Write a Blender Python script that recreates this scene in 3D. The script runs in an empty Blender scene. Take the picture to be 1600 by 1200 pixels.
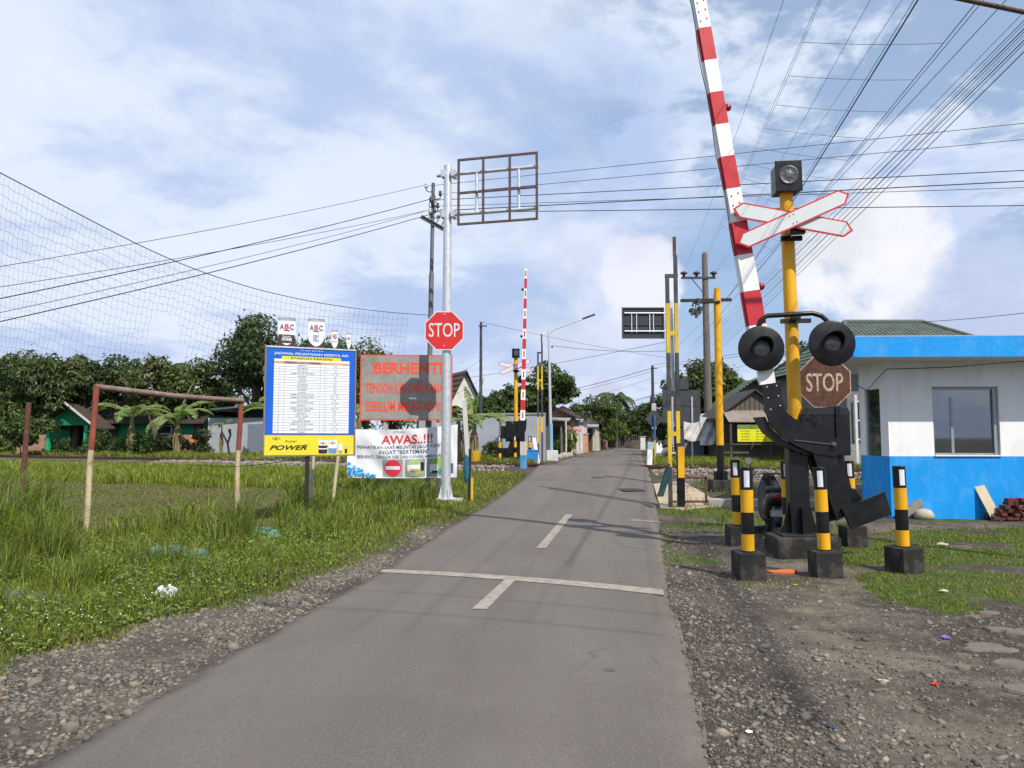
import bpy, bmesh, math, random
import numpy as np
from mathutils import Matrix, Vector
R = math.radians
random.seed(7)
rng = np.random.default_rng(11)
SC = bpy.context.scene
COL = SC.collection
# ------------------------------------------------------------------ camera
F, TH, EYE = 1150.0, R(4.15), 1.65
cam = bpy.data.cameras.new('camera'); camo = bpy.data.objects.new('camera', cam); COL.objects.link(camo)
cam.sensor_width = 36; cam.lens = 36 * F / 1600; cam.clip_start = .05; cam.clip_end = 5000
camo.location = (0, 0, EYE); camo.rotation_euler = (R(90) + TH, 0, 0)
SC.camera = camo
# ------------------------------------------------------------------ exposure, sun, sky
SC.view_settings.view_transform = 'Standard'
try: SC.view_settings.look = 'None'
except Exception: pass
SC.view_settings.gamma = 1; SC.view_settings.exposure = .21
SUN_EL, SUN_AZ = R(48.5), R(146)          # azimuth from +Y towards +X
sd = Vector((math.sin(SUN_AZ)*math.cos(SUN_EL), math.cos(SUN_AZ)*math.cos(SUN_EL), math.sin(SUN_EL)))
sl = bpy.data.lights.new('sun', 'SUN'); sl.energy = 4.5; sl.angle = R(.53); sl.color = (1, .93, .81)
so = bpy.data.objects.new('sun', sl); COL.objects.link(so); so.rotation_euler = sd.to_track_quat('Z', 'Y').to_euler()
so.location = (10, -15, 30)

def N(nt, t, **kw):
    n = nt.nodes.new(t)
    for k, v in kw.items():
        if k.startswith('i_'):
            key = k[2:]
            key = int(key) if key.isdigit() else key.replace('_', ' ')
            n.inputs[key].default_value = v
        else: setattr(n, k, v)
    return n
def L(nt, a, b): nt.links.new(a, b)
def mix(nt, fac, a, b, blend='MIX'):
    n = nt.nodes.new('ShaderNodeMix'); n.data_type = 'RGBA'; n.blend_type = blend
    for s, v in ((0, fac), (6, a), (7, b)):
        if hasattr(v, 'is_output'): nt.links.new(v, n.inputs[s])
        else: n.inputs[s].default_value = v if s == 0 else (tuple(v) + (1,))[:4]
    return n.outputs[2]
def math_(nt, op, a, b=None, clamp=False):
    n = nt.nodes.new('ShaderNodeMath'); n.operation = op; n.use_clamp = clamp
    for i, v in enumerate((a, b)):
        if v is None: continue
        if hasattr(v, 'is_output'): nt.links.new(v, n.inputs[i])
        else: n.inputs[i].default_value = v
    return n.outputs[0]
def maprange(nt, v, a, b, c=0., d=1., smooth=True):
    n = nt.nodes.new('ShaderNodeMapRange'); n.interpolation_type = 'SMOOTHSTEP' if smooth else 'LINEAR'; n.clamp = True
    nt.links.new(v, n.inputs[0])
    for i, x in enumerate((a, b, c, d)): n.inputs[1 + i].default_value = x
    return n.outputs[0]
def ray(u, v):
    x = (u - 800) / F; y = (600 - v) / F
    return (x, math.cos(TH) - y*math.sin(TH), math.sin(TH) + y*math.cos(TH))

w = bpy.data.worlds.new('World'); SC.world = w; w.use_nodes = True
nt = w.node_tree; nt.nodes.clear()
out = N(nt, 'ShaderNodeOutputWorld'); bg = N(nt, 'ShaderNodeBackground'); bg.inputs[1].default_value = .1
L(nt, bg.outputs[0], out.inputs[0])
sky = N(nt, 'ShaderNodeTexSky', sky_type='NISHITA', sun_disc=False, sun_elevation=SUN_EL, sun_rotation=SUN_AZ)
tc = N(nt, 'ShaderNodeTexCoord'); sep = N(nt, 'ShaderNodeSeparateXYZ'); L(nt, tc.outputs['Generated'], sep.inputs[0])
zc = math_(nt, 'ADD', math_(nt, 'MAXIMUM', sep.outputs[2], 0.0), .16)
px_ = math_(nt, 'DIVIDE', sep.outputs[0], zc); py_ = math_(nt, 'DIVIDE', sep.outputs[1], zc)
cmb = N(nt, 'ShaderNodeCombineXYZ'); L(nt, px_, cmb.inputs[0]); L(nt, py_, cmb.inputs[1])
def cloudnoise(scale, detail, rough, off, dist=0.0, sy=1.0):
    mp = N(nt, 'ShaderNodeMapping'); L(nt, cmb.outputs[0], mp.inputs[0]); mp.inputs[1].default_value = off; mp.inputs[3].default_value = (1, sy, 1)
    n = N(nt, 'ShaderNodeTexNoise'); L(nt, mp.outputs[0], n.inputs[0])
    n.inputs['Scale'].default_value = scale; n.inputs['Detail'].default_value = detail; n.inputs['Roughness'].default_value = rough; n.inputs['Distortion'].default_value = dist
    return n.outputs[0]
def blob(u, v, r0, r1):                  # a soft cap of sky around the direction (u, v), in world directions
    d = Vector(ray(u, v)).normalized()
    vm = N(nt, 'ShaderNodeVectorMath', operation='DOT_PRODUCT'); L(nt, tc.outputs['Generated'], vm.inputs[0]); vm.inputs[1].default_value = d
    return maprange(nt, vm.outputs['Value'], math.cos(R(r0)), math.cos(R(r1)))
big = cloudnoise(.75, 7, .56, (3.1, 1.7, 0), .35)
fine = cloudnoise(2.3, 9, .6, (7.3, 2.2, 1), .25, .8)
wisp = cloudnoise(4.5, 8, .62, (1.3, 9.2, 2), .5)
comb = math_(nt, 'ADD', math_(nt, 'MULTIPLY', big, .56), math_(nt, 'ADD', math_(nt, 'MULTIPLY', fine, .28), math_(nt, 'MULTIPLY', wisp, .16)))
lightm = maprange(nt, comb, .43, .55)
GREY = (4.25, 5.3, 7.7); WHITE = (7.0, 7.7, 8.9)
cl = mix(nt, lightm, GREY, WHITE)
dirx = sep.outputs[0]
# more blue sky through gaps to the right
holes = math_(nt, 'ADD', math_(nt, 'MULTIPLY', fine, .6), math_(nt, 'MULTIPLY', wisp, .4))
rightm = maprange(nt, dirx, -.12, .30)
hm = math_(nt, 'MULTIPLY', maprange(nt, holes, .455, .55), math_(nt, 'ADD', math_(nt, 'MULTIPLY', rightm, .72), .05))
hm = math_(nt, 'MAXIMUM', hm, math_(nt, 'MULTIPLY', blob(1150, 440, 9, 2), .75))
skyc = mix(nt, .35, sky.outputs[0], (2.9, 5.0, 8.8))
cl = mix(nt, hm, cl, skyc)
# cumulus heaps low on the right and one pale heap at the end of the road
def puffn(scale, off):
    mp = N(nt, 'ShaderNodeMapping'); L(nt, tc.outputs['Generated'], mp.inputs[0]); mp.inputs[1].default_value = off; mp.inputs[3].default_value = (1, 1, 1.5)
    n = N(nt, 'ShaderNodeTexNoise', i_Scale=scale, i_Detail=9., i_Roughness=.58, i_Distortion=.3); L(nt, mp.outputs[0], n.inputs[0]); return n.outputs[0]
puff = puffn(7., (2.2, .4, 1.1)); shade = puffn(5., (5.2, .9, 3.1))
def heap(base, u, v, r0, r1, col, lo=.40, hi=.95, k=2.4):
    m = math_(nt, 'ADD', blob(u, v, r0, r1), math_(nt, 'MULTIPLY', math_(nt, 'SUBTRACT', puff, .5), k))
    c = mix(nt, maprange(nt, shade, .35, .6), [x*.86 for x in col], col)
    return mix(nt, maprange(nt, m, lo, hi), base, c)
cl = heap(cl, 1470, 490, 11, 1., (5.4, 6.2, 8.5), .3, 1.0)
cl = heap(cl, 1365, 410, 7.5, .5, (8.3, 8.4, 9.0), .45, .85)
cl = heap(cl, 900, 470, 11, 1, (6.6, 7.2, 8.9), .45, 1.1)
cl = heap(cl, 1000, 440, 5, .5, (7.7, 7.9, 9.1), .5, .9)
cl = heap(cl, 945, 620, 2.2, .4, (6.8, 6.4, 7.8), .40, .9, 1.6)
# pale haze band at the horizon
hz = maprange(nt, sep.outputs[2], .0, .16, .6, 0.)
cl = mix(nt, hz, cl, (5.4, 6.1, 8.4))
L(nt, cl, bg.inputs[0])

# ------------------------------------------------------------------ terrain height and pixel helpers (planning only)
def sstep(a, b, x):
    t = np.clip((np.asarray(x, float) - a) / (b - a), 0, 1); return t*t*(3 - 2*t)
def trk(X, Y): return (Y - 29.5 + .45*X) / 1.0966          # signed distance to the track's centre line
def h0(X, Y): return .42 * sstep(-11, -2.2, trk(X, Y))
def pt(u, v, Y):
    r = ray(u, v); k = Y / r[1]; return Vector((r[0]*k, Y, EYE + r[2]*k))
def gp(u, v):
    r = ray(u, v); lo, hi = .5, 140.
    for _ in range(50):
        m = (lo + hi) / 2; k = m / r[1]
        if EYE + r[2]*k > float(h0(r[0]*k, m)): lo = m
        else: hi = m
    k = lo / r[1]; return (r[0]*k, lo)
ROADL = [gp(*p) for p in [(50,1200),(330,1040),(590,895),(690,830),(760,788),(815,750),(858,727),(900,712),(955,702)]]
ROADR = [gp(*p) for p in [(1108,1200),(1080,1060),(1060,985),(1045,930),(1035,860),(1027,790),(1022,760),(1010,735),(1004,715),(1001,702)]]
ROADL = [(-2.55, -12.), (-1.95, 1.)] + ROADL
ROADR = [(-.95, -12.), (1.02, 1.)] + ROADR
ROADL[0] = (-4.6, -12.); ROADR[0] = (-1.2, -12.)
def poly_x(P, Y):
    ys = np.array([p[1] for p in P]); xs = np.array([p[0] for p in P]); return np.interp(Y, ys, xs)
GRL = [gp(*p) for p in [(0,1045),(130,1012),(400,935),(560,880),(690,815),(752,792),(812,753),(845,736)]]
def grass_edge(Y):
    g = np.interp(Y, [p[1] for p in GRL], [p[0] for p in GRL]); return np.minimum(g, poly_x(ROADL, Y) - .06)
def inpoly(P, X, Y):
    X = np.asarray(X); Y = np.asarray(Y); c = np.zeros(X.shape, bool); n = len(P)
    for i in range(n):
        (x1, y1), (x2, y2) = P[i], P[(i+1) % n]
        if y1 == y2: continue
        t = ((y1 > Y) != (y2 > Y)) & (X < (x2 - x1)*(Y - y1)/(y2 - y1) + x1); c ^= t
    return c
LAWN = [gp(*p) for p in [(1310,845),(1400,828),(1700,822),(1800,905),(1700,950),(1590,945),(1490,962),(1370,930),(1325,895)]]
def vn(X, Y, s, seed=0):                 # cheap smooth value noise for scattering
    X = np.asarray(X, float)*s + seed*13.7; Y = np.asarray(Y, float)*s + seed*7.1
    def hsh(i, j): return np.modf(np.abs(np.sin(i*127.1 + j*311.7 + seed*3.3)*43758.5453))[0]
    i = np.floor(X); j = np.floor(Y); a = X - i; b = Y - j; a = a*a*(3-2*a); b = b*b*(3-2*b)
    return (hsh(i,j)*(1-a) + hsh(i+1,j)*a)*(1-b) + (hsh(i,j+1)*(1-a) + hsh(i+1,j+1)*a)*b
def h(X, Y):
    X = np.asarray(X, float); Y = np.asarray(Y, float)
    off = np.maximum(poly_x(ROADL, Y) - X, X - poly_x(ROADR, Y))
    k = sstep(.0, .8, off)
    z = h0(X, Y) + k*((vn(X, Y, .9, 1) - .5)*.05 + (vn(X, Y, 3.1, 2) - .5)*.02)
    z = z - .03*sstep(-.02, .05, off)*(1 - .6*k) - .06*(off <= 0)*sstep(0, .1, -off)
    z = z + .10*sstep(-2.4, -1.4, trk(X, Y))*(1 - sstep(1.4, 2.4, trk(X, Y)))*k        # ballast shoulder
    return z
def hz_(x, y): return float(h(x, y))

# ------------------------------------------------------------------ materials
MATS = {}
def principled(name):
    m = bpy.data.materials.new(name); m.use_nodes = True; nt = m.node_tree
    return m, nt, nt.nodes['Principled BSDF']
def M(name, col, rough=.6, metal=0., var=.12, scale=5., bump=0., bscale=60., dirt=0., dcol=(.13,.10,.07), dscale=2.5, streak=1., spec=.35):
    if name in MATS: return MATS[name]
    m, nt, b = principled(name)
    tcn = N(nt, 'ShaderNodeTexCoord'); mp = N(nt, 'ShaderNodeMapping'); L(nt, tcn.outputs['Object'], mp.inputs[0]); mp.inputs[3].default_value = (1, 1, streak)
    n1 = N(nt, 'ShaderNodeTexNoise', i_Scale=scale, i_Detail=6., i_Roughness=.6); L(nt, mp.outputs[0], n1.inputs[0])
    f = maprange(nt, n1.outputs[0], .3, .7, smooth=False)
    c = mix(nt, f, [x*(1-var) for x in col], [min(1, x*(1+var)) for x in col])
    if dirt:
        n2 = N(nt, 'ShaderNodeTexNoise', i_Scale=dscale, i_Detail=8., i_Roughness=.65); L(nt, mp.outputs[0], n2.inputs[0])
        c = mix(nt, math_(nt, 'MULTIPLY', maprange(nt, n2.outputs[0], .45, .7), dirt), c, dcol)
    L(nt, c, b.inputs['Base Color'])
    rr = maprange(nt, n1.outputs[0], .3, .7, max(0, rough-.08), min(1, rough+.08), False); L(nt, rr, b.inputs['Roughness'])
    b.inputs['Metallic'].default_value = metal; b.inputs['Specular IOR Level'].default_value = spec
    if bump:
        n3 = N(nt, 'ShaderNodeTexNoise', i_Scale=bscale, i_Detail=5.); L(nt, tcn.outputs['Object'], n3.inputs[0])
        bp = N(nt, 'ShaderNodeBump', i_Strength=bump, i_Distance=.02); L(nt, n3.outputs[0], bp.inputs['Height']); L(nt, bp.outputs[0], b.inputs['Normal'])
    MATS[name] = m; return m
def leafmat(name, dark, light, trans=.35, third=None):
    m = bpy.data.materials.new(name); m.use_nodes = True; nt = m.node_tree; nt.nodes.clear()
    o = N(nt, 'ShaderNodeOutputMaterial'); g = N(nt, 'ShaderNodeNewGeometry')
    rp = N(nt, 'ShaderNodeValToRGB'); L(nt, g.outputs['Random Per Island'], rp.inputs[0])
    e = rp.color_ramp.elements; e[0].color = (*dark, 1); e[1].color = (*light, 1); e[0].position = .1; e[1].position = .9
    if third: k = e.new(.96); k.color = (*third, 1)
    p = N(nt, 'ShaderNodeBsdfPrincipled'); p.inputs['Roughness'].default_value = .5; p.inputs['Specular IOR Level'].default_value = .35
    L(nt, rp.outputs[0], p.inputs['Base Color'])
    t = N(nt, 'ShaderNodeBsdfTranslucent'); L(nt, mix(nt, 1., rp.outputs[0], (1.5, 1.35, .6), 'MULTIPLY'), t.inputs[0])
    ms = N(nt, 'ShaderNodeMixShader'); ms.inputs[0].default_value = trans; L(nt, p.outputs[0], ms.inputs[1]); L(nt, t.outputs[0], ms.inputs[2]); L(nt, ms.outputs[0], o.inputs[0])
    MATS[name] = m; return m
def rustmat(name, a=(.09,.035,.022), b_=(.23,.10,.06), c=(.05,.03,.028), scale=14.):
    m, nt, b = principled(name); tcn = N(nt, 'ShaderNodeTexCoord')
    n1 = N(nt, 'ShaderNodeTexNoise', i_Scale=scale, i_Detail=9., i_Roughness=.7); L(nt, tcn.outputs['Object'], n1.inputs[0])
    rp = N(nt, 'ShaderNodeValToRGB'); L(nt, n1.outputs[0], rp.inputs[0]); e = rp.color_ramp.elements
    e[0].position = .32; e[0].color = (*c, 1); e[1].position = .7; e[1].color = (*b_, 1); k = e.new(.5); k.color = (*a, 1)
    L(nt, rp.outputs[0], b.inputs['Base Color']); b.inputs['Roughness'].default_value = .85
    bp = N(nt, 'ShaderNodeBump', i_Strength=.5, i_Distance=.01); L(nt, n1.outputs[0], bp.inputs['Height']); L(nt, bp.outputs[0], b.inputs['Normal'])
    MATS[name] = m; return m
def islandmat(name, cols, rough=.9, scale=30):
    m, nt, b = principled(name); g = N(nt, 'ShaderNodeNewGeometry'); rp = N(nt, 'ShaderNodeValToRGB'); L(nt, g.outputs['Random Per Island'], rp.inputs[0])
    e = rp.color_ramp.elements; e[0].color = (*cols[0], 1); e[1].color = (*cols[-1], 1)
    for i, cc in enumerate(cols[1:-1]): k = e.new((i+1)/(len(cols)-1)); k.color = (*cc, 1)
    tcn = N(nt, 'ShaderNodeTexCoord'); n1 = N(nt, 'ShaderNodeTexNoise', i_Scale=scale, i_Detail=4.); L(nt, tcn.outputs['Object'], n1.inputs[0])
    L(nt, mix(nt, 1., rp.outputs[0], mix(nt, n1.outputs[0], (.6,.6,.6), (1.35,1.35,1.35)), 'MULTIPLY'), b.inputs['Base Color']); b.inputs['Roughness'].default_value = rough
    b.inputs['Specular IOR Level'].default_value = .2
    MATS[name] = m; return m
def tilemat(name, c1, c2, sx=3.2, sy=3.6):
    m, nt, b = principled(name); tcn = N(nt, 'ShaderNodeTexCoord')
    w1 = N(nt, 'ShaderNodeTexWave', wave_type='BANDS', bands_direction='X', i_Scale=sx, i_Distortion=.15); L(nt, tcn.outputs['UV'], w1.inputs[0])
    w2 = N(nt, 'ShaderNodeTexWave', wave_type='BANDS', bands_direction='Y', wave_profile='SAW', i_Scale=sy, i_Distortion=.15); L(nt, tcn.outputs['UV'], w2.inputs[0])
    n1 = N(nt, 'ShaderNodeTexNoise', i_Scale=1.7, i_Detail=8., i_Roughness=.7); L(nt, tcn.outputs['UV'], n1.inputs[0])
    L(nt, mix(nt, maprange(nt, n1.outputs[0], .35, .65), c1, c2), b.inputs['Base Color']); b.inputs['Roughness'].default_value = .8
    hgt = math_(nt, 'ADD', w1.outputs[0], math_(nt, 'MULTIPLY', w2.outputs[0], 1.2))
    bp = N(nt, 'ShaderNodeBump', i_Strength=1., i_Distance=.12); L(nt, hgt, bp.inputs['Height']); L(nt, bp.outputs[0], b.inputs['Normal'])
    MATS[name] = m; return m
def glassmat(name, tint=(.62,.70,.72), fac=.22):
    m = bpy.data.materials.new(name); m.use_nodes = True; nt = m.node_tree; nt.nodes.clear()
    o = N(nt, 'ShaderNodeOutputMaterial'); t = N(nt, 'ShaderNodeBsdfTransparent'); t.inputs[0].default_value = (*tint, 1)
    g = N(nt, 'ShaderNodeBsdfGlossy'); g.inputs['Roughness'].default_value = .03
    ms = N(nt, 'ShaderNodeMixShader'); ms.inputs[0].default_value = fac; L(nt, t.outputs[0], ms.inputs[1]); L(nt, g.outputs[0], ms.inputs[2]); L(nt, ms.outputs[0], o.inputs[0])
    MATS[name] = m; return m
yellow = M('yellow paint', (.74,.38,.012), .42, var=.12, dirt=.5, dcol=(.35,.2,.03), dscale=3, streak=.25, bump=.03)
yellow2 = M('faded yellow paint', (.62,.42,.03), .55, var=.18, dirt=.5, dcol=(.22,.15,.06), streak=.3)
black = M('black paint', (.006,.0065,.008), .36, var=.3, dirt=.25, dcol=(.022,.02,.018), bump=.04, spec=.4)
blackm = M('matt black paint', (.016,.017,.02), .6, var=.3, dirt=.4, dcol=(.05,.045,.04), bump=.05)
plinthm = M('painted black concrete', (.017,.017,.017), .75, var=.35, dirt=.6, dcol=(.11,.09,.07), dscale=5, bump=.3, bscale=35)
white = M('white paint', (.78,.78,.79), .5, var=.05, dirt=.25, dcol=(.5,.47,.43), streak=.4)
red = M('red paint', (.50,.028,.04), .42, var=.1, dirt=.2, dcol=(.3,.05,.05))
signred = M('sign red', (.58,.028,.032), .38, var=.05, dirt=.15, dcol=(.4,.08,.08))
reflect = M('reflective white', (.62,.66,.68), .35, var=.04, dirt=.2, dcol=(.5,.5,.48))
galv = M('galvanised steel', (.62,.65,.68), .42, metal=.55, var=.12, scale=9, dirt=.2, dcol=(.4,.4,.4))
greypost = M('grey steel', (.13,.14,.16), .55, metal=.3, var=.15, dirt=.3)
darksteel = M('dark steel', (.055,.06,.07), .6, metal=.2, var=.3, dirt=.3)
rust = rustmat('rust'); rustdark = rustmat('dark rust', (.10,.062,.056), (.19,.11,.09), (.06,.045,.045))
rustsign = rustmat('rusted sign face', (.085,.034,.022), (.15,.062,.036), (.045,.022,.018), 14)
oldwhite = M('worn white lettering', (.46,.36,.26), .8, var=.35, scale=25, dirt=.7, dcol=(.2,.09,.05), dscale=16)
concrete = M('concrete', (.34,.32,.29), .9, var=.2, dirt=.5, dcol=(.15,.13,.11), bump=.3)
conpole = M('concrete pole', (.125,.11,.10), .9, var=.2, dirt=.4, bump=.2, streak=.2)
wirem = M('wire sheath', (.02,.022,.026), .5)
wiregrey = M('bare wire', (.10,.105,.115), .5, metal=.3)
netm = M('net cord', (.06,.075,.07), .8)
lens = M('dark lens', (.13,.13,.135), .15, var=.2, spec=.7)
redlens = M('red lens', (.22,.012,.02), .25, var=.1, spec=.5)
wood = M('weathered wood', (.12,.102,.085), .9, var=.3, scale=3, streak=.15, bump=.3, bscale=25, dirt=.4)
palewood = M('pale wood', (.52,.44,.32), .85, var=.2, scale=4, streak=.2, dirt=.5, dcol=(.25,.2,.14), bump=.2)
darkwood = M('dark wood', (.075,.065,.055), .9, var=.3, streak=.15, bump=.3)
bluepaint = M('blue wall paint', (.002,.275,.74), .6, var=.07, scale=2, dirt=.28, dcol=(.16,.42,.68), dscale=4.5, streak=.5, bump=.2, bscale=14)
wallwhite = M('white wall paint', (.78,.79,.81), .75, var=.04, streak=.35, scale=2, dirt=.45, dcol=(.55,.53,.50), dscale=2.6, bump=.2, bscale=13)
glass = glassmat('window glass')
mirrorm = M('mirror glass', (.8,.82,.85), .08, metal=.9, var=.02)
plastic = M('black plastic', (.014,.014,.016), .3, var=.2, spec=.5)
rubber = M('tyre rubber', (.02,.02,.02), .85, var=.2)
chrome = M('chrome', (.6,.6,.62), .2, metal=1, var=.05)
insul = M('porcelain', (.10,.05,.04), .3, var=.2)
insulw = M('pale porcelain', (.5,.48,.44), .35, var=.2)
rail = rustmat('rail rust', (.085,.042,.03), (.16,.085,.06), (.05,.03,.026), 6)

# ------------------------------------------------------------------ mesh builder
def TR(loc=(0,0,0), rx=0, ry=0, rz=0): return Matrix.Translation(loc) @ Matrix.Rotation(rz, 4, 'Z') @ Matrix.Rotation(ry, 4, 'Y') @ Matrix.Rotation(rx, 4, 'X')
class MB:
    def __init__(s): s.v, s.f, s.m, s.s, s.mats, s.T, s.uv = [], [], [], [], [], Matrix(), {}
    def mi(s, m):
        if m not in s.mats: s.mats.append(m)
        return s.mats.index(m)
    def add(s, vs, fs, m, smooth=False):
        b = len(s.v); i = s.mi(m)
        s.v += [tuple(s.T @ Vector(v)) for v in vs]
        for f in fs: s.f.append(tuple(b + k for k in f)); s.m.append(i); s.s.append(smooth)
        return s
    def box(s, c, d, m, rx=0, ry=0, rz=0, bev=0.):
        x, y, z = (k/2 for k in d); A = TR(c, rx, ry, rz)
        if bev <= 0:
            vs = [A @ Vector((i*x, j*y, k*z)) for i in (-1,1) for j in (-1,1) for k in (-1,1)]
            return s.add(vs, [(0,1,3,2),(4,6,7,5),(0,4,5,1),(2,3,7,6),(0,2,6,4),(1,5,7,3)], m)
        bm = bmesh.new(); bmesh.ops.create_cube(bm, size=1)
        for v in bm.verts: v.co = Vector((v.co.x*d[0], v.co.y*d[1], v.co.z*d[2]))
        bmesh.ops.bevel(bm, geom=list(bm.edges), offset=bev, segments=2, affect='EDGES', profile=.6)
        bm.verts.index_update(); vs = [A @ v.co for v in bm.verts]; fs = [[v.index for v in f.verts] for f in bm.faces]; bm.free()
        return s.add(vs, fs, m)
    def tube(s, P, r, m, n=8, cap=True, closed=False):
        P = [Vector(p) for p in P]; k = len(P); rr = r if isinstance(r, (list, tuple)) else [r]*k
        vs = []; up = None
        for i, p in enumerate(P):
            if closed: t = (P[(i+1) % k] - P[i-1])
            else: t = (P[min(i+1, k-1)] - P[max(i-1, 0)])
            t = t.normalized() if t.length > 1e-9 else Vector((0,0,1))
            if up is None:
                up = Vector((0,0,1)) if abs(t.z) < .9 else Vector((0,1,0))
            a = up - t*up.dot(t); a = a.normalized() if a.length > 1e-6 else t.orthogonal().normalized(); up = a; b = t.cross(a)
            for j in range(n):
                q = 2*math.pi*(j+.5)/n; vs.append(p + (a*math.cos(q) + b*math.sin(q))*rr[i])
        fs = []
        for i in range(k if closed else k-1):
            i2 = (i+1) % k
            for j in range(n): j2 = (j+1) % n; fs.append((i*n+j, i*n+j2, i2*n+j2, i2*n+j))
        s.add(vs, fs, m, n > 4)
        if cap and not closed: s.add(vs[:n], [tuple(range(n))[::-1]], m); s.add(vs[-n:], [tuple(range(n))], m)
        return s
    def lathe(s, prof, m, n=24, T=None):
        T = T or Matrix(); vs = [T @ Vector((r*math.cos(2*math.pi*j/n), r*math.sin(2*math.pi*j/n), z)) for r, z in prof for j in range(n)]
        fs = [(i*n+j, i*n+(j+1) % n, (i+1)*n+(j+1) % n, (i+1)*n+j) for i in range(len(prof)-1) for j in range(n)]
        return s.add(vs, fs, m, True)
    def prism(s, P, y0, y1, m, T=None):        # polygon in x, z; extruded along y
        T = T or Matrix(); n = len(P)
        a = sum(P[i][0]*P[(i+1) % n][1] - P[(i+1) % n][0]*P[i][1] for i in range(n))
        if a < 0: P = P[::-1]
        f = [T @ Vector((x, y0, z)) for x, z in P]; b = [T @ Vector((x, y1, z)) for x, z in P]
        s.add(f, [tuple(range(n))], m); s.add(b, [tuple(range(n))[::-1]], m)
        return s.add(f + b, [(i, i+n, (i+1) % n + n, (i+1) % n) for i in range(n)], m)
    def disc(s, c, r, m, n=24, nrm='-y'):
        return s.add([(c[0]+r*math.cos(2*math.pi*j/n), c[1], c[2]+r*math.sin(2*math.pi*j/n)) for j in range(n)], [tuple(range(n))], m)
    def ball(s, c, r, m, n=14, sc=(1,1,1)):
        k = n//2; prof = [(r*math.sin(math.pi*i/k) + 1e-5, -r*math.cos(math.pi*i/k)) for i in range(k+1)]
        return s.lathe(prof, m, n, Matrix.Translation(c) @ Matrix.Diagonal((*sc, 1)))
    def text(s, body, c, m, hgt, width=None, bold=0., y=0., align='c', shear=0., warp=None):
        V, Fc = glyphs(body, bold, shear)
        if not V: return s
        x0 = min(v[0] for v in V); x1 = max(v[0] for v in V); cap = .70
        sy = hgt/cap; sx = (width/(x1-x0)) if width else sy
        ox = {'c': (x0+x1)/2, 'l': x0, 'r': x1}[align]
        vs = [((v[0]-ox)*sx + c[0], y, (v[1]-cap/2)*sy + c[1]) for v in V]
        if warp: vs = [warp(*v) for v in vs]
        return s.add(vs, Fc, m)
    def build(s, name, parent=None, loc=None, rz=None):
        me = bpy.data.meshes.new(name); me.from_pydata(s.v, [], s.f)
        for m in s.mats: me.materials.append(m)
        me.polygons.foreach_set('material_index', s.m); me.polygons.foreach_set('use_smooth', s.s); me.update()
        o = bpy.data.objects.new(name, me); COL.objects.link(o)
        if parent: o.parent = parent
        if loc is not None: o.location = loc
        if rz is not None: o.rotation_euler.z = rz
        return o
_gl = {}
def glyphs(body, bold, shear):
    k = (body, bold, shear)
    if k not in _gl:
        c = bpy.data.curves.new('lettering', 'FONT'); c.body = body; c.size = 1; c.offset = bold; c.shear = shear; c.fill_mode = 'FRONT'; c.resolution_u = 3
        o = bpy.data.objects.new('lettering', c); me = bpy.data.meshes.new_from_object(o)
        _gl[k] = ([tuple(v.co) for v in me.vertices], [tuple(p.vertices) for p in me.polygons])
        bpy.data.objects.remove(o); bpy.data.curves.remove(c); bpy.data.meshes.remove(me)
    return _gl[k]
def tag(o, label=None, cat=None, group=None, kind=None):
    if label: o['label'] = label
    if cat: o['category'] = cat
    if group: o['group'] = group
    if kind: o['kind'] = kind
    return o
def thing(name, label, cat, loc=(0,0,0), rz=0, group=None):
    o = bpy.data.objects.new(name, None); COL.objects.link(o); o.location = loc; o.rotation_euler = (0,0,rz); o.empty_display_size = .2
    return tag(o, label, cat, group)
def copy_tree(o, loc=None, rz=None, label=None, parent=None):
    kids = [c for c in bpy.data.objects if c.parent == o] if parent is None else [c for c in bpy.data.objects if c.parent == o]
    c = o.copy(); COL.objects.link(c)
    if parent: c.parent = parent
    if loc is not None: c.location = loc
    if rz is not None: c.rotation_euler.z = rz
    if label: c['label'] = label
    for k in kids: copy_tree(k, parent=c)
    return c
def npmesh(name, V, Fq, mats, mi=None, smooth=False, tri=False):
    me = bpy.data.meshes.new(name); nv = len(V); k = 3 if tri else 4; nf = len(Fq)
    me.vertices.add(nv); me.vertices.foreach_set('co', np.asarray(V, np.float32).ravel())
    me.loops.add(nf*k); me.loops.foreach_set('vertex_index', np.asarray(Fq, np.int32).ravel())
    me.polygons.add(nf); me.polygons.foreach_set('loop_start', np.arange(nf, dtype=np.int32)*k); me.polygons.foreach_set('loop_total', np.full(nf, k, np.int32))
    for m in mats: me.materials.append(m)
    if mi is not None: me.polygons.foreach_set('material_index', np.asarray(mi, np.int32))
    if smooth: me.polygons.foreach_set('use_smooth', np.ones(nf, bool))
    me.update(calc_edges=True); me.validate()
    o = bpy.data.objects.new(name, me); COL.objects.link(o); return o

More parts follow.
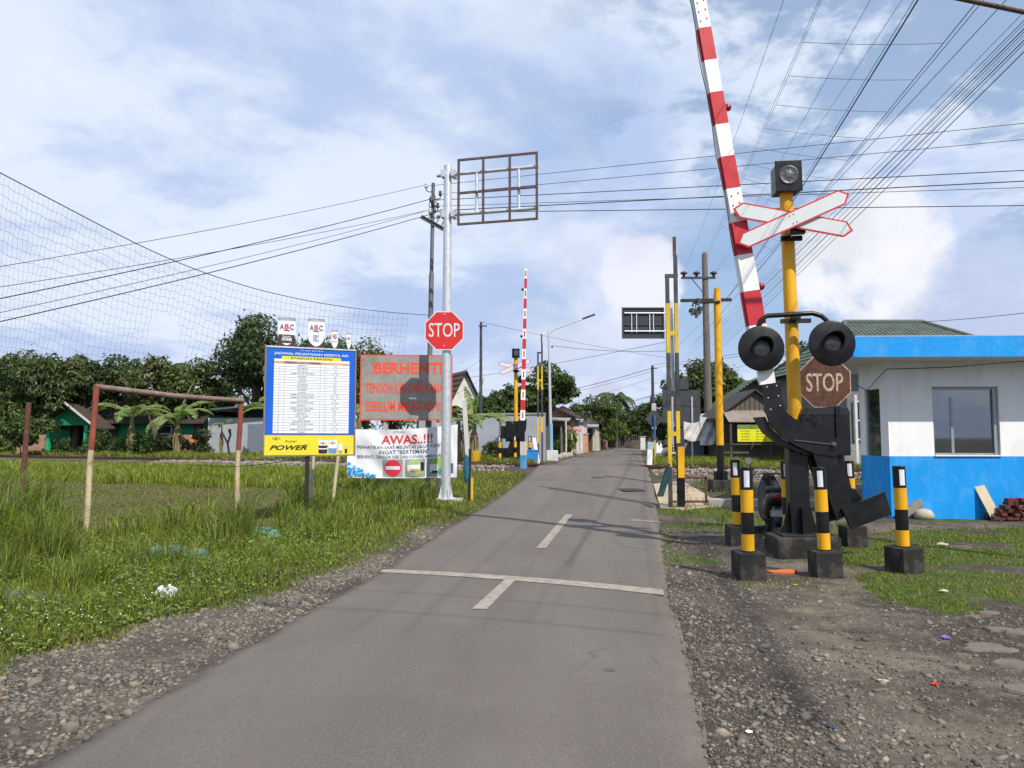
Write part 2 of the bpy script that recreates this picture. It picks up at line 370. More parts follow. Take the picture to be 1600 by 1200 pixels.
#@@SETTING@@
# ================================================================== SETTING
def grow(a, b, st, g, lim):
    r = [b]; d = st
    while r[-1] < lim: d *= g; r.append(r[-1] + d)
    return r[1:]
xs = np.array([-x for x in grow(0, 9, .12, 1.13, 1500)][::-1] + list(np.arange(-9, 14.01, .12)) + grow(0, 14, .12, 1.13, 1500))
ys = np.array([-y for y in grow(0, 6, .3, 1.2, 1500)][::-1] + list(np.arange(-6, 2, .25)) + list(np.arange(2, 16, .11)) + list(np.arange(16, 50, .3)) + grow(0, 50, .3, 1.1, 1500))
GX, GY = np.meshgrid(xs, ys); GZ = h(GX, GY)
nx, ny = len(xs), len(ys)
idx = np.arange(nx*ny).reshape(ny, nx)
Fq = np.stack([idx[:-1,:-1], idx[:-1,1:], idx[1:,1:], idx[1:,:-1]], -1).reshape(-1, 4)
S_ = trk(GX, GY); offL = poly_x(ROADL, GY) - GX; offR = GX - poly_x(ROADR, GY)
gl = sstep(-.12, .12, grass_edge(GY) - GX + (vn(GX, GY, 2.2, 5) - .5)*.35) * (offL > 0)
lawn = inpoly(LAWN, GX, GY)*sstep(.32, .6, vn(GX, GY, 1.4, 6) + .12)
farg = (S_ > 2.6)*sstep(.2, .6, np.maximum(offL, offR))
right_near = (offR > 0)*(S_ < 2.6)
midp = right_near*(GY > 10)*sstep(.55, .7, vn(GX, GY, .8, 9))*.8
gz = np.where(right_near, np.maximum(lawn, midp), gl); gz = np.where(S_ > 2.6, farg, gz)
bal = (1 - sstep(2.0, 2.6, np.abs(S_)))*(np.maximum(offL, offR) > 0); gz = gz*(1 - bal)
gv = np.maximum(bal, (1 - sstep(.5, 1.3, offR))*(offR > 0)*.9*(S_ < 2.5)); gv = np.maximum(gv, (offL > 0)*(1 - gl)*.9*(S_ < 2))
dry = (GY > 13.2)*(S_ < -8.8)*(GX < -.29*GY)*sstep(.2, .5, vn(GX, GY, .6, 3) + .25)
ground = npmesh('ground', np.stack([GX, GY, GZ], -1).reshape(-1, 3), Fq, [], smooth=True)
ca = ground.data.color_attributes.new('zones', 'FLOAT_COLOR', 'POINT')
ca.data.foreach_set('color', np.stack([gz, gv, dry, np.ones_like(gz)], -1).astype(np.float32).ravel())
m, nt, b = principled('earth'); MATS['earth'] = m
at = N(nt, 'ShaderNodeVertexColor', layer_name='zones'); sp = N(nt, 'ShaderNodeSeparateColor'); L(nt, at.outputs[0], sp.inputs[0])
tcn = N(nt, 'ShaderNodeTexCoord')
def gn(scale, det=8., rg=.65, dist=0.):
    n = N(nt, 'ShaderNodeTexNoise', i_Scale=scale, i_Detail=det, i_Roughness=rg, i_Distortion=dist); L(nt, tcn.outputs['Object'], n.inputs[0]); return n.outputs[0]
n1, n2, n3 = gn(.55, 8, .7), gn(7., 8, .75), gn(38., 6, .7)
vo = N(nt, 'ShaderNodeTexVoronoi', i_Scale=24.); L(nt, tcn.outputs['Object'], vo.inputs['Vector'])
vo2 = N(nt, 'ShaderNodeTexVoronoi', i_Scale=70.); L(nt, tcn.outputs['Object'], vo2.inputs['Vector'])
soil = mix(nt, maprange(nt, n1, .44, .66), (.055,.046,.038), (.185,.155,.123))
soil = mix(nt, math_(nt, 'MULTIPLY', maprange(nt, n2, .5, .66), .7), soil, (.235,.195,.15))
soil = mix(nt, math_(nt, 'MULTIPLY', maprange(nt, n3, .5, .7), .4), soil, (.035,.03,.026))
peb = N(nt, 'ShaderNodeValToRGB'); L(nt, vo2.outputs['Color'], peb.inputs[0]); e = peb.color_ramp.elements; e[0].color = (.03,.028,.027,1); e[1].color = (.30,.27,.23,1); k = e.new(.5); k.color = (.12,.11,.10,1)
soil = mix(nt, maprange(nt, vo2.outputs['Distance'], .34, .14, 0, .75), soil, peb.outputs[0])
vo3 = N(nt, 'ShaderNodeTexVoronoi', i_Scale=150.); L(nt, tcn.outputs['Object'], vo3.inputs['Vector'])
pb3 = N(nt, 'ShaderNodeValToRGB'); L(nt, vo3.outputs['Color'], pb3.inputs[0]); e = pb3.color_ramp.elements; e[0].color = (.02,.018,.016,1); e[1].color = (.34,.29,.23,1); k = e.new(.55); k.color = (.08,.07,.058,1)
soil = mix(nt, math_(nt, 'MULTIPLY', maprange(nt, vo3.outputs['Distance'], .45, .15), maprange(nt, gn(2.3, 6, .7), .35, .6, .15, .85)), soil, pb3.outputs[0])
gvr = N(nt, 'ShaderNodeValToRGB'); L(nt, vo.outputs['Color'], gvr.inputs[0]); e = gvr.color_ramp.elements; e[0].color = (.05,.045,.04,1); e[1].color = (.34,.30,.26,1); k = e.new(.6); k.color = (.17,.155,.14,1)
grav = mix(nt, maprange(nt, vo.outputs['Distance'], .5, .2), (.035,.03,.027), gvr.outputs[0])
c = mix(nt, math_(nt, 'MULTIPLY', sp.outputs[1], maprange(nt, n2, .40, .62, .10, .75)), soil, grav)
grs = mix(nt, maprange(nt, n2, .35, .65), (.035,.055,.014), (.085,.12,.025))
grs = mix(nt, maprange(nt, n1, .5, .65, 0, .6), grs, (.11,.095,.045))
gd = mix(nt, maprange(nt, n2, .3, .7), (.06,.055,.028), (.15,.135,.065))
grs = mix(nt, math_(nt, 'MULTIPLY', sp.outputs[2], maprange(nt, n3, .3, .6, .5, .95)), grs, gd)
gm = maprange(nt, math_(nt, 'ADD', sp.outputs[0], math_(nt, 'MULTIPLY', math_(nt, 'SUBTRACT', n2, .5), 1.1)), .35, .6)
L(nt, mix(nt, gm, c, grs), b.inputs['Base Color']); b.inputs['Roughness'].default_value = .95; b.inputs['Specular IOR Level'].default_value = .15
hh = math_(nt, 'ADD', math_(nt, 'MULTIPLY', n2, .5), math_(nt, 'ADD', math_(nt, 'MULTIPLY', n3, .35), math_(nt, 'MULTIPLY', vo.outputs['Distance'], -.35)))
bp = N(nt, 'ShaderNodeBump', i_Strength=.9, i_Distance=.035); L(nt, hh, bp.inputs['Height']); L(nt, bp.outputs[0], b.inputs['Normal'])
ground.data.materials.append(m); tag(ground, kind='structure')

# ---- road
def hr(x, y): return float(h0(x, y)) + .17*(1 - float(sstep(.8, 3.6, abs(trk(x, y)))))
def road_x(t, Y): a, b_ = poly_x(ROADL, Y), poly_x(ROADR, Y); return a + (b_ - a)*t
ry = np.concatenate([np.arange(-12, 2, .5), np.arange(2, 20, .12), np.arange(20, 36, .25), np.arange(36, 88.5, .5)])
rt = np.linspace(0, 1, 25)
jl = (vn(ry, ry*0, 2.6, 21) - .5)*.07 + (vn(ry, ry*0, 9, 22) - .5)*.03; jr = (vn(ry, ry*0, 2.2, 23) - .5)*.10 + (vn(ry, ry*0, 8, 24) - .5)*.04
V = []
for i, y in enumerate(ry):
    a, b_ = float(poly_x(ROADL, y)) + jl[i], float(poly_x(ROADR, y)) + jr[i]
    V.append((a, y, float(h0(a, y)) - .12))
    for t in rt: x = a + (b_ - a)*t; V.append((x, y, hr(x, y) + .03*(1 - (2*t-1)**2) - .012*(abs(2*t-1) > .999)))
    V.append((b_, y, float(h0(b_, y)) - .12))
k = len(rt) + 2; ii = np.arange(len(ry)*k).reshape(len(ry), k)
road = npmesh('road', V, np.stack([ii[:-1,:-1], ii[:-1,1:], ii[1:,1:], ii[1:,:-1]], -1).reshape(-1, 4), [], smooth=True)
ea = road.data.color_attributes.new('edge', 'FLOAT_COLOR', 'POINT'); tt = np.tile(np.concatenate([[0], rt, [1]]), len(ry)); ed_ = np.clip(1 - np.minimum(tt, 1 - tt)/.10, 0, 1)**1.5; wt = np.exp(-((tt - .27)/.09)**2) + np.exp(-((tt - .73)/.09)**2)
ea.data.foreach_set('color', np.stack([ed_, wt, 0*tt, 1 + 0*tt], -1).astype(np.float32).ravel())
m, nt, b = principled('asphalt'); MATS['asphalt'] = m; tcn = N(nt, 'ShaderNodeTexCoord')
n1, n2, n3 = gn(.5, 7, .6), gn(5.), gn(160., 4, .8)
mp = N(nt, 'ShaderNodeMapping'); L(nt, tcn.outputs['Object'], mp.inputs[0]); mp.inputs[3].default_value = (1.5, .12, 1); mp.inputs[2].default_value = (0, 0, R(-9))
ns = N(nt, 'ShaderNodeTexNoise', i_Scale=1.6, i_Detail=5.); L(nt, mp.outputs[0], ns.inputs[0])
ASPH = (.158,.141,.127)
def asphalt(): 
    c = mix(nt, maprange(nt, n1, .35, .65), [x*.86 for x in ASPH], [x*1.10 for x in ASPH])
    c = mix(nt, maprange(nt, ns.outputs[0], .35, .65, 0, .5), c, [x*.80 for x in ASPH])
    c = mix(nt, maprange(nt, n2, .60, .75, 0, .5), c, [x*.62 for x in ASPH])
    vs = N(nt, 'ShaderNodeTexVoronoi', i_Scale=1.1); L(nt, tcn.outputs['Object'], vs.inputs['Vector'])
    c = mix(nt, math_(nt, 'MULTIPLY', maprange(nt, vs.outputs['Distance'], .07, .02), maprange(nt, n2, .4, .55)), c, (.03,.028,.027))
    cr = N(nt, 'ShaderNodeTexVoronoi', feature='DISTANCE_TO_EDGE', i_Scale=.55); mpc = N(nt, 'ShaderNodeVectorMath', operation='ADD'); L(nt, tcn.outputs['Object'], mpc.inputs[0])
    nz = N(nt, 'ShaderNodeTexNoise', i_Scale=1.8, i_Detail=7.); L(nt, tcn.outputs['Object'], nz.inputs[0]); vmx = N(nt, 'ShaderNodeVectorMath', operation='SCALE'); L(nt, nz.outputs[1], vmx.inputs[0]); vmx.inputs['Scale'].default_value = .9; L(nt, vmx.outputs[0], mpc.inputs[1]); L(nt, mpc.outputs[0], cr.inputs['Vector'])
    crack = math_(nt, 'MULTIPLY', maprange(nt, cr.outputs['Distance'], .012, .003), maprange(nt, n1, .52, .60)); c = mix(nt, math_(nt, 'MULTIPLY', crack, .55), c, [x*.35 for x in ASPH])
    n5 = gn(75., 3, .6); c = mix(nt, maprange(nt, n5, .54, .64, 0, .5), c, [x*1.6 for x in ASPH]); c = mix(nt, maprange(nt, n5, .46, .36, 0, .6), c, [x*.5 for x in ASPH])
    ea = N(nt, 'ShaderNodeVertexColor', layer_name='edge'); es = N(nt, 'ShaderNodeSeparateColor'); L(nt, ea.outputs[0], es.inputs[0])
    dust = math_(nt, 'MULTIPLY', es.outputs[0], maprange(nt, n2, .35, .65, .1, .8)); c = mix(nt, dust, c, (.21,.175,.14))
    c = mix(nt, math_(nt, 'MULTIPLY', es.outputs[1], .28), c, [x*1.3 for x in ASPH])
    return mix(nt, maprange(nt, n3, .3, .7, .0, .55), c, [x*.55 for x in ASPH])
L(nt, asphalt(), b.inputs['Base Color']); b.inputs['Roughness'].default_value = .82; b.inputs['Specular IOR Level'].default_value = .25
bp = N(nt, 'ShaderNodeBump', i_Strength=.55, i_Distance=.008); L(nt, n3, bp.inputs['Height'])
bp2 = N(nt, 'ShaderNodeBump', i_Strength=.25, i_Distance=.03); L(nt, n2, bp2.inputs['Height']); L(nt, bp.outputs[0], bp2.inputs['Normal']); L(nt, bp2.outputs[0], b.inputs['Normal'])
road.data.materials.append(m); tag(road, kind='structure')
# worn markings, sheets 4 mm above the road
m, nt, b = principled('worn road paint'); MATS['worn road paint'] = m; tcn = N(nt, 'ShaderNodeTexCoord')
n1, n2, n3 = gn(.5, 7, .6), gn(5.), gn(110., 4, .75)
wear = maprange(nt, math_(nt, 'ADD', math_(nt, 'MULTIPLY', n3, .6), math_(nt, 'MULTIPLY', gn(9., 5), .4)), .38, .56)
L(nt, mix(nt, math_(nt, 'MULTIPLY', wear, .80), ASPH, (.37,.335,.27)), b.inputs['Base Color']); b.inputs['Roughness'].default_value = .8
def zr(x, y):
    a, b_ = float(poly_x(ROADL, y)), float(poly_x(ROADR, y)); t = (x - a)/(b_ - a); return hr(x, y) + .03*(1 - (2*t-1)**2)
def marking(quad, nu=20, nv=6):
    A, B, C_, D = [Vector((*gp(*q), 0)) for q in quad]; V = []; fs = []
    for i in range(nu+1):
        for j in range(nv+1):
            p = (A.lerp(B, i/nu)).lerp(D.lerp(C_, i/nu), j/nv); V.append((p.x, p.y, zr(p.x, p.y) + .006))
    for i in range(nu):
        for j in range(nv): q = i*(nv+1)+j; fs.append((q, q+nv+1, q+nv+2, q+1))
    mb = MB(); mb.add(V, fs, m, True); return tag(mb.build('road_marking'), kind='structure')
marking([(594,895),(1038,931),(1036,922),(598,890)], 40)
marking([(737,957),(761,957.5),(808,908),(793,906.5)])
marking([(838,860),(853,860),(895,806),(884,806)])
m = m.copy(); MATS['faint road paint'] = m
for nn in m.node_tree.nodes:
    if nn.type == 'MATH' and nn.operation == 'MULTIPLY' and abs(nn.inputs[1].default_value - .80) < .001: nn.inputs[1].default_value = .34
marking([(985,815),(1031,817),(1030,814.5),(986,812.5)], 20)
# manhole lid in the road
mb = MB(); x, y = gp(985, 766); mb.T = TR((x, y, zr(x, y) + .004), rz=R(9)); mb.box((0,0,.004), (.62,.8,.014), rustdark, bev=.004)
for i in range(6): mb.box((0, -.28 + i*.112, .014), (.5,.03,.008), darksteel)
tag(mb.build('manhole_cover'), 'rusty square drain cover set in the road before the rails', 'drain cover')
# pale concrete apron by the gate and the low concrete ledges
mb = MB(); P = [gp(*q) for q in [(1021,757),(1066,752),(1105,775),(1120,790),(1066,797),(1032,793)]]
Vt = [(x, y, hz_(x, y) + .03) for x, y in P]; Vb = [(x, y, hz_(x, y) - .1) for x, y in P]; n = len(P)
apr = M('sandy concrete', (.42,.33,.23), .9, var=.15, scale=3, dirt=.5, dcol=(.24,.2,.16), bump=.3)
mb.add(Vt + Vb, [tuple(range(n))] + [(i+n, (i+1) % n + n, (i+1) % n, i) for i in range(n)], apr)
tag(mb.build('concrete_apron'), kind='structure')
def strip(name, u0, v0, u1, v1, wd, hgt, mat, label, cat):
    a, b_ = gp(u0, v0), gp(u1, v1); d = Vector((b_[0]-a[0], b_[1]-a[1], 0)); mid = ((a[0]+b_[0])/2, (a[1]+b_[1])/2)
    mb = MB(); mb.box((0, 0, hgt/2 - .05), (d.length, wd, hgt), mat, bev=.015)
    return tag(mb.build(name, loc=(*mid, hz_(*mid)), rz=math.atan2(d.y, d.x)), label, cat)
strip('concrete_ledge', 1105, 790, 1345, 789, .42, .20, concrete, 'long pale concrete ledge behind the parked scooter and bollards', 'ledge')
strip('timber_beam', 1140, 832, 1330, 822, .16, .16, darkwood, 'dark weathered beam lying on the ground behind the bollards', 'beam')

# ---- railway
tdir = Vector((1, -.45, 0)).normalized(); tn = Vector((.45, 1, 0)).normalized(); t0 = Vector((0, 29.5, 0)); trz = math.atan2(tdir.y, tdir.x)
prof = [(-.062,0),(.062,0),(.062,.012),(.011,.03),(.011,.105),(.034,.115),(.034,.145),(-.034,.145),(-.034,.115),(-.011,.105),(-.011,.03),(-.062,.012)]
for s_, lab in ((-.56, 'near rusty rail of the single railway track'), (.56, 'far rusty rail of the single railway track')):
    mb = MB(); nseg = 1
    V = []; 
    for tt in (-170, 120): V += [(tt, x, z) for x, z in prof]
    q = len(prof); mb.add(V, [(i, (i+1) % q, (i+1) % q + q, i + q) for i in range(q)], rail)
    c = t0 + tn*s_; tag(mb.build('rail', loc=(c.x, c.y, .475), rz=trz), lab, 'rail', 'rails of the railway track')
mb = MB()
slp = M('sleeper', (.17,.15,.13), .9, var=.3, bump=.3)
proto = None
for i in range(-60, 34):
    p = t0 + tdir*(i*.62)
    off = max(float(poly_x(ROADL, p.y)) - p.x, p.x - float(poly_x(ROADR, p.y)))
    if off < .3: continue
    if proto is None:
        mb.box((0,0,0), (.22,1.9,.14), slp, bev=.012); proto = mb.build('sleeper', loc=(p.x, p.y, .43), rz=trz)
        tag(proto, 'worn grey sleeper bedded in ballast under the rails', 'sleeper', 'sleepers under the rails')
    else:
        o = proto.copy(); COL.objects.link(o); o.location = (p.x, p.y, .43)

# ---- stones
def icos():
    t = (1 + 5**.5)/2; v = np.array([(-1,t,0),(1,t,0),(-1,-t,0),(1,-t,0),(0,-1,t),(0,1,t),(0,-1,-t),(0,1,-t),(t,0,-1),(t,0,1),(-t,0,-1),(-t,0,1)], float)
    v /= np.linalg.norm(v[0]); f = np.array([(0,11,5),(0,5,1),(0,1,7),(0,7,10),(0,10,11),(1,5,9),(5,11,4),(11,10,2),(10,7,6),(7,1,8),(3,9,4),(3,4,2),(3,2,6),(3,6,8),(3,8,9),(4,9,5),(2,4,11),(6,2,10),(8,6,7),(9,8,1)])
    return v, f
IV, IF = icos()
def stones(name, X, Y, r, mat, label, flat=.6, sink=.15):
    n = len(X); Z = h(X, Y)
    V = IV[None]*(1 + rng.uniform(-.42, .42, (n, 12, 1)))
    sc = np.stack([rng.uniform(.75, 1.35, n), rng.uniform(.75, 1.25, n), rng.uniform(.45, .85, n)*flat/.6], -1)[:, None]*r[:, None, None]
    V = V*sc; a = rng.uniform(0, 6.28, n)[:, None]; ti = rng.uniform(-.4, .4, n)[:, None]
    x, y, z = V[..., 0], V[..., 1], V[..., 2]
    x, z = x*np.cos(ti) - z*np.sin(ti), x*np.sin(ti) + z*np.cos(ti)
    x, y = x*np.cos(a) - y*np.sin(a), x*np.sin(a) + y*np.cos(a)
    V = np.stack([x + X[:, None], y + Y[:, None], z + (Z + r*sink)[:, None]], -1).reshape(-1, 3)
    Fc = (IF[None] + (np.arange(n)*12)[:, None, None]).reshape(-1, 3)
    return tag(npmesh(name, V, Fc, [mat], tri=True), label, 'gravel', kind='stuff')
stm = islandmat('stone', [(.075,.064,.055),(.125,.11,.092),(.19,.168,.14),(.09,.085,.08),(.29,.245,.19)], .9, 25)
stm2 = islandmat('ballast stone', [(.10,.085,.07),(.22,.19,.16),(.30,.26,.22),(.16,.14,.125)], .95, 25)
# right shoulder
n = 130000; Y = 2.2 + 11.5*rng.random(n)**1.35; X = poly_x(ROADR, Y) + rng.uniform(.0, 1, n)*(Y*.42 + 1.2)
off = X - poly_x(ROADR, Y)
p = np.clip(1.1 - off/1.3, .16, 1)*sstep(.25, .62, vn(X, Y, 1.3, 31) + .14*np.clip(1.4 - off, 0, 1)) + .10
p *= np.where(inpoly(LAWN, X, Y), .07, 1)
k = rng.random(n) < p*.60; X, Y = X[k], Y[k]
r = np.exp(rng.normal(math.log(.0066), .55, len(X))); r = np.clip(r, .005, .05)
stones('gravel', X, Y, np.maximum(r, Y*.0006), stm, 'loose grey and tan gravel on the bare earth right of the road')
n = 950; Y = 2.4 + 7*rng.random(n)**1.3; X = poly_x(ROADR, Y) + .08 + rng.random(n)**1.3*(Y*.42 + 1); k = (rng.random(n) < .25 + .75*sstep(.4, .7, vn(X, Y, 1.1, 35))) & ~inpoly(LAWN, X, Y); X, Y = X[k], Y[k]
stones('gravel', X, Y, np.exp(rng.normal(math.log(.016), .35, len(X))), islandmat('big stone', [(.11,.095,.08),(.2,.175,.145),(.15,.14,.13),(.32,.28,.22)]), 'larger rounded stones scattered over the bare earth right of the road', .55, .05)
# left shoulder
n = 52000; Y = 2.5 + 12.5*rng.random(n)**1.5; a = grass_edge(Y); b_ = poly_x(ROADL, Y); X = a - .25 + rng.random(n)*(b_ + .02 - a + .25)
k = rng.random(n) < (.10 + .55*sstep(.30, .6, vn(X, Y, 1.8, 33)))*(.15 + .85*sstep(.03, .2, poly_x(ROADL, Y) - X)); X, Y = X[k], Y[k]; r = np.clip(np.exp(rng.normal(math.log(.0098), .5, len(X))), .006, .05)
stones('gravel', X, Y, r, stm, 'strip of crushed stones between the road and the left grass verge', sink=.1)
# ballast
n = 17000; t = rng.uniform(-18, 20, n); s_ = rng.normal(0, 1.25, n); s_ = np.clip(s_, -2.7, 2.5); P = np.stack([t*tdir.x + s_*tn.x, 29.5 + t*tdir.y + s_*tn.y], -1)
off = np.maximum(poly_x(ROADL, P[:,1]) - P[:,0], P[:,0] - poly_x(ROADR, P[:,1])); k = (off > .15) & ((off > 1.0) | (P[:,0] > 3)); P = P[k]
stones('ballast', P[:,0], P[:,1], rng.uniform(.03, .065, len(P)), stm2, 'pale brown ballast stones heaped along the railway track', .9, .35)
# gravel heap against the booth
n = 1500; c = gp(1505, 806); a = rng.uniform(0, 6.28, n); rr = np.sqrt(rng.random(n)); X = c[0] + rr*np.cos(a)*.85; Y = c[1] + .1 + rr*np.sin(a)*.35
heap_z = .17*(1 - rr**1.5)
o = stones('gravel_heap', X, Y, rng.uniform(.018, .04, n), islandmat('heap stone', [(.07,.07,.07),(.2,.19,.18),(.13,.125,.12)]), 'low heap of dark grey gravel against the blue booth wall', 1.)
co = np.empty(len(o.data.vertices)*3, np.float32); o.data.vertices.foreach_get('co', co); co = co.reshape(-1, 3); co[:, 2] += np.repeat(heap_z, 12); o.data.vertices.foreach_set('co', co.ravel())

# ---- grass
gA = leafmat('grass blade bright', (.125,.175,.014), (.285,.345,.042), .35, (.26,.23,.09))
gB = leafmat('grass blade deep', (.055,.098,.012), (.165,.225,.028), .3, (.12,.13,.04))
gC = leafmat('grass blade dry', (.10,.09,.035), (.20,.17,.075), .25, (.27,.22,.12))
def blades(name, X, Y, H, W, lean, mi, label, cat='grass'):
    n = len(X); Z = h(X, Y) - .01; a = rng.uniform(0, 6.28, n); la = rng.uniform(0, 6.28, n); ln = lean*rng.uniform(.2, 1., n)*H
    dx, dy = np.cos(a)*W/2, np.sin(a)*W/2; lx, ly = np.cos(la)*ln, np.sin(la)*ln
    base = np.stack([X, Y, Z], -1); d = np.stack([dx, dy, 0*dx], -1); m_ = base + np.stack([lx*.3, ly*.3, H*.62], -1); tp = base + np.stack([lx, ly, H*(1 - .25*lean)], -1)
    V = np.stack([base - d, base + d, m_ - d*.75, m_ + d*.75, tp], 1).reshape(-1, 3)
    q = (np.arange(n)*5)[:, None]; Fc = np.concatenate([q + np.array([[0,1,3]]), q + np.array([[0,3,2]]), q + np.array([[2,3,4]])], 1).reshape(-1, 3)
    return tag(npmesh(name, V, Fc, [gA, gB, gC], np.repeat(mi, 3), tri=True), label, cat, kind='stuff')
def pick(pA, pC, n): u = rng.random(n); return np.where(u < pC, 2, np.where(u < pC + (1-pC)*pA, 0, 1))
# left verge, field and bank
n = 330000; Y = 3.3 + 38*rng.random(n)**1.75; X = poly_x(ROADL, Y) - rng.random(n)**1.15*(Y*.80 + 1.5)
S_ = trk(X, Y); ed = grass_edge(Y) - X + (vn(X, Y, 2.2, 5) - .5)*.35
k = (ed > -.10) & (S_ < -2.9) & ((ed > .1) | (rng.random(n) < .35)); X, Y, S_, ed = X[k], Y[k], S_[k], ed[k]
field = (Y > 12.2 + (vn(X, Y, .7, 8)-.5)*1.6) & (S_ < -9.0 + (vn(X, Y, .5, 7)-.5)*1.2) & (X < -.30*Y + (vn(X, Y, 1.1, 12)-.5)*.9)
bank = S_ > -9.2
v1 = vn(X, Y, .9, 41); v2 = vn(X, Y, 2.7, 42)
H = .06 + .10*sstep(0, .7, ed)*(.4 + v1 + .5*v2) + .13*sstep(.8, 2.3, ed)*(.3 + 1.1*v1)
tall = sstep(1.3, 2.4, ed)*sstep(.42, .7, v1*.6 + v2*.4); H += .20*tall*(Y > 7) + .27*sstep(.30, .6, v1)*sstep(8.2, 9.6, Y)*(1 - sstep(12.2, 13.2, Y))*sstep(2.0, 3.2, ed)
H = np.where(bank, .16 + .26*v1 + .1*v2, H); H = np.where(S_ > -5, H*.62, H)
signz = (X > -.30*Y) & (Y > 13.5) & (Y < 23) & (ed > 1.2); H = np.where(signz, .25 + .3*v1, H)
H = np.where(signz & (X > -2.2 - (Y-19)*.1), H*.55, H)
near_road_far = (ed < 3.2) & (Y > 19); H = np.where(near_road_far, .07 + .10*v1, H)
H = np.where(field, .035 + .07*v2**2, H)
k = ~field | (rng.random(len(X)) < .8)
X, Y, H, field, bank, v1, v2, ed, nrf = [q[k] for q in (X, Y, H, field, bank, v1, v2, ed, near_road_far)]
tuft = (vn(X, Y, 1.9, 44) > .62) & (ed > 1.2) & ~field & ~bank & (Y > 6); H = np.where(tuft, H*1.55 + .08, H*.92)
H *= rng.uniform(.5, 1.3, len(X)); W = np.maximum(.007, Y*.00105)*rng.uniform(.7, 1.3, len(X))
mi = pick(.62, .13, len(X)); mi = np.where(v1 > .55, np.where(rng.random(len(X)) < .35, 1, mi), mi); mi = np.where(tuft & (rng.random(len(X)) < .5), 1, mi)
mi = np.where(bank & (rng.random(len(X)) < .6), 0, mi); mi = np.where(field, np.where(v2 > .55, pick(.25, .35, len(X)), pick(.5, .75, len(X))), mi); mi = np.where((ed < .5) & (rng.random(len(X)) < .35), 2, mi); mi = np.where(nrf & (rng.random(len(X)) < .30), 2, mi)
blades('grass', X, Y, H, W, np.where(H > .3, .75, .55), mi, 'green grass and mown field left of the road up to the track')
# beyond the track
n = 70000; X = np.concatenate([rng.uniform(-45, 1, n), rng.uniform(6, 19, n//3)]); S_ = 2.4 + 12*rng.random(len(X))**1.6; Y = S_*1.0966 + 29.5 - .45*X
off = np.maximum(poly_x(ROADL, Y) - X, X - poly_x(ROADR, Y)); k = off > .5; X, Y = X[k], Y[k]
v1 = vn(X, Y, .6, 51); H = (.18 + .4*v1)*rng.uniform(.6, 1.2, len(X)); blades('grass', X, Y, H, Y*.0010, np.full(len(X), .6), pick(.7, .06, len(X)), 'tall bright grass growing behind the railway track')
# lawn on the right
n = 60000; X = rng.uniform(2.5, 11, n); Y = rng.uniform(5, 13.5, n)
off = X - poly_x(ROADR, Y); inl = inpoly(LAWN, X, Y)
v1 = vn(X, Y, 1.4, 6); v2 = vn(X, Y, 4., 61)
edge_patch = (off > .15) & (off < 7) & (Y > 8.0) & (vn(X, Y, .9, 63)*.6 + v2*.4 > .56)
k = (inl & (v1 + .12 + (v2-.5)*.5 > .44)) | (edge_patch & (rng.random(n) < .35)); X, Y, v2 = X[k], Y[k], v2[k]
H = (.025 + .05*v2)*rng.uniform(.6, 1.3, len(X)); blades('lawn_grass', X, Y, H, np.maximum(.006, Y*.0009), np.full(len(X), .9), pick(.45, .10, len(X)), 'short trampled lawn in front of the blue and white booth')
n = 9000; X = rng.uniform(3.2, 12, n); Y = rng.uniform(13, 26, n); off = X - poly_x(ROADR, Y); S_ = trk(X, Y)
k = (off > .25) & (S_ < -3.4) & (vn(X, Y, .8, 9) > .50) & ~((X > 6.7) & (Y > 14)); X, Y = X[k], Y[k]
blades('grass', X, Y, rng.uniform(.05, .2, len(X)), Y*.001, np.full(len(X), .8), pick(.5, .15, len(X)), 'sparse tufts of grass between the bollards and the track')
# broad leaved weeds and white clover heads on the near verge
n = 42000; Y = 4.6 + 8*rng.random(n)**1.3; X = poly_x(ROADL, Y) - .3 - rng.random(n)*(Y*.62); ed = grass_edge(Y) - X
k = (ed > .15) & (vn(X, Y, .8, 71)*.6 + vn(X, Y, 3, 72)*.4 > .49); X, Y, ed = X[k], Y[k], ed[k]; n = len(X)
Z = h(X, Y) + rng.uniform(.02, .2, n)*(.4 + sstep(.2, 1.5, ed)); r = rng.uniform(.010, .026, n); a = rng.uniform(0, 6.28, n); tl = rng.uniform(-.6, .6, n); t2 = rng.uniform(-.6, .6, n)
ca_, sa_ = np.cos(a), np.sin(a)
def lv(px, py): return np.stack([X + (px*ca_ - py*sa_)*r, Y + (px*sa_ + py*ca_)*r, Z + (px*tl + py*t2)*r], -1)
V = np.stack([lv(-1, 0), lv(0, -.75), lv(1.1, 0), lv(0, .75)], 1).reshape(-1, 3)
npm = npmesh('weeds', V, (np.arange(n)*4)[:, None] + np.arange(4)[None], [leafmat('weed leaf', (.065,.11,.016), (.20,.28,.042), .3)]); tag(npm, 'low broad leaved weeds among the grass of the left verge', 'weeds', kind='stuff')
n = 420; Y = rng.uniform(5.2, 9, n); X = poly_x(ROADL, Y) - 1.2 - rng.random(n)*(Y*.5); k = (grass_edge(Y) - X > .2) & (vn(X, Y, .7, 77) > .5); X, Y = X[k], Y[k]
Z = h(X, Y) + rng.uniform(.10, .2, len(X)); n = len(X); r = rng.uniform(.004, .007, n)
V = (IV[None]*r[:, None, None] + np.stack([X, Y, Z], -1)[:, None]).reshape(-1, 3)
tag(npmesh('clover_flowers', V, (IF[None] + (np.arange(n)*12)[:, None, None]).reshape(-1, 3), [M('petal white', (.72,.73,.68), .7)], tri=True), 'tiny white clover flowers dotted through the left verge', 'flowers', kind='stuff')
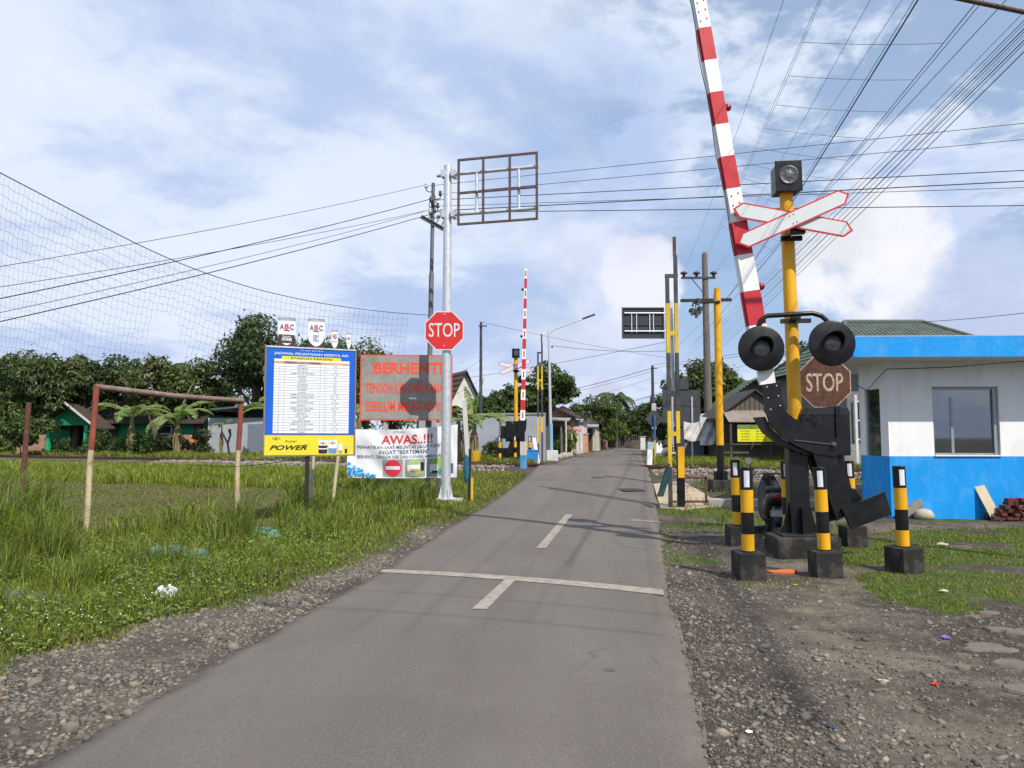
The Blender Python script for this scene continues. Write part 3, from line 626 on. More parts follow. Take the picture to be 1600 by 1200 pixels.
#@@OBJECTS@@
# ================================================================== CROSSING EQUIPMENT, RIGHT SIDE
def base(u, d, dz=0.): x = (u - 800)/F*d/ (math.cos(TH)) if False else pt(u, 690, d).x; return (x, d, hz_(x, d) + dz)
def zz(v, d): return pt(800, v, d).z
def bolt_row(mb, pts, m, r=.012, y=0.):
    for x, z in pts: mb.lathe([(0.0001, .012), (r, .010), (r, 0)], m, 6, Matrix.Translation((x, y, z)) @ Matrix.Rotation(R(90), 4, 'X'))
def crossbuck(parent, cx, cz, y, Lh=.84, Wd=.115, a1=23, a2=-13):
    for k, (ang, yy) in enumerate(((a2, y), (a1, y - .035))):
        mb = MB(); T = TR((cx, yy, cz), ry=-R(ang))
        def hexa(l, w_): return [(-l, 0), (-l + w_*.95, w_), (l - w_*.95, w_), (l, 0), (l - w_*.95, -w_), (-l + w_*.95, -w_)]
        mb.prism(hexa(Lh, Wd), -.006, .006, signred, T); mb.prism(hexa(Lh - .035, Wd - .022), -.010, -.007, reflect, T)
        mb.T = T; bolt_row(mb, [(-.03, .06), (.03, .06), (-.03, -.06), (.03, -.06)], darksteel, .007, -.010); mb.T = Matrix()
        mb.build('warning_board', parent)
def flasher(parent, cx, cz, y, r=.315, tilt=0):
    mb = MB(); T = TR((cx, y, cz), rx=R(90))      # local z of the lathe points to -y
    mb.lathe([(.001, -.02), (r, -.02), (r + .004, -.012), (r, 0), (r*.97, .004), (.001, .006)], black, 40, T)
    mb.lathe([(.001, -.16), (.11, -.15), (.145, -.09), (.15, -.02)], black, 24, T)
    o = mb.build('backing_disc', parent)
    mb = MB(); mb.lathe([(.001, .045), (.05, .04), (.09, .028), (.118, .008), (.118, .006)], lens, 28, T)
    for i in range(3): mb.tube([T @ Vector((.118*(.35+.25*i)*math.cos(q), .118*(.35+.25*i)*math.sin(q), .047 - .008*i*i/2 - .004*i)) for q in np.linspace(0, 2*math.pi, 25)[:-1]], .003, lens, 5, closed=True)
    mb.build('lens', o)
    mb = MB(); n = 22; V = []
    for k in range(n+1):
        q = R(-25) + R(230)*k/n; c_, s_ = math.cos(q), math.sin(q); top = max(0, math.sin(q)); ln = .04 + .17*max(0., s_)**.8
        for rr, zz_ in ((.132, .004), (.150, ln), (.146, ln), (.128, .004)): V.append(T @ Vector((rr*c_, -rr*s_*-1 if False else rr*s_, zz_)))
    V = [T @ (T.inverted() @ v) for v in V]
    fs = []
    for k in range(n):
        for j in range(4): fs.append((k*4+j, (k+1)*4+j, (k+1)*4+(j+1) % 4, k*4+(j+1) % 4))
    mb.add(V, fs, black, True); mb.build('visor', o)
def signal(name, label, x, y, rz, full=True, sc=1.):
    t = thing(name, label, 'crossing signal', (x, y, hz_(x, y)), rz); 
    mb = MB(); mb.box((.02, .0, .12), (.86, .72, .30), plinthm, bev=.02); mb.box((.0, 0, .285), (.62, .56, .03), blackm, bev=.006); mb.build('plinth', t)
    mb = MB(); mb.box((0, .02, .95), (.27, .24, 1.32), black, bev=.015)
    for sx in (-1, 1): mb.prism([(sx*.135, .30), (sx*.30, .30), (sx*.22, .42), (sx*.135, .75)], -.012, .012, black)
    for yy in (-.14, .17): mb.box((0, yy, .48), (.02, .12, .36), black)
    mb.build('lower_column', t)
    mb = MB(); mb.tube([(0,0,1.58), (0,0,5.25)], .094, yellow, 24); mb.tube([(0,0,1.75), (0,0,1.82)], .0965, black, 24); mb.tube([(0,0,1.60), (0,0,1.63)], .104, black, 24)
    if full: mb.tube([(0,0,3.4), (0,0,3.46)], .0965, black, 24)
    mb.build('post', t)
    mb = MB(); mb.box((0, 0, 5.43), (.34, .34, .40), black, bev=.015); mb.box((0, -.16, 5.44), (.38, .03, .46), black, bev=.008)
    o = mb.build('siren_box', t); mb = MB()
    mb.lathe([(.001, .012), (.02, .02), (.05, .004), (.12, .004), (.135, .012), (.14, 0)], M('siren grille', (.09,.10,.11), .4, metal=.4), 28, TR((0, -.178, 5.45), rx=R(90)))
    for q in range(8): mb.tube([(.04*math.cos(q*.785), -.183, 5.45 + .04*math.sin(q*.785)), (.125*math.cos(q*.785), -.183, 5.45 + .125*math.sin(q*.785))], .004, darksteel, 5)
    mb.build('siren_horn', o)
    mb = MB(); mb.box((.02, -.10, 4.53), (.30, .05, .07), black); mb.box((0, -.24, 4.65), (.08, .28, .07), black); mb.box((.04, -.30, 4.57), (.22, .10, .06), black); mb.build('board_bracket', t)
    crossbuck(t, -.04, 4.72, -.40)
    if full:
        mb = MB(); zt = 3.37
        P = [(-.54, -.33, zt - .30), (-.54, -.33, zt - .14), (-.50, -.33, zt - .05), (-.42, -.33, zt)] + [(.20, -.33, zt + .02), (.32, -.33, zt - .02), (.39, -.33, zt - .09), (.42, -.33, zt - .25)]
        mb.tube(P, .034, black, 12); mb.box((0.03, -.11, zt - .05), (.42, .05, .06), blackm); mb.box((.0, -.22, zt - .02), (.07, .26, .06), blackm)
        mb.build('lamp_arm', t)
        flasher(t, -.54, zt - .47, -.42); flasher(t, .42, zt - .42, -.42)
    return t
SX, SY = pt(1246, 690, 10.6).x, 10.6
signal('crossing_signal', 'tall yellow crossing signal with crossed boards and two round black lamps, near side', SX, SY, R(-5)).rotation_euler.y = -R(.7)

# ---- barrier machine: outlines in metres in its own upright plane, thick pieces
def barrier(name, label, x, y, mirror=1, boom_px=None, rz=0.):
    t = thing(name, label, 'level crossing barrier', (x, y, hz_(x, y)), rz)
    BX0 = pt(1290, 690, 10.58).x
    def q(u, v, d=10.38): p = pt(u, v, d); return ((p.x - BX0)*mirror, p.z - hz_(BX0, 10.58))
    Q = lambda L_: [q(*p) for p in L_]
    # machine housing on a pedestal
    mb = MB(); c0, c1 = q(1256, 712), q(1331, 648)
    cx, cz, wx, wz = (c0[0]+c1[0])/2, (c0[1]+c1[1])/2, abs(c1[0]-c0[0]), c1[1]-c0[1]
    mb.box((cx, .17, cz), (wx, .62, wz), black, bev=.012); mb.build('machine_box', t)
    mb = MB(); mb.prism([(cx - wx/2 - .01, c1[1] + .003), (cx + wx/2 + .01, c1[1] + .003), (cx + wx/2 - .03, c1[1] + .10), (cx - wx/2 + .04, c1[1] + .10)], -.15, .49, M('black lid paint', (.022,.023,.027), .32))
    s0 = q(1311, 650); mb.box((s0[0], .165, c1[1] + .055), (.07, .68, .14), black, bev=.006); mb.box((s0[0], -.153, cz), (.06, .03, wz), black, bev=.006)
    mb.tube([(cx - .33 + .1 + .11*math.cos(a), -.20, cz + .18 + .12*math.sin(a)) for a in np.linspace(-.4, 4.2, 14)], .011, rubber, 7)
    mb.build('machine_lid', t)
    mb = MB(); mb.box((cx - .30, .25, c0[1]/2 - .02), (.13, .26, c0[1] - .04), black, bev=.01); mb.box((cx - .12, .42, .10), (.50, .40, .30), plinthm, bev=.015); mb.build('pedestal', t)
    # curved boom carrier, two cheeks
    prof = Q([(1192,598),(1218,594),(1221,625),(1227,643),(1240,654),(1262,664),(1316,690),(1318,704),(1304,713),(1270,708),(1244,697),(1220,682),(1203,663),(1195,640)])
    mb = MB(); mb.prism(prof, -.225, -.175, black); o_ = mb.build('boom_carrier', t)
    prof2 = Q([(1183,652),(1197,651),(1205,668),(1222,684),(1246,700),(1270,709),(1246,706),(1220,693),(1198,676)])
    mb = MB(); mb.prism(prof2, -.17, .0, black); mb.build('carrier_rib', t); mb = MB(); b0 = Q([(1197,605),(1212,603),(1199,622),(1215,619),(1203,640),(1218,634)]); bolt_row(mb, b0, galv, .011, -.225)
    pv = q(1300, 695); mb.lathe([(.001, .05), (.035, .05), (.04, 0)], darksteel, 12, TR((pv[0], -.225, pv[1]), rx=R(90)))
    mb.tube([(q(1240,688)[0], -.235, q(1240,688)[1]), (pv[0], -.235, pv[1])], .009, darksteel, 6); mb.build('carrier_bolts', o_)
    # counterweight arms and plates
    mb = MB(); mb.prism(Q([(1270,708),(1304,704),(1336,798),(1308,814)]), -.20, -.15, black); mb.prism(Q([(1267,710),(1289,710),(1316,814),(1298,818)]), -.06, -.02, black)
    mb.prism(Q([(1294,706),(1330,704),(1352,788),(1320,800)]), .10, .14, black); mb.build('counterweight_arm', t)
    mb = MB(); mb.prism(Q([(1313,795),(1379,768),(1390,803),(1328,826)]), -.26, -.205, black); mb.build('counterweight', t)
    mb = MB(); mb.prism(Q([(1330,775),(1347,765),(1362,786),(1338,800)]), .02, .36, black); mb.build('counterweight', t)
    # boom: box beam of red and white bands
    a = Vector((*q(1199, 600), 0)); bpt = Vector((*q(1096, 20), 0)); ax = (bpt - a); Ln = ax.length; ang = math.atan2(ax.x, ax.y)
    T = TR((a.x, -.20, a.y), ry=ang); L_full = Ln*1.62
    vs = [600, 575, 508, 455, 398, 347, 295, 245, 195, 145, 95, 45]; zs = [max(0, (Vector((*q(1199 - (600-v)*.178, v), 0)) - a).length) for v in vs]
    zs[0] = 0; step = zs[-1] - zs[-2]; 
    while zs[-1] < L_full: zs.append(zs[-1] + step)
    mb = MB(); mb.T = T
    for i in range(len(zs)-1):
        col = [white, white, red][0 if i == 0 else (2 if i % 2 == 0 else 1)]
        f = i/(len(zs)-1); wd = .235*(1 - .42*f) if zs[i] > zs[5] - .01 else .262 - .01*i
        if i == 0: mb.box((0, 0, (zs[0]+zs[1])/2), (.22, .07, zs[1]-zs[0]), white); continue
        mb.box((0, 0, (zs[i]+zs[i+1])/2), (wd, .085, zs[i+1]-zs[i] - .001), col)
        mb.box((-wd/2 - .012, .03, (zs[i]+zs[i+1])/2), (.024, .055, zs[i+1]-zs[i] - .001), col)
    for i in (5, 11): 
        if i+1 < len(zs):
            for k in range(3): bolt_row(mb, [(-.05, zs[i]+.1+k*.14), (.05, zs[i]+.13+k*.14)], darksteel, .010, -.0435)
    boom = mb.build('boom', t)
    for (v, dx) in ((450, .155), (170, .135)):
        z_ = (Vector((*q(1199 - (600-v)*.178, v), 0)) - a).length
        mb = MB(); mb.T = T; mb.ball((dx, 0, z_), .056, redlens, 14, (1, .8, 1)); mb.tube([(dx - .07, 0, z_), (dx - .02, 0, z_)], .02, blackm, 8); mb.build('boom_lamp', boom)
    mb = MB(); mb.T = T; P = [(-.13 - .03*math.sin(z*2.3)**2, -.02, z) for z in np.linspace(zs[4], L_full*.95, 50)]; mb.tube(P, .006, rubber, 5); mb.build('lamp_cable', boom)
    return t
bx = pt(1290, 690, 10.58)
barrier('barrier', 'black barrier machine with raised red and white boom and counterweight, near side', bx.x, 10.58)

# ---- bollards
def bollard(label, x, y, rz):
    t = thing('bollard', label, 'bollard', (x, y, hz_(x, y)), rz, 'striped bollards round the barrier')
    mb = MB(); mb.box((0, 0, .10), (.315, .315, .42), plinthm, bev=.014); mb.build('plinth', t)
    z0 = .31; Hh = .98; mb = MB(); r = .074
    for a, b_, c in ((0, .21, yellow), (.21, .47, black), (.47, .74, yellow), (.74, 1., black)): mb.tube([(0,0,z0 + a*Hh), (0,0,z0 + b_*Hh)], r, c, 26, cap=False)
    mb.lathe([(r, z0 + Hh), (r + .003, z0 + Hh + .003), (r + .002, z0 + Hh + .012), (.001, z0 + Hh + .016)], black, 26); mb.tube([(0,0,z0 - .01), (0,0,z0 + .012)], r + .012, black, 26); mb.build('post', t)
    mb = MB(); V = []
    for k in range(7):
        q = R(-90 - 42 + 48*k/6); V += [((r + .003)*math.cos(q), (r + .003)*math.sin(q), z0 + Hh*.775), ((r + .003)*math.cos(q), (r + .003)*math.sin(q), z0 + Hh*.972)]
    mb.add(V, [(2*k, 2*k+2, 2*k+3, 2*k+1) for k in range(6)], M('reflector strip', (.68,.70,.74), .3, var=.03), True); mb.build('reflector', t); return t
bl = [(1165, 8.85, 2, 'striped bollard nearest to the road edge, front row'), (1284, 9.0, -3, 'striped bollard standing right in front of the black counterweight machine'), (1406, 9.25, 16, 'striped bollard standing alone on the lawn edge in front of the blue booth'),
      (1150, 11.4, 0, 'striped bollard half hidden directly behind the one at the road edge'), (1229, 10.95, 0, 'striped bollard just left of the signal column, hiding part of the scooter'), (1328, 11.5, 0, 'striped bollard mostly hidden behind the counterweight plates')]
b0 = None
for u, d, a, lab in bl:
    x = pt(u, 690, d).x
    if b0 is None: b0 = bollard(lab, x, d, R(a))
    else:
        c_ = copy_tree(b0, (x, d, hz_(x, d)), R(a), lab); c_.rotation_euler.x = R(random.uniform(-1.3, 1.3)); c_.rotation_euler.y = R(random.uniform(-2.0, .6))

# ---- rusty old stop sign behind the machine
def octagon(r): return [(r*math.cos(R(22.5 + 45*i))/math.cos(R(22.5)), r*math.sin(R(22.5 + 45*i))/math.cos(R(22.5))) for i in range(8)]
def stop_lettering(mb, w_, hgt, mat, y, bold): mb.text('STOP', (0, 0), mat, hgt, w_, bold, y)
x, y, z = base(1291, 12.3); t = thing('stop_sign', 'old rusty brown octagonal stop sign beside the yellow signal post', 'stop sign', (x, y, z), R(-6))
cz = zz(597, 12.3) - z; mb = MB(); mb.tube([(0, .05, -.1), (0, .05, cz + .3)], .035, rustdark, 10); mb.build('post', t)
mb = MB(); mb.T = TR((0, 0, cz)); mb.prism(octagon(.425), -.004, .004, oldwhite); mb.prism(octagon(.408), -.008, -.005, rustsign); stop_lettering(mb, .60, .30, oldwhite, -.0105, .012); mb.build('sign_face', t)

# ---- yellow post with bells
x, y, z = base(1125, 20); t = thing('bell_post', 'slim yellow post on black foot carrying a side arm with bells', 'post', (x, y, z))
mb = MB(); mb.box((0, 0, .12), (.58, .58, .34), plinthm, bev=.02); mb.build('plinth', t)
mb = MB(); mb.tube([(0,0,.25), (0,0,1.22)], .095, black, 16)
for a in range(4): mb.box((.13*math.cos(a*1.57), .13*math.sin(a*1.57), .38), (.12 if a % 2 == 0 else .02, .02 if a % 2 == 0 else .12, .28), black)
mb.tube([(0,0,1.22), (0,0,5.35)], .098, yellow, 18); mb.tube([(0,0,5.35), (0,0,5.52)], .082, yellow, 18); mb.build('post', t)
mb = MB(); za = 5.12; mb.tube([(.05,-.1,za), (-.68,-.1,za - .02), (-.7,-.1,za - .12)], .032, blackm, 8); mb.tube([(0,0,za), (0,-.12,za)], .05, blackm, 8); mb.build('arm', t)
for dx, dz_ in ((-.72, -.25), (-.60, -.32), (-.50, -.2), (-.55, .02)):
    mb = MB(); mb.lathe([(.001, .06), (.05, .055), (.085, .02), (.10, -.05), (.105, -.055)], blackm, 16, TR((dx, -.12, za + dz_ + .02), rx=R(15))); mb.lathe([(.001, -.15), (.045, -.13), (.055, -.08), (.04, -.03)], galv, 14, TR((dx, -.12, za + dz_ + .02), rx=R(15))); mb.build('bell', t)

# ---- height gates of double posts, one each side of the track
def gate(label, u, d, mir=1, sleeve=True, rz=0.):
    x, y, z = base(u, d); t = thing('height_gate', label, 'gate post', (x, y, z), rz, 'double post height gates at the crossing'); s = F/17.25
    a = .165
    def col(mb, cx, bands, r):
        for z0, z1, m in bands: mb.box((cx, 0, (z0+z1)/2), (r, r*.9, z1 - z0 - .001), m)
    k = darksteel; yy = yellow2
    mb = MB(); col(mb, -.10*mir, [(.0, .95, k), (.95, 2.25, yy), (2.25, 3.62, k), (3.62, 4.8, yy), (4.8, 5.48, k)], .085); mb.build('post', t)
    mb = MB(); col(mb, .10*mir, [(.0, 1.5, k), (1.5, 2.25, yy), (2.25, 3.62, k), (3.62, 4.8, yy), (4.8, 5.95, k)], .085)
    if sleeve: col(mb, .15*mir, [(-.05, .7, black), (.7, 1.42, yellow)], .15)
    col(mb, .085*mir, [(5.95, 6.4, rust)], .07); mb.build('post', t)
    mb = MB(); mb.box((0, 0, 5.46), (.30, .08, .08), k); mb.build('crossbar', t)
    for zc in (4.08, 1.72): mb = MB(); mb.box((0, 0, zc), (.2, .07, .10), yy); mb.build('crossbar', t)
    return t
g1 = gate('yellow and black double post gate on the right, nearest the camera', 1053, 17.25)
mb = MB()
for a_, b_ in (((-.12, .05), (.72, .05)), ((.72, .02), (.72, .62)), ((.12, .60), (.74, .60)), ((.16, .02), (.16, .62))):
    mb.tube([(a_[0], -.03, a_[1] + .1), (b_[0], -.03, b_[1] + .1)], .035, rust, 4)
mb.build('foot_frame', g1)
mb = MB(); mb.tube([(.03, .1, 2.75), (.0, .1, 4.7)], .04, galv, 10); mb.tube([(.03, .1, 2.75), (.13, .05, 2.72)], .04, galv, 8); mb.build('inner_pipe', g1)
# teal rag hanging from that gate
x, y, z = base(1037, 17.1); mb = MB(); V = []; 
for i in range(13):
    f = i/12; rr = .025 + .055*math.sin(min(1, f*1.3)*2.2)
    for j in range(12): q = j*math.pi/6; k_ = 1 + .25*math.sin(3*q + f*4); V.append((.12 - .22*f + rr*k_*math.cos(q), rr*.7*k_*math.sin(q), 1.05 - .75*f))
mb.add(V, [(i*12+j, i*12+(j+1) % 12, (i+1)*12+(j+1) % 12, (i+1)*12+j) for i in range(12) for j in range(12)], M('teal cloth', (.018,.06,.075), .85, var=.4, scale=8), True)
tag(mb.build('cloth_bag', loc=(x, y, z)), 'teal cloth bag hanging on the left leg of the near gate', 'bag')
gate('yellow and grey double post gate on the far left beyond the track', 844, 36.5, 1, False)

# ---- scooter (parked behind the signal) and a small pale one far off
def scooter(label, x, y, rz, body):
    t = thing('scooter', label, 'scooter', (x, y, hz_(x, y)), rz)           # faces local +y, seen from behind (-y)
    def wheel(yc, steer=None):
        mb = MB(); T = TR((0, yc, .28), ry=R(90)); mb.lathe([(.20, -.05), (.25, -.055), (.28, -.03), (.285, 0), (.28, .03), (.25, .055), (.20, .05), (.19, 0), (.20, -.05)], rubber, 30, T); w_ = mb.build('wheel', t)
        mb = MB(); mb.lathe([(.195, -.03), (.17, -.02), (.05, -.03), (.04, .03), (.05, .03), (.17, .02), (.195, .03)], darksteel, 20, T); mb.build('rim', w_)
    wheel(-.62); wheel(.62)
    def loft(name, secs, m, par=t):                 # secs: (y, zc, halfwidth, halfheight)
        mb = MB(); n = 16; V = []
        for (yy, zc, wx, hzz) in secs:
            for j in range(n): q = 2*math.pi*j/n; cx_ = math.copysign(abs(math.cos(q))**.75, math.cos(q)); cz_ = math.copysign(abs(math.sin(q))**.75, math.sin(q)); V.append((wx*cx_, yy, zc + hzz*cz_))
        fs = [(i*n+j, i*n+(j+1) % n, (i+1)*n+(j+1) % n, (i+1)*n+j) for i in range(len(secs)-1) for j in range(n)]; fs += [tuple(range(n))[::-1], tuple((len(secs)-1)*n + j for j in range(n))]
        mb.add(V, fs, m, True); return mb.build(name, par)
    tail = loft('rear_body', [(-.86,.74,.05,.04),(-.80,.72,.13,.11),(-.55,.64,.17,.15),(-.2,.56,.17,.17),(.05,.45,.15,.12),(.12,.40,.10,.06)], body)
    loft('seat', [(-.80,.84,.06,.03),(-.72,.85,.13,.05),(-.4,.83,.145,.055),(.0,.78,.11,.05),(.12,.76,.06,.03)], blackm)
    loft('front_shield', [(.30,.30,.16,.05),(.40,.42,.20,.12),(.50,.72,.19,.22),(.52,.90,.13,.12),(.50,1.0,.10,.05)], body)
    loft('floor_panel', [(.0,.30,.13,.05),(.2,.28,.15,.035),(.42,.30,.14,.05)], blackm)
    loft('front_mudguard', [(.42,.50,.03,.03),(.5,.57,.08,.04),(.66,.58,.08,.035),(.80,.50,.04,.02)], body)
    loft('rear_mudguard', [(-.98,.36,.05,.05),(-.95,.46,.08,.06),(-.86,.56,.08,.05),(-.7,.60,.06,.03)], plastic)
    mb = MB(); mb.box((0, -.995, .50), (.24, .012, .10), M('licence plate', (.34,.35,.36), .5, dirt=.4), rx=R(-12), bev=.004); mb.T = TR((0, -1.004, .502), rx=R(-12))
    mb.text('N 4518', (0, .0), M('plate white', (.62,.62,.62), .5), .035, .17, .01, 0.); mb.T = Matrix(); mb.build('licence_plate', t)
    mb = MB(); mb.ball((0, -.865, .75), .07, redlens, 12, (1.3, .5, .75)); mb.build('tail_light', tail)
    mb = MB(); mb.tube([(-.34, .36, 1.02), (-.16, .46, 1.05), (.16, .46, 1.05), (.34, .36, 1.02)], .016, plastic, 8); mb.tube([(0, .62, .28), (0, .46, 1.02)], .035, plastic, 8)
    for s_ in (-1, 1): mb.tube([(s_*.34, .36, 1.02), (s_*.24, .42, 1.035)], .022, rubber, 8)
    hb = mb.build('handlebar', t)
    for s_ in (-1, 1):
        mb = MB(); mb.tube([(s_*.22, .43, 1.05), (s_*.30, .40, 1.17), (s_*.33, .38, 1.24)], .009, plastic, 6); mb.lathe([(.001,-.02),(.065,-.012),(.072,.0),(.07,.004)], plastic, 20, TR((s_*.34, .375, 1.27), rx=R(95))); mb.lathe([(.064,.0045),(.001,.006)], mirrorm, 20, TR((s_*.34, .375, 1.27), rx=R(95))); mb.build('mirror', hb)
    mb = MB(); mb.tube([(.13, -.3, .32), (.15, -.75, .36), (.15, -.92, .38)], [.03, .055, .045], darksteel, 12); mb.build('exhaust', t)
    mb = MB(); mb.tube([(-.08, -.25, .25), (-.24, -.22, .02)], .012, darksteel, 6); mb.build('side_stand', t)
    return t
x, y, z = base(1204, 12.5); scooter('black parked scooter seen from behind, half hidden by the signal column', x, y, R(-14), plastic)
x, y, z = base(1037, 35.5); scooter('small pale scooter parked far off beside the street stall', x, y, R(15), M('pale scooter paint', (.6,.6,.6), .4))
#@@P4@@
# ================================================================== SIGNS ON THE LEFT
# ---- silver sign mast with red stop sign and the empty rusty frame
d = 19.; x, y, z = base(697, d); t = thing('sign_mast', 'tall silver sign mast with red stop sign and empty rusty frame', 'sign mast', (x, y, z)); zt = zz(260, d) - z; XP, YP = x, y
mb = MB(); mb.tube([(0,0,.1), (0,0,zt)], [.125, .105], galv, 24); mb.lathe([(.106, zt), (.10, zt + .02), (.001, zt + .03)], galv, 24)
mb.box((0, 0, .11), (.52, .52, .03), galv, bev=.004)
for a in range(4): 
    c_, s_ = math.cos(a*1.5708 + .5), math.sin(a*1.5708 + .5); mb.prism([(.11, .12), (.21, .12), (.12, .50)], -.006, .006, galv, TR((0,0,0), rz=a*1.5708 + .5))
mb.build('mast', t)
mb = MB(); mb.box((.05, 0, .03), (.78, .7, .16), concrete, bev=.02); mb.build('footing', t)
zs_ = zz(518, d) - z; mb = MB(); mb.T = TR((-.05, -.16, zs_)); mb.prism(octagon(.505), -.005, .005, reflect); mb.prism(octagon(.478), -.009, -.006, signred); mb.text('STOP', (0, .02), reflect, .36, .80, .004, -.012); bolt_row(mb, [(0, -.40), (0, .42)], galv, .02, -.010)
mb.T = Matrix(); mb.box((-.0, -.12, zs_ + .3), (.3, .05, .05), galv); mb.box((0, -.12, zs_ - .3), (.3, .05, .05), galv); mb.build('stop_sign', t)
fr = thing('x', None, None); fr.name = 'sign_frame'; fr.parent = t; fr.rotation_euler.z = R(-14)
za, zb = zz(343, d) - z, zz(250, d) - z
z1, z2 = zz(273, d) - z, zz(336, d) - z; xl, xr = .33, 2.42
mb = MB()
for zz_ in (z1, z2): mb.tube([(-.30, 0, zz_), (xr + .03, 0, zz_)], .048, galv, 10); mb.box((-.1, 0, zz_), (.09, .3, .19), galv, bev=.01); mb.box((.17, 0, zz_), (.09, .3, .19), galv, bev=.01)
for xx in (.80, 1.93): mb.tube([(xx, 0, z1), (xx, 0, z2)], .042, galv, 10)
mb.build('bracket_arm', fr)
mb = MB(); lo, hi = z2 - .30, z1 + .33
for zz_ in (lo, (lo+hi)/2 - .03, hi): mb.box(((xl+xr)/2, -.085, zz_), (xr - xl + .06, .045, .055), rustdark)
for xx in (xl, 1.0, 1.71, xr): mb.box((xx, -.087, (lo+hi)/2), (.055, .05, hi - lo + .05), rustdark)
mb.build('empty_frame', fr)

# ---- timetable board
d = 14.4; x, y, z = base(483, d); RZ = R(24); t = thing('timetable_board', 'blue train timetable board with yellow battery advert along its foot', 'notice board', (x, y, z), RZ)
z0, z1 = 1.30 - z, 3.40 - z; Wb, Hb = 1.73, z1 - z0; xc = .02
mb = MB(); mb.box((-.02, .05, (z0 + .3)/2), (.075, .06, z0 + .7), blackm); mb.build('post', t)
framew = M('board frame', (.24,.17,.13), .8, var=.3, dirt=.4); bblue = M('board blue', (.008,.105,.55), .4, var=.06, scale=2); byel = M('board yellow', (.70,.60,.03), .45, var=.05, scale=2); tabw = M('table white', (.72,.75,.80), .5, var=.03)
txtg = M('print grey', (.10,.11,.14), .6); txtb = M('print black', (.015,.015,.02), .5); hdr = M('header brown', (.26,.10,.09), .5); hdr2 = M('header tan', (.55,.30,.18), .5); txtred = M('print red', (.60,.02,.03), .5); txtblue = M('print steel blue', (.09,.14,.22), .5)
mb = MB(); mb.box((xc, .02, (z0+z1)/2), (Wb, .03, Hb), framew)
for dx in (-1, 1): mb.box((xc + dx*Wb/2, .012, (z0+z1)/2), (.028, .05, Hb + .03), framew)
mb.box((xc, .012, z1), (Wb, .05, .028), galv); mb.box((xc, .012, z0), (Wb, .05, .028), framew); mb.build('frame', t)
def fx(f): return xc - Wb/2 + .014 + f*(Wb - .028)
def fz(f): return z1 - .014 - f*(Hb - .028)
def rect(mb, f0, g0, f1, g1, m, y): mb.add([(fx(f0), y, fz(g1)), (fx(f1), y, fz(g1)), (fx(f1), y, fz(g0)), (fx(f0), y, fz(g0))], [(0,1,2,3)], m)
mb = MB(); rect(mb, 0, 0, 1, .812, bblue, .002); rect(mb, .085, .105, .935, .80, tabw, -.001)
mb.text('JADWAL PELINTASAN KERETA API', (fx(.5), fz(.052)), tabw, .042, Wb*.82, .012, -.001)
mb.text('PT KAI  DAOP 8', (fx(.5), fz(.018)), tabw, .020, Wb*.25, .0, -.001)
pill = []
for k in range(24): q = 2*math.pi*k/24; pill.append((fx(.5) + math.copysign(Wb*.31, math.cos(q)) + .036*math.cos(q), -.002, fz(.094) + .036*math.sin(q)))
mb.add(pill, [tuple(range(24))], byel); mb.text('STASIUN PAKISAJI', (fx(.5), fz(.094)), txtb, .036, Wb*.46, .014, -.004)
rect(mb, .085, .125, .20, .148, hdr2, -.003); rect(mb, .20, .125, .60, .148, hdr, -.003); rect(mb, .60, .125, .935, .148, hdr2, -.003)
mb.text('NO', (fx(.142), fz(.137)), tabw, .014, None, .01, -.005); mb.text('NAMA KERETA', (fx(.40), fz(.137)), tabw, .015, Wb*.17, .01, -.005); mb.text('JAM MELINTAS', (fx(.77), fz(.137)), tabw, .015, Wb*.17, .01, -.005)
names = ['MAJAPAHIT','KERTANEGARA','BRAWIJAYA','COMMUTER LINE PENATARAN','MALIOBORO','MALABAR','GAJAYANA','TAWANGALUN','KERTANEGARA','MATARMAJA','MALABAR','COMMUTER LINE PENATARAN','COMMUTER LINE PENATARAN','TAWANG ALUN','COMMUTER LINE PENATARAN','MAJAPAHIT','COMMUTER LINE PENATARAN','MALIOBORO EKSPRES','BRAWIJAYA','PARCEL TENGAH','MALABAR','MALIOBORO EKSPRES','COMMUTER LINE PENATARAN','GAJAYANA','COMMUTER LINE PENATARAN','MALABAR']
g0, dg = .150, .025
for i, nm in enumerate(names):
    g = g0 + dg*(i + .5)
    rect(mb, .085, g0 + dg*(i+1) - .0012, .935, g0 + dg*(i+1) + .0012, txtg, -.003)
    mb.text(str(i+1), (fx(.142), fz(g)), txtg, .020, None, .008, -.004); mb.text(nm, (fx(.40), fz(g)), txtg, .021, min(.40*Wb*.92, .0195*len(nm)*1.0), .010, -.004)
    mb.text(('%02d.%02d' % (4 + i*17 % 19, i*23 % 60)) + (' - %02d.%02d' % (5 + i*17 % 18, (i*31+12) % 60) if len(nm) > 20 else ''), (fx(.77), fz(g)), txtg, .020, None, .008, -.004); rect(mb, .665, g - .0015, .675, g + .0015, txtg, -.004)
for f in (.20, .60, .65): rect(mb, f - .001, .125, f + .001, .80, txtg, -.0035)
mb.build('timetable', t)
mb = MB(); rect(mb, 0, .818, 1, 1, byel, .002)
def abc(mb, cx, cz, hh_, wd, y, tall=False):
    for k, (ch, m_) in enumerate((('A', txtblue), ('B', txtred), ('C', txtblue))): mb.text(ch, (cx + (k-1)*wd/3, cz), m_, hh_, wd/3*.86, .02, y)
    mb.add([(cx - wd*.2, y, cz - hh_*.85), (cx + wd*.2, y, cz - hh_*.85), (cx + wd*.2, y, cz - hh_*.65), (cx - wd*.2, y, cz - hh_*.65)], [(0,1,2,3)], txtred)
abc(mb, fx(.125), fz(.845), .042, .17, -.001)
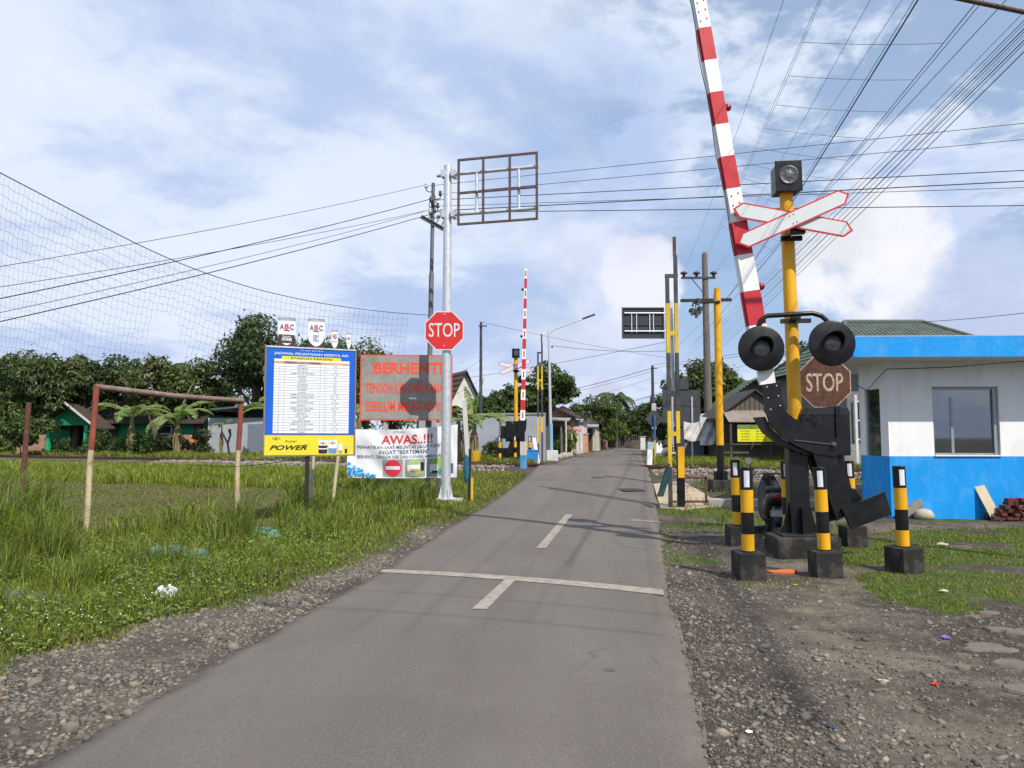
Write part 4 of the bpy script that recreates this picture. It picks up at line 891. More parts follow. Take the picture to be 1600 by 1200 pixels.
mb.text('Super', (fx(.29), fz(.872)), txtb, .045, .24, .0, -.001, shear=.3); mb.text('POWER', (fx(.26), fz(.932)), txtb, .085, .70, .03, -.001, shear=.35)
for k in range(3): rect(mb, .43, .905 + k*.02, .485 - k*.012, .908 + k*.02, txtb, -.001)
def battery(mb, cx, zb, hh_, wd, y, kind, flat=True):
    n = 10; dk, lt = (M('battery black', (.03,.03,.035), .4), tabw)
    bands = {0: [(0, .30, dk), (.30, .38, lt), (.38, .58, dk), (.58, .95, lt)], 1: [(0, .38, M('battery blue', (.12,.25,.48), .4)), (.38, .95, lt)], 2: [(0, .3, M('battery grey', (.28,.32,.36), .4)), (.3, .95, lt)], 3: [(0, .55, dk), (.55, .95, M('battery tan', (.5,.45,.25), .4))]}[kind]
    for a, b_, m_ in bands:
        V = [];
        for k in range(n+1): q = math.pi*k/n; V += [(cx - wd/2*math.cos(q), y, zb + hh_*a - .012*math.sin(q)), (cx - wd/2*math.cos(q), y, zb + hh_*b_ - .012*math.sin(q))]
        mb.add(V, [(2*k, 2*k+2, 2*k+3, 2*k+1) for k in range(n)], m_)
    mb.add([(cx + wd/2*math.cos(q), y - .0005, zb + hh_*.95 + .012*math.sin(q)) for q in np.linspace(0, 2*math.pi, 17)[:-1]], [tuple(range(16))], galv)
for cx, hh_, wd, kd in ((.645, .27, .17, 0), (.755, .27, .16, 1), (.845, .20, .065, 2), (.91, .16, .05, 3)): battery(mb, fx(cx), fz(.985), hh_, wd, -.001, kd)
abc(mb, fx(.645), fz(.985) + .20, .038, .13, -.004); abc(mb, fx(.755), fz(.985) + .20, .038, .13, -.004)
mb.build('advert_panel', t)
brown = M('battery brown', (.055,.035,.032), .5, var=.1)
for k, (cx, wd, hh_, lab) in enumerate(((.215, .34, .56, 'POWER'), (.545, .33, .58, 'DRY CELL'), (.76, .135, .38, ''), (.925, .085, .34, ''))):
    mb = MB(); X_ = fx(cx); zb = z1 + .01; n = 14; r = wd/2
    def rim(rr, zf, yo=0.): return [(X_ - rr*math.cos(math.pi*i/n), .03 - (rr*.18)*math.sin(math.pi*i/n) - yo, zf(i/n)) for i in range(n+1)]
    lo = rim(r, lambda f: zb); hi = rim(r, lambda f: zb + hh_)
    mb.add(lo + hi, [(i, i+1, n+2+i, n+1+i) for i in range(n)], brown, True); mb.add(lo + hi, [tuple(range(n+1)), tuple(range(2*n+1, n, -1)), (0, n+1, 2*n+1, n)], brown)
    # white shield wrapped round the front, pointed at the foot
    def low(f): return zb + hh_*(.05 + .42*abs(2*f - 1)**1.6)
    a_ = rim(r, low, .003); b_ = rim(r, lambda f: zb + hh_*.90, .003); mb.add(a_ + b_, [(i, i+1, n+2+i, n+1+i) for i in range(n)], tabw, True)
    a_ = rim(r, lambda f: zb + hh_*.90, .003); b_ = rim(r, lambda f: zb + hh_*.985, .003); mb.add(a_ + b_, [(i, i+1, n+2+i, n+1+i) for i in range(n)], M('metal grey', (.42,.43,.44), .35, metal=.4), True)
    yf = .03 - r*.18 - .010
    if k == 0:
        a_ = rim(r, lambda f: max(low(f), zb + hh_*.12), .005); b_ = rim(r, lambda f: max(low(f), zb + hh_*.42), .005); mb.add(a_ + b_, [(i, i+1, n+2+i, n+1+i) for i in range(2, n-2)], brown, True)
        mb.text('Super', (X_, zb + hh_*.36), tabw, .045, .17, .0, yf - .004, shear=.3); mb.text('POWER', (X_, zb + hh_*.25), tabw, .06, .19, .03, yf - .004, shear=.3)
    if k == 1: mb.text('DRY', (X_, zb + hh_*.40), txtblue, .055, .11, .02, yf); mb.text('CELL', (X_, zb + hh_*.28), txtblue, .055, .12, .02, yf)
    abc(mb, X_, zb + hh_*.70, .10 if k < 2 else .07*wd/.13, wd*.82, yf)
    if k > 1: mb.text('DRY CELL', (X_, zb + hh_*.40), txtblue, .03*wd/.13, wd*.7, .0, yf)
    mb.build('battery_figure', t)

# ---- BERHENTI warning board
d = 20.05; x, y, z = base(634, d); t = thing('warning_sign', 'large weathered grey board with orange red BERHENTI warning lettering', 'warning sign', (x, y, z), R(3))
zb, ztp = zz(657, d) - z, zz(554.5, d) - z; Wd = 2.50; cz = (zb+ztp)/2
wg = M('weathered grey board', (.29,.275,.26), .8, var=.10, scale=3, dirt=.4, dcol=(.16,.14,.12), dscale=4); orr = M('orange red lettering', (.74,.085,.045), .6, var=.08)
mb = MB(); mb.box((0, 0, cz), (Wd, .03, ztp - zb), orr); mb.box((0, -.016, cz), (Wd - .075, .006, ztp - zb - .075), wg); hh_ = ztp - zb
mb.text('BERHENTI', (.05, zb + hh_*.80), orr, .29, 1.86, .036, -.0225); mb.text('TENGOK KIRI DAN KANAN', (.02, zb + hh_*.495), orr, .26, 2.26, .028, -.0225); mb.text('SEBELUM MELINTASI REL', (.02, zb + hh_*.215), orr, .26, 2.26, .028, -.0225)
mb.box((.18, -.022, zb + hh_*.335), (.20, .006, .05), white); mb.build('sign_panel', t)
for xx in (-.57, .86): mb = MB(); mb.box((xx, .06, zb/2 + .1), (.08, .06, zb + .6), M('post grey wood', (.42,.38,.32), .85, var=.2, streak=.2)); mb.build('leg', t)

# ---- AWAS banner, wrinkled cloth tied between the posts
d = 19.62; x, y, z = base(629, d); t = thing('banner', 'sagging white AWAS banner tied below the grey warning board', 'banner', (x, y, z), R(2))
zb, ztp = zz(746, d) - z, zz(668, d) - z; Wd = 2.92; hh_ = ztp - zb
def warp(px_, py_, pz_):
    u_ = px_/Wd + .5; f = (pz_ - zb)/hh_
    dz_ = -.12*math.sin(math.pi*u_)*f*.6 + .12*(u_ - .3)*f - .02*math.sin(math.pi*u_)*(1-f)
    wr = .030*math.sin(11*(u_*1.0 + .55*f) + 2*f) * (1 - u_)**.7 + .022*math.sin(17*(u_*.8 - .5*f) + 1) * u_ + .05*math.sin(math.pi*u_)*(.3 + f)*.6 + .012*math.sin(31*u_ + 9*f)
    return (px_ + .03*(1-f)*(.5-u_), py_ - wr, pz_ + dz_)
clothw = M('banner cloth', (.70,.72,.76), .55, var=.04, scale=2, dirt=.15, dcol=(.5,.5,.5))
mb = MB(); nu, nv = 64, 26; V = [warp((i/nu - .5)*Wd, 0, zb + hh_*j/nv) for i in range(nu+1) for j in range(nv+1)]
mb.add(V, [(i*(nv+1)+j, (i+1)*(nv+1)+j, (i+1)*(nv+1)+j+1, i*(nv+1)+j+1) for i in range(nu) for j in range(nv)], clothw, True)
navy = M('print navy', (.06,.075,.16), .6)
def bt(s, cx, f, m_, hgt, wd, bold):
    # one letter group at a time so that the print follows the cloth
    mb.text(s, (cx, zb + hh_*f), m_, hgt, wd, bold, -.006, warp=warp)
bt('CITILAN', -.10, .945, txtg, .055, .30, 0); bt('AWAS..!!!', .12, .79, M('banner red', (.62,.03,.05), .6), .235, 1.36, .02)
bt('PERHATIKAN SAAT MELINTAS JALUR KERETA', -.02, .635, navy, .085, 2.35, .006); bt('INGAT "BERTEMAN"', .05, .535, navy, .105, 1.32, .008); bt('BERHENTI, TENGOK KIRI DAN KANAN, AMAN JALAN', .0, .435, navy, .085, 2.40, .006)
def patch(x0, f0, x1, f1, m_, y=-.006, n=6):
    V = [warp(x0 + (x1-x0)*i/n, y, zb + hh_*(f0 + (f1-f0)*j/n)) for i in range(n+1) for j in range(n+1)]
    mb.add(V, [(i*(n+1)+j, (i+1)*(n+1)+j, (i+1)*(n+1)+j+1, i*(n+1)+j+1) for i in range(n) for j in range(n)], m_, True)
def round_(cx, f, r, m_, y, sx=1.): 
    ring = [warp(cx + sx*r*math.cos(a), y, zb + hh_*f + r*math.sin(a)) for a in np.linspace(0, 2*math.pi, 33)[:-1]]
    mb.add([warp(cx, y, zb + hh_*f)] + ring, [(0, 1 + k, 1 + (k+1) % 32) for k in range(32)], m_, True)
pg = M('print pale grey', (.30,.31,.33), .6); pgrn = M('print green', (.28,.45,.10), .6)
for k, x0 in enumerate((-.52, .07, .66)):
    patch(x0, .03, x0 + .54, .385, pg)
    cx = x0 + .27
    if k == 0: round_(cx, .207, .225, M('banner red', (.62,.03,.05), .6), -.011); patch(cx - .19, .175, cx + .19, .245, clothw, -.016)
    if k == 1: round_(cx, .20, .22, pgrn, -.011); patch(cx - .20, .14, cx + .14, .27, clothw, -.016); patch(cx - .12, .15, cx + .16, .19, hdr2, -.021); patch(cx + .15, .15, cx + .24, .32, txtb, -.019)
    if k == 2: round_(cx, .24, .20, pgrn, -.011); patch(cx - .20, .12, cx + .02, .27, clothw, -.016); patch(cx + .05, .08, cx + .26, .18, M('print blue', (.03,.16,.42), .6), -.018); patch(cx - .14, .10, cx + .02, .14, txtb, -.02)
patch(1.20, .08, 1.36, .27, txtblue)
pb = [M('pixel blue %s' % n_, c_, .6) for n_, c_ in (('dark', (.01,.22,.62)), ('mid', (.04,.36,.72)), ('pale', (.35,.60,.80)))]
for k in range(95):
    u_ = random.random()**1.5*.9; v_ = random.random()*max(.04, .34 - .42*u_); s_ = random.uniform(.03, .07); patch(-Wd/2 + .01 + u_*.8, .01 + v_*.9, -Wd/2 + .01 + u_*.8 + s_, .01 + v_*.9 + s_/hh_, random.choice(pb), -.007 - .0002*k, 1)
mb.build('cloth', t)
mb = MB()
for sx, u_ in ((-1, 0), (1, 1)):
    a = warp(sx*Wd/2, 0, ztp); mb.tube([a, (a[0] + sx*.03, .3, a[2] + .12)], .006, wirem, 5)
mb.build('tie_cord', t)

# ---- slim dark utility pole with its crossarm and insulators
d = 20.5; x, y, z = base(668, d); UX, UY = x, y; t = thing('utility_pole', 'slim dark steel utility pole rising behind the grey warning board', 'utility pole', (x, y, z)); zt = zz(286, d) - z; xt = pt(677, 286, d).x - x
def up(f): return (xt*f, 0, zt*f)
mb = MB(); mb.tube([up(0), up(.35), up(.36), up(.7), up(.71), up(1)], [.085, .085, .07, .07, .055, .05], greypost, 14); mb.build('pole', t)
za = zz(350, d) - z; mb = MB(); T = TR((xt*.87, -.07, za), ry=R(28), rz=R(8)); mb.T = T; mb.box((0, 0, 0), (.72, .05, .09), greypost); mb.box((0, -.03, .045), (.72, .08, .012), greypost); mb.tube([(.1, 0, .04), (.1, 0, .24)], .012, darksteel, 6); mb.tube([(.25, 0, .04), (.25, 0, .24)], .012, darksteel, 6); mb.build('crossarm', t)
INS = []
for k, (uu, vv) in enumerate(((666, 291), (674, 313), (688, 303), (672, 330), (684, 322), (690, 332))):
    p = pt(uu, vv, d - .1); c = (p.x - x, -.10, p.z - z); INS.append(p)
    mb = MB(); mb.lathe([(.001, .09), (.035, .085), (.045, .05), (.03, .03), (.05, .0), (.05, -.04), (.02, -.06)], insulw if k in (0, 3) else insul, 12, Matrix.Translation(c)); mb.tube([(xt*.97, 0, c[2] - .1), ((xt*.97 + c[0])/2, -.06, c[2] - .16), (c[0], -.10, c[2] - .12), (c[0], -.10, c[2] - .04)], .014, darksteel, 6); mb.build('insulator', t)
mb = MB(); 
for k in range(5): mb.tube([(xt*.97 + .10*math.sin(q*1.3 + k), -.07 + .03*math.cos(q + k), zz(312 + k*6, d) - z + .12*math.cos(q*1.7 + k*2)) for q in np.linspace(0, 3.2, 12)], .012, wirem, 5)
mb.build('jumper_cable', t)

# ---- small goal
a, b_ = pt(140, 690, 12.6), pt(371, 690, 15.3); za_, zb_ = hz_(a.x, a.y), hz_(b_.x, b_.y)
t = thing('football_goal', 'rusty tilted football goal frame standing in the long grass', 'goal', (a.x, a.y, za_))
ta = pt(151, 604, 12.6) - Vector((a.x, a.y, za_)); tb = pt(377, 626, 15.3) - Vector((a.x, a.y, za_)); bb = Vector((b_.x - a.x, b_.y - a.y, zb_ - za_))
redrust = M('flaking red paint', (.24,.06,.04), .8, var=.3, dirt=.7, dcol=(.13,.07,.05), dscale=8, bump=.2); cream = M('flaking cream paint', (.50,.42,.28), .85, var=.2, dirt=.8, dcol=(.28,.19,.11), dscale=7, bump=.2)
for p0, p1, nm in ((Vector((-.02,0,-.15)), ta, 'post'), (bb - Vector((0,0,.15)), tb, 'post')):
    mb = MB(); mid = p0.lerp(p1, .60); k = [p0.lerp(p1, f) + Vector((.012*math.sin(f*9), 0, 0)) for f in (0,.12,.25,.38,.5,.6)]; mb.tube(k, .048, cream, 12); mb.tube([k[-1], p0.lerp(p1, .8), p1], .05, redrust, 12); mb.build(nm, t)
mb = MB(); mb.tube([ta + Vector((-.03,0,0)), ta.lerp(tb, .25) + Vector((0,0,-.02)), ta.lerp(tb, .5) + Vector((0,0,-.035)), ta.lerp(tb, .75) + Vector((0,0,-.02)), tb + Vector((.03,0,0))], .05, M('bleached rust', (.19,.12,.10), .7, var=.3, dirt=.6, dcol=(.30,.27,.26), dscale=3), 12); mb.build('crossbar', t)
# ---- rusty stake left of it
x, y, z = base(40, 21); mb = MB(); zt = zz(629, 21) - z; mb.tube([(-.03,0,-.1), (.0,0,zt*.5), (.04,0,zt)], .07, rust, 12); mb.tube([(.0,0,.35), (.22,-.02,.42)], .035, rust, 8); tag(mb.build('iron_stake', loc=(x, y, z)), 'rusty iron stake standing in the grass at the far left', 'stake')

# ---- the torn ball net and its top rope
rope0, rope1 = pt(-60, 228, 11.2), pt(668, 492, 21.2)
ROPE = np.interp(np.arange(-120, 731, 10), [-120,-60,0,100,200,270,350,450,550,620,668,731], [206,238,270,322,375,408,438,465,482,489.5,493,495]); ROPE = np.convolve(ROPE, np.ones(13)/13, 'valid')
def net_pt(s, q):              # s along, q metres down
    kx = s**1.25; u_ = -60 + 728*s
    Y_ = 11.2 + 10*s**1.2
    v_ = float(np.interp(u_, np.arange(-60, 671, 10), ROPE))
    p = pt(u_, v_, Y_)
    fold = math.exp(-((s - .47)/.13)**2); rag = math.exp(-((s - .50)/.06)**2)
    sh = .55*fold*(q/2.6)**1.2
    return Vector((p.x - .28*q*.35 - sh*.8, p.y + .18*math.sin(s*19)*q*.35 + .2*fold*q, p.z - q*(1 - .10*fold) + .05*math.sin(s*27 + q)*min(1, q)))
def net_ok(s, p): return p.z > zz(640 - 75*s, p.y)
mb = MB(); NS, NQ = 96, 26; dq = .17
def ok(s, q):
    hole = ((s - .465)/.032)**2 + ((q - 1.75)/.5)**2 < 1 or ((s - .50)/.02)**2 + ((q - 2.2)/.45)**2 < 1
    return not hole and s < .965
random.seed(5)
for j in range(1, NQ):
    P = []
    for i in range(NS+1):
        s = i/NS; q = dq*j + .015*math.sin(i*1.7 + j) + .035*math.exp(-((s-.47)/.09)**2)*math.sin(i*2.9 + j*1.3)
        if ok(s, q) and net_ok(s, net_pt(s, q)): P.append(net_pt(s, q))
        else:
            if len(P) > 1: mb.tube(P, .0014 + .0013*s, netm, 3, cap=False)
            P = []
    if len(P) > 1: mb.tube(P, .002, netm, 3, cap=False)
for i in range(0, NS):
    s = i/NS; P = []
    for j in range(NQ):
        q = dq*j
        if ok(s, q) and net_ok(s, net_pt(s, q)): P.append(net_pt(s, q) + Vector((.012*math.sin(j*2.1 + i), 0, 0)))
        else:
            if len(P) > 1: mb.tube(P, .0014 + .0013*s, netm, 3, cap=False)
            P = []
    if len(P) > 1: mb.tube(P, .0014 + .0013*s, netm, 3, cap=False)
t = tag(mb.build('ball_net'), 'torn sagging ball net hanging from a rope at the upper left', 'net')
mb = MB(); mb.tube([net_pt(i/60, 0) for i in range(61)], .009, wirem, 6); mb.build('top_rope', t)
# low sagging wire between goal and board
mb = MB(); A, B = pt(290, 726, 14.6), pt(478, 714, 14.3); mb.tube([A.lerp(B, f) - Vector((0,0,.10*math.sin(math.pi*f))) for f in np.linspace(0, 1, 14)], .006, wirem, 5); tag(mb.build('slack_wire'), 'slack black wire sagging from the goal to the timetable board', 'wire')

for (u0, v0, u1, v1, d_, lab) in ((486, 775, 491, 690, 16.6, 'pale upright stick just right of the timetable board leg'), (520, 768, 531, 690, 17.2, 'pale leaning stick under the right side of the timetable board')):
    x, y, z = base(u0, d_); p1 = pt(u1, v1, d_); mb = MB(); mb.tube([(0,0,-.1), ((p1.x - x)*.5, 0, (p1.z - z)*.5), (p1.x - x, 0, p1.z - z)], .042, palewood, 8); tag(mb.build('wooden_stick', loc=(x, y, z)), lab, 'stick')
# ---- planks and short posts by the road on the left
x, y, z = base(733, 24.5); mb = MB(); p1 = pt(726, 632, 24.7); mb.T = TR(((p1.x - x)/2, .1, (p1.z - z)/2), ry=math.atan2(p1.x - x, p1.z - z)); mb.box((0,0,0), (.15, .04, p1.z - z + .3), M('bleached plank', (.55,.55,.50), .8, var=.15, streak=.2, dirt=.3, dcol=(.25,.4,.2))); tag(mb.build('plank', loc=(x, y, z)), 'tall bleached plank leaning beside the black and yellow stake', 'plank')
x, y, z = base(735, 19.2); t = thing('marker_stake', 'short black stake with blue rag and yellow foot right of the silver mast', 'stake', (x, y, z))
mb = MB(); zt = zz(701, 19.2) - z; mb.box((-.02,0,zt/2), (.07,.07,zt), blackm, ry=R(1)); mb.build('stake', t); mb = MB(); mb.box((.05,-.03,.30), (.06,.05,.66), yellow2); mb.build('foot_bar', t)
mb = MB(); mb.T = TR((-.1,-.02,zt*.62)); mb.ball((0,0,0), .12, M('blue rag', (.02,.10,.17), .9, var=.4, scale=9), 10, (.7,.5,3.2)); mb.build('rag', t)
x, y, z = base(818, 27.8); t = thing('wooden_post', 'stout wooden post with peeling white top and blue foot at the left road edge', 'post', (x, y, z)); zt = zz(690, 27.8) - z
mb = MB(); mb.box((0,0,zt*.75), (.26,.16,zt*.5), M('peeling white', (.52,.48,.42), .85, var=.2, streak=.25, dirt=.6, dcol=(.3,.2,.13))); mb.box((0,0,zt*.25), (.26,.16,zt*.5 - .002), M('peeling blue', (.03,.22,.45), .8, var=.2, streak=.25, dirt=.5, dcol=(.3,.35,.4))); mb.build('post_body', t)
x, y, z = base(1013, 29.5); t = thing('wooden_post', 'leaning white post with pale blue top at the right road edge', 'post', (x, y, z)); zt = zz(690, 29.5) - z
mb = MB(); mb.box((.04,0,zt*.36), (.20,.14,zt*.74), white, ry=R(3)); mb.box((.09,0,zt*.86), (.24,.16,zt*.26), M('pale blue paint', (.35,.50,.62), .7, dirt=.4), ry=R(3)); mb.build('post_body', t)
x, y, z = base(742, 33); mb = MB(); mb.lathe([(.001,.0),(.24,.0),(.25,.02),(.27,.47),(.275,.48),(.26,.48),(.245,.04),(.001,.04)], M('bucket yellow', (.70,.42,.02), .5, dirt=.3), 24); t = tag(mb.build('bucket', loc=(x, y, z + .15)), 'yellow paint bucket sitting beyond the track on the left', 'bucket')
x, y, z = base(829, 33.5); mb = MB(); mb.box((0,0,.27), (.66,.5,.52), M('blue box', (.02,.19,.55), .5, dirt=.3), bev=.02); mb.box((0,0,.55), (.70,.54,.05), M('blue box', (.02,.19,.55), .5), bev=.01); tag(mb.build('crate', loc=(x, y, z + .1)), 'bright blue lidded box beside the far barrier', 'box')
for u_, d_, lab in ((838, 33.8, 'white leaning board at the foot of the far gate'),):
    x, y, z = base(u_, d_); mb = MB(); mb.box((0,0,.6), (.16,.03,1.3), white, ry=R(-9)); tag(mb.build('plank', loc=(x, y, z)), lab, 'plank')
#@@P5@@
# ================================================================== BUILDINGS
def slabpoly(mb, P, z0, z1, m, m2=None):                  # polygon in x, y (counter-clockwise) between two heights
    n = len(P); mb.add([(x, y, z1) for x, y in P], [tuple(range(n))], m2 or m); mb.add([(x, y, z0) for x, y in P], [tuple(range(n))[::-1]], m2 or m)
    mb.add([(x, y, z0) for x, y in P] + [(x, y, z1) for x, y in P], [(i, (i+1) % n, (i+1) % n + n, i + n) for i in range(n)], m)
# ---- blue and white guard booth
BX, BY = pt(1389, 690, 15.).x, 15.; bz = hz_(BX, BY); t = thing('guard_booth', 'blue and white crossing guard booth with flat blue roof edge', 'guard booth', (BX, BY, bz), R(-2))
zs1, zsf, zrt = 1.27 - bz, 3.20 - bz, 3.60 - bz; wx0, wx1, wz1 = .90, 2.22, 2.68 - bz; XE = 4.6
mb = MB(); mb.box((XE/2, .06, zs1/2 - .15), (XE, .12, zs1 + .3), bluepaint)
mb.box((wx0/2, .064, (zs1+zsf)/2), (wx0, .12, zsf - zs1), wallwhite); mb.box(((wx1+XE)/2, .064, (zs1+zsf)/2), (XE - wx1, .12, zsf - zs1), wallwhite); mb.box(((wx0+wx1)/2, .064, (wz1+zsf)/2), (wx1 - wx0, .12, zsf - wz1), wallwhite)
mb.box(((wx0+wx1)/2, .045, zs1 + .012), (wx1 - wx0, .16, .024), wallwhite)
mb.build('front_wall', t)
cv = Vector((-.15, .90)); cl_ = cv.length; ca2 = math.atan2(cv.y, cv.x)
mb = MB(); mb.T = TR((0, .0, 0), rz=ca2 - math.pi)          # local +x runs back towards the front corner
def cw(a, b_, z0, z1, m, y=0.): mb.box((-(a+b_)/2*cl_, -.06 + y, (z0+z1)/2), ((b_-a)*cl_, .12, z1 - z0), m)
mb.T = Matrix.Translation((0,0,0)) @ Matrix.Rotation(ca2 - math.pi, 4, 'Z') @ Matrix.Scale(-1, 4, (0,1,0)) @ Matrix.Identity(4)
cw(0, 1, -.3, zs1, bluepaint); cw(0, .28, zs1, zsf, wallwhite); cw(.84, 1, zs1, zsf, wallwhite); cw(.28, .84, wz1 - .02, zsf, wallwhite)
o = mb.build('corner_wall', t); 
mb.v, mb.f, mb.m, mb.s, mb.mats = [], [], [], [], []; cw(.345, .715, zs1, wz1 - .02, glass, .05); mb.mats = [glass]
pw = MB(); pw.T = mb.T; pw.box((-.56*cl_, -.05, (zs1+wz1)/2), (.54*cl_, .012, wz1 - zs1 - .03), glass); pw.build('side_window', t)
mb = MB(); mb.T = TR((.42, 1.72, 0), rz=math.atan2(1.6, 1.05)); mb.box((0, 0, zs1/2 - .15), (1.95, .12, zs1 + .3), bluepaint); mb.box((0, 0, (zs1+zsf)/2), (1.95, .124, zsf - zs1), wallwhite); mb.build('side_wall', t)
inner = M('inner wall paint', (.50,.60,.64), .8, var=.08); 
mb = MB(); mb.box((1.6, 2.5, .7), (1.4, .12, 1.4), inner); mb.box((3.45, 2.5, 1.55), (2.3, .12, 3.1), inner); mb.box((1.6, 2.5, 2.75), (1.4, .12, .8), inner); mb.box((XE - .06, 1.3, 1.55), (.12, 2.3, 3.1), inner); mb.box((1.66, 1.1, 1.55), (.06, 1.9, 3.1), inner) if False else None
mb.build('back_wall', t)
mb = MB(); mb.box((2.75, 1.3, .03), (3.6, 2.3, .06), concrete); mb.build('floor_slab', t)
mb = MB(); mb.box((1.86, 1.25, 1.60), (.85, .05, 2.6), inner); mb.build('partition', t)
mb = MB(); mb.box((1.86, 1.10, 1.98), (.70, .26, .05), bluepaint); mb.box((1.86, 1.12, 1.80), (.66, .2, .05), wood); mb.build('shelf', t)
winf = M('grey aluminium', (.30,.33,.36), .45, metal=.4); mb = MB()
mb.box((wx1 - .05, .10, (zs1+wz1)/2), (.08, .10, wz1 - zs1 - .03), winf); mb.box((wx0 + .025, .10, (zs1+wz1)/2), (.04, .06, wz1 - zs1 - .03), winf); mb.box((wx0 + .42, .11, (zs1+wz1)/2 - .09), (.055, .05, wz1 - zs1 - .22), winf)
mb.box(((wx0+wx1)/2 - .02, .10, wz1 - .03), (wx1 - wx0 - .14, .06, .05), winf); mb.box(((wx0+wx1)/2 - .02, .10, zs1 + .045), (wx1 - wx0 - .14, .06, .035), winf)
o = mb.build('window', t); mb = MB(); mb.box(((wx0+wx1)/2 - .02, .10, (zs1+wz1)/2), (wx1 - wx0 - .15, .010, wz1 - zs1 - .12), glass); mb.build('pane', o)
mb = MB(); RP = [(-1.02, -.88), (XE + .5, -.88), (XE + .5, 3.1), (.3, 3.1), (-1.10, .9)]; slabpoly(mb, RP, zsf, zrt, bluepaint, M('soffit paint', (.62,.63,.65), .8, var=.06)); RI = [(-.92, -.78), (XE + .4, -.78), (XE + .4, 3.0), (.35, 3.0), (-1.0, .87)]; slabpoly(mb, RI, zrt, zrt + .03, concrete); mb.build('roof', t)
mb = MB(); mb.tube([(-.22, .9, 2.75), (-.18, .5, 2.62), (-.05, -.02, 2.98), (.02, -.03, 3.02), (1.2, -.06, 3.05), (2.6, -.5, 3.14), (4.2, -.92, 3.42), (5.5, -1.4, 3.6)], .008, wirem, 5); mb.build('wall_cable', t)
# debris against the booth
rough = M('broken concrete', (.24,.225,.20), .95, var=.25, bump=.6, bscale=12, dirt=.5)
x, y = gp(1425, 812); mb = MB(); mb.box((0,0,.17), (.62,.24,.15), rough, ry=R(-34), rz=R(8), bev=.03); tag(mb.build('concrete_chunk', loc=(x, y + .15, hz_(x, y))), 'broken grey concrete slab tilted against the booth corner', 'rubble')
x, y = gp(1447, 812); mb = MB(); mb.lathe([(.001,-.12),(.17,-.09),(.22,0),(.15,.10),(.001,.13)], M('pale stone', (.40,.36,.29), .95, var=.2, bump=.5, bscale=10), 8); tag(mb.build('stone', loc=(x, y + .1, hz_(x, y) + .08)), 'pale rounded stone beside the tilted concrete slab', 'stone')
x, y = gp(1556, 812); mb = MB(); mb.T = TR((-.08, .16, .42), rx=R(-22), ry=R(-14)); mb.box((0,0,0), (.20,.03,.98), palewood, bev=.003); tag(mb.build('plank', loc=(x, y, hz_(x, y))), 'pale short plank leaning on the blue booth wall', 'plank')
brickm = islandmat('brick', [(.13,.035,.022),(.20,.06,.035),(.09,.03,.022),(.16,.05,.03)], .9, 20)
x0, y0 = gp(1592, 814); proto = None; random.seed(3)
for lay, cnt in enumerate((9, 8, 7, 5, 3, 2)):
    for k in range(cnt):
        fx_ = -.32 + lay*.045 + (k % 5)*.235 + random.uniform(-.02, .02); fy = .10 + (k//5)*.24 + random.uniform(-.03, .03); loc = (x0 + fx_, y0 + fy, hz_(x0, y0) + .05 + lay*.072); rz = random.uniform(-.2, .2) + (1.57 if random.random() < .3 else 0)
        if proto is None:
            mb = MB(); mb.box((0,0,0), (.22,.11,.06), brickm, bev=.006); proto = tag(mb.build('brick', loc=loc, rz=rz), 'red clay brick in the loose pile beside the leaning plank', 'brick', 'red bricks piled by the booth')
        else: o = proto.copy(); COL.objects.link(o); o.location = loc; o.rotation_euler = (random.uniform(-.06,.06), random.uniform(-.06,.06), rz)

# ---- generic houses
tileg = None
def tilemat2(name, c1, c2, sx, sy):
    m = tilemat(name, c1, c2, sx, sy); nt = m.node_tree; tcn = [n for n in nt.nodes if n.type == 'TEX_COORD'][0]
    for l in list(nt.links):
        if l.from_node == tcn: s_ = l.to_socket; nt.links.remove(l); nt.links.new(tcn.outputs['Object'], s_)
    return m
tile_green = tilemat2('green roof tiles', (.10,.14,.115), (.055,.08,.068), 1.5, 1.5)
tile_brown = tilemat2('brown roof tiles', (.085,.055,.042), (.045,.034,.03), 1.6, 1.6)
tile_grey = tilemat2('mossy roof tiles', (.12,.15,.11), (.07,.085,.07), 1.5, 1.6)
def gable(mb, x0, x1, y0, y1, ze, zr_, m, over=.4, axis='x', th_=.08):
    # roof of two slopes; ridge along axis
    if axis == 'x':
        ym = (y0+y1)/2
        for (ya, s_) in ((y0 - over, 1), (y1 + over, -1)):
            zl = ze - (zr_ - ze)*over/((y1-y0)/2); P = [(x0 - over, ya, zl), (x1 + over, ya, zl), (x1 + over, ym, zr_), (x0 - over, ym, zr_)]
            Q_ = [(a, b_, c - th_) for a, b_, c in P]; mb.add(P + Q_, [(0,1,2,3) if s_ > 0 else (3,2,1,0), (7,6,5,4) if s_ > 0 else (4,5,6,7), (0,4,5,1), (1,5,6,2), (3,7,4,0)], m)
    else:
        xm = (x0+x1)/2
        for (xa, s_) in ((x0 - over, 1), (x1 + over, -1)):
            zl = ze - (zr_ - ze)*over/((x1-x0)/2); P = [(xa, y0 - over, zl), (xa, y1 + over, zl), (xm, y1 + over, zr_), (xm, y0 - over, zr_)]
            Q_ = [(a, b_, c - th_) for a, b_, c in P]; mb.add(P + Q_, [(3,2,1,0) if s_ > 0 else (0,1,2,3), (4,5,6,7) if s_ > 0 else (7,6,5,4), (0,4,5,1), (3,7,4,0), (1,5,6,2)], m)
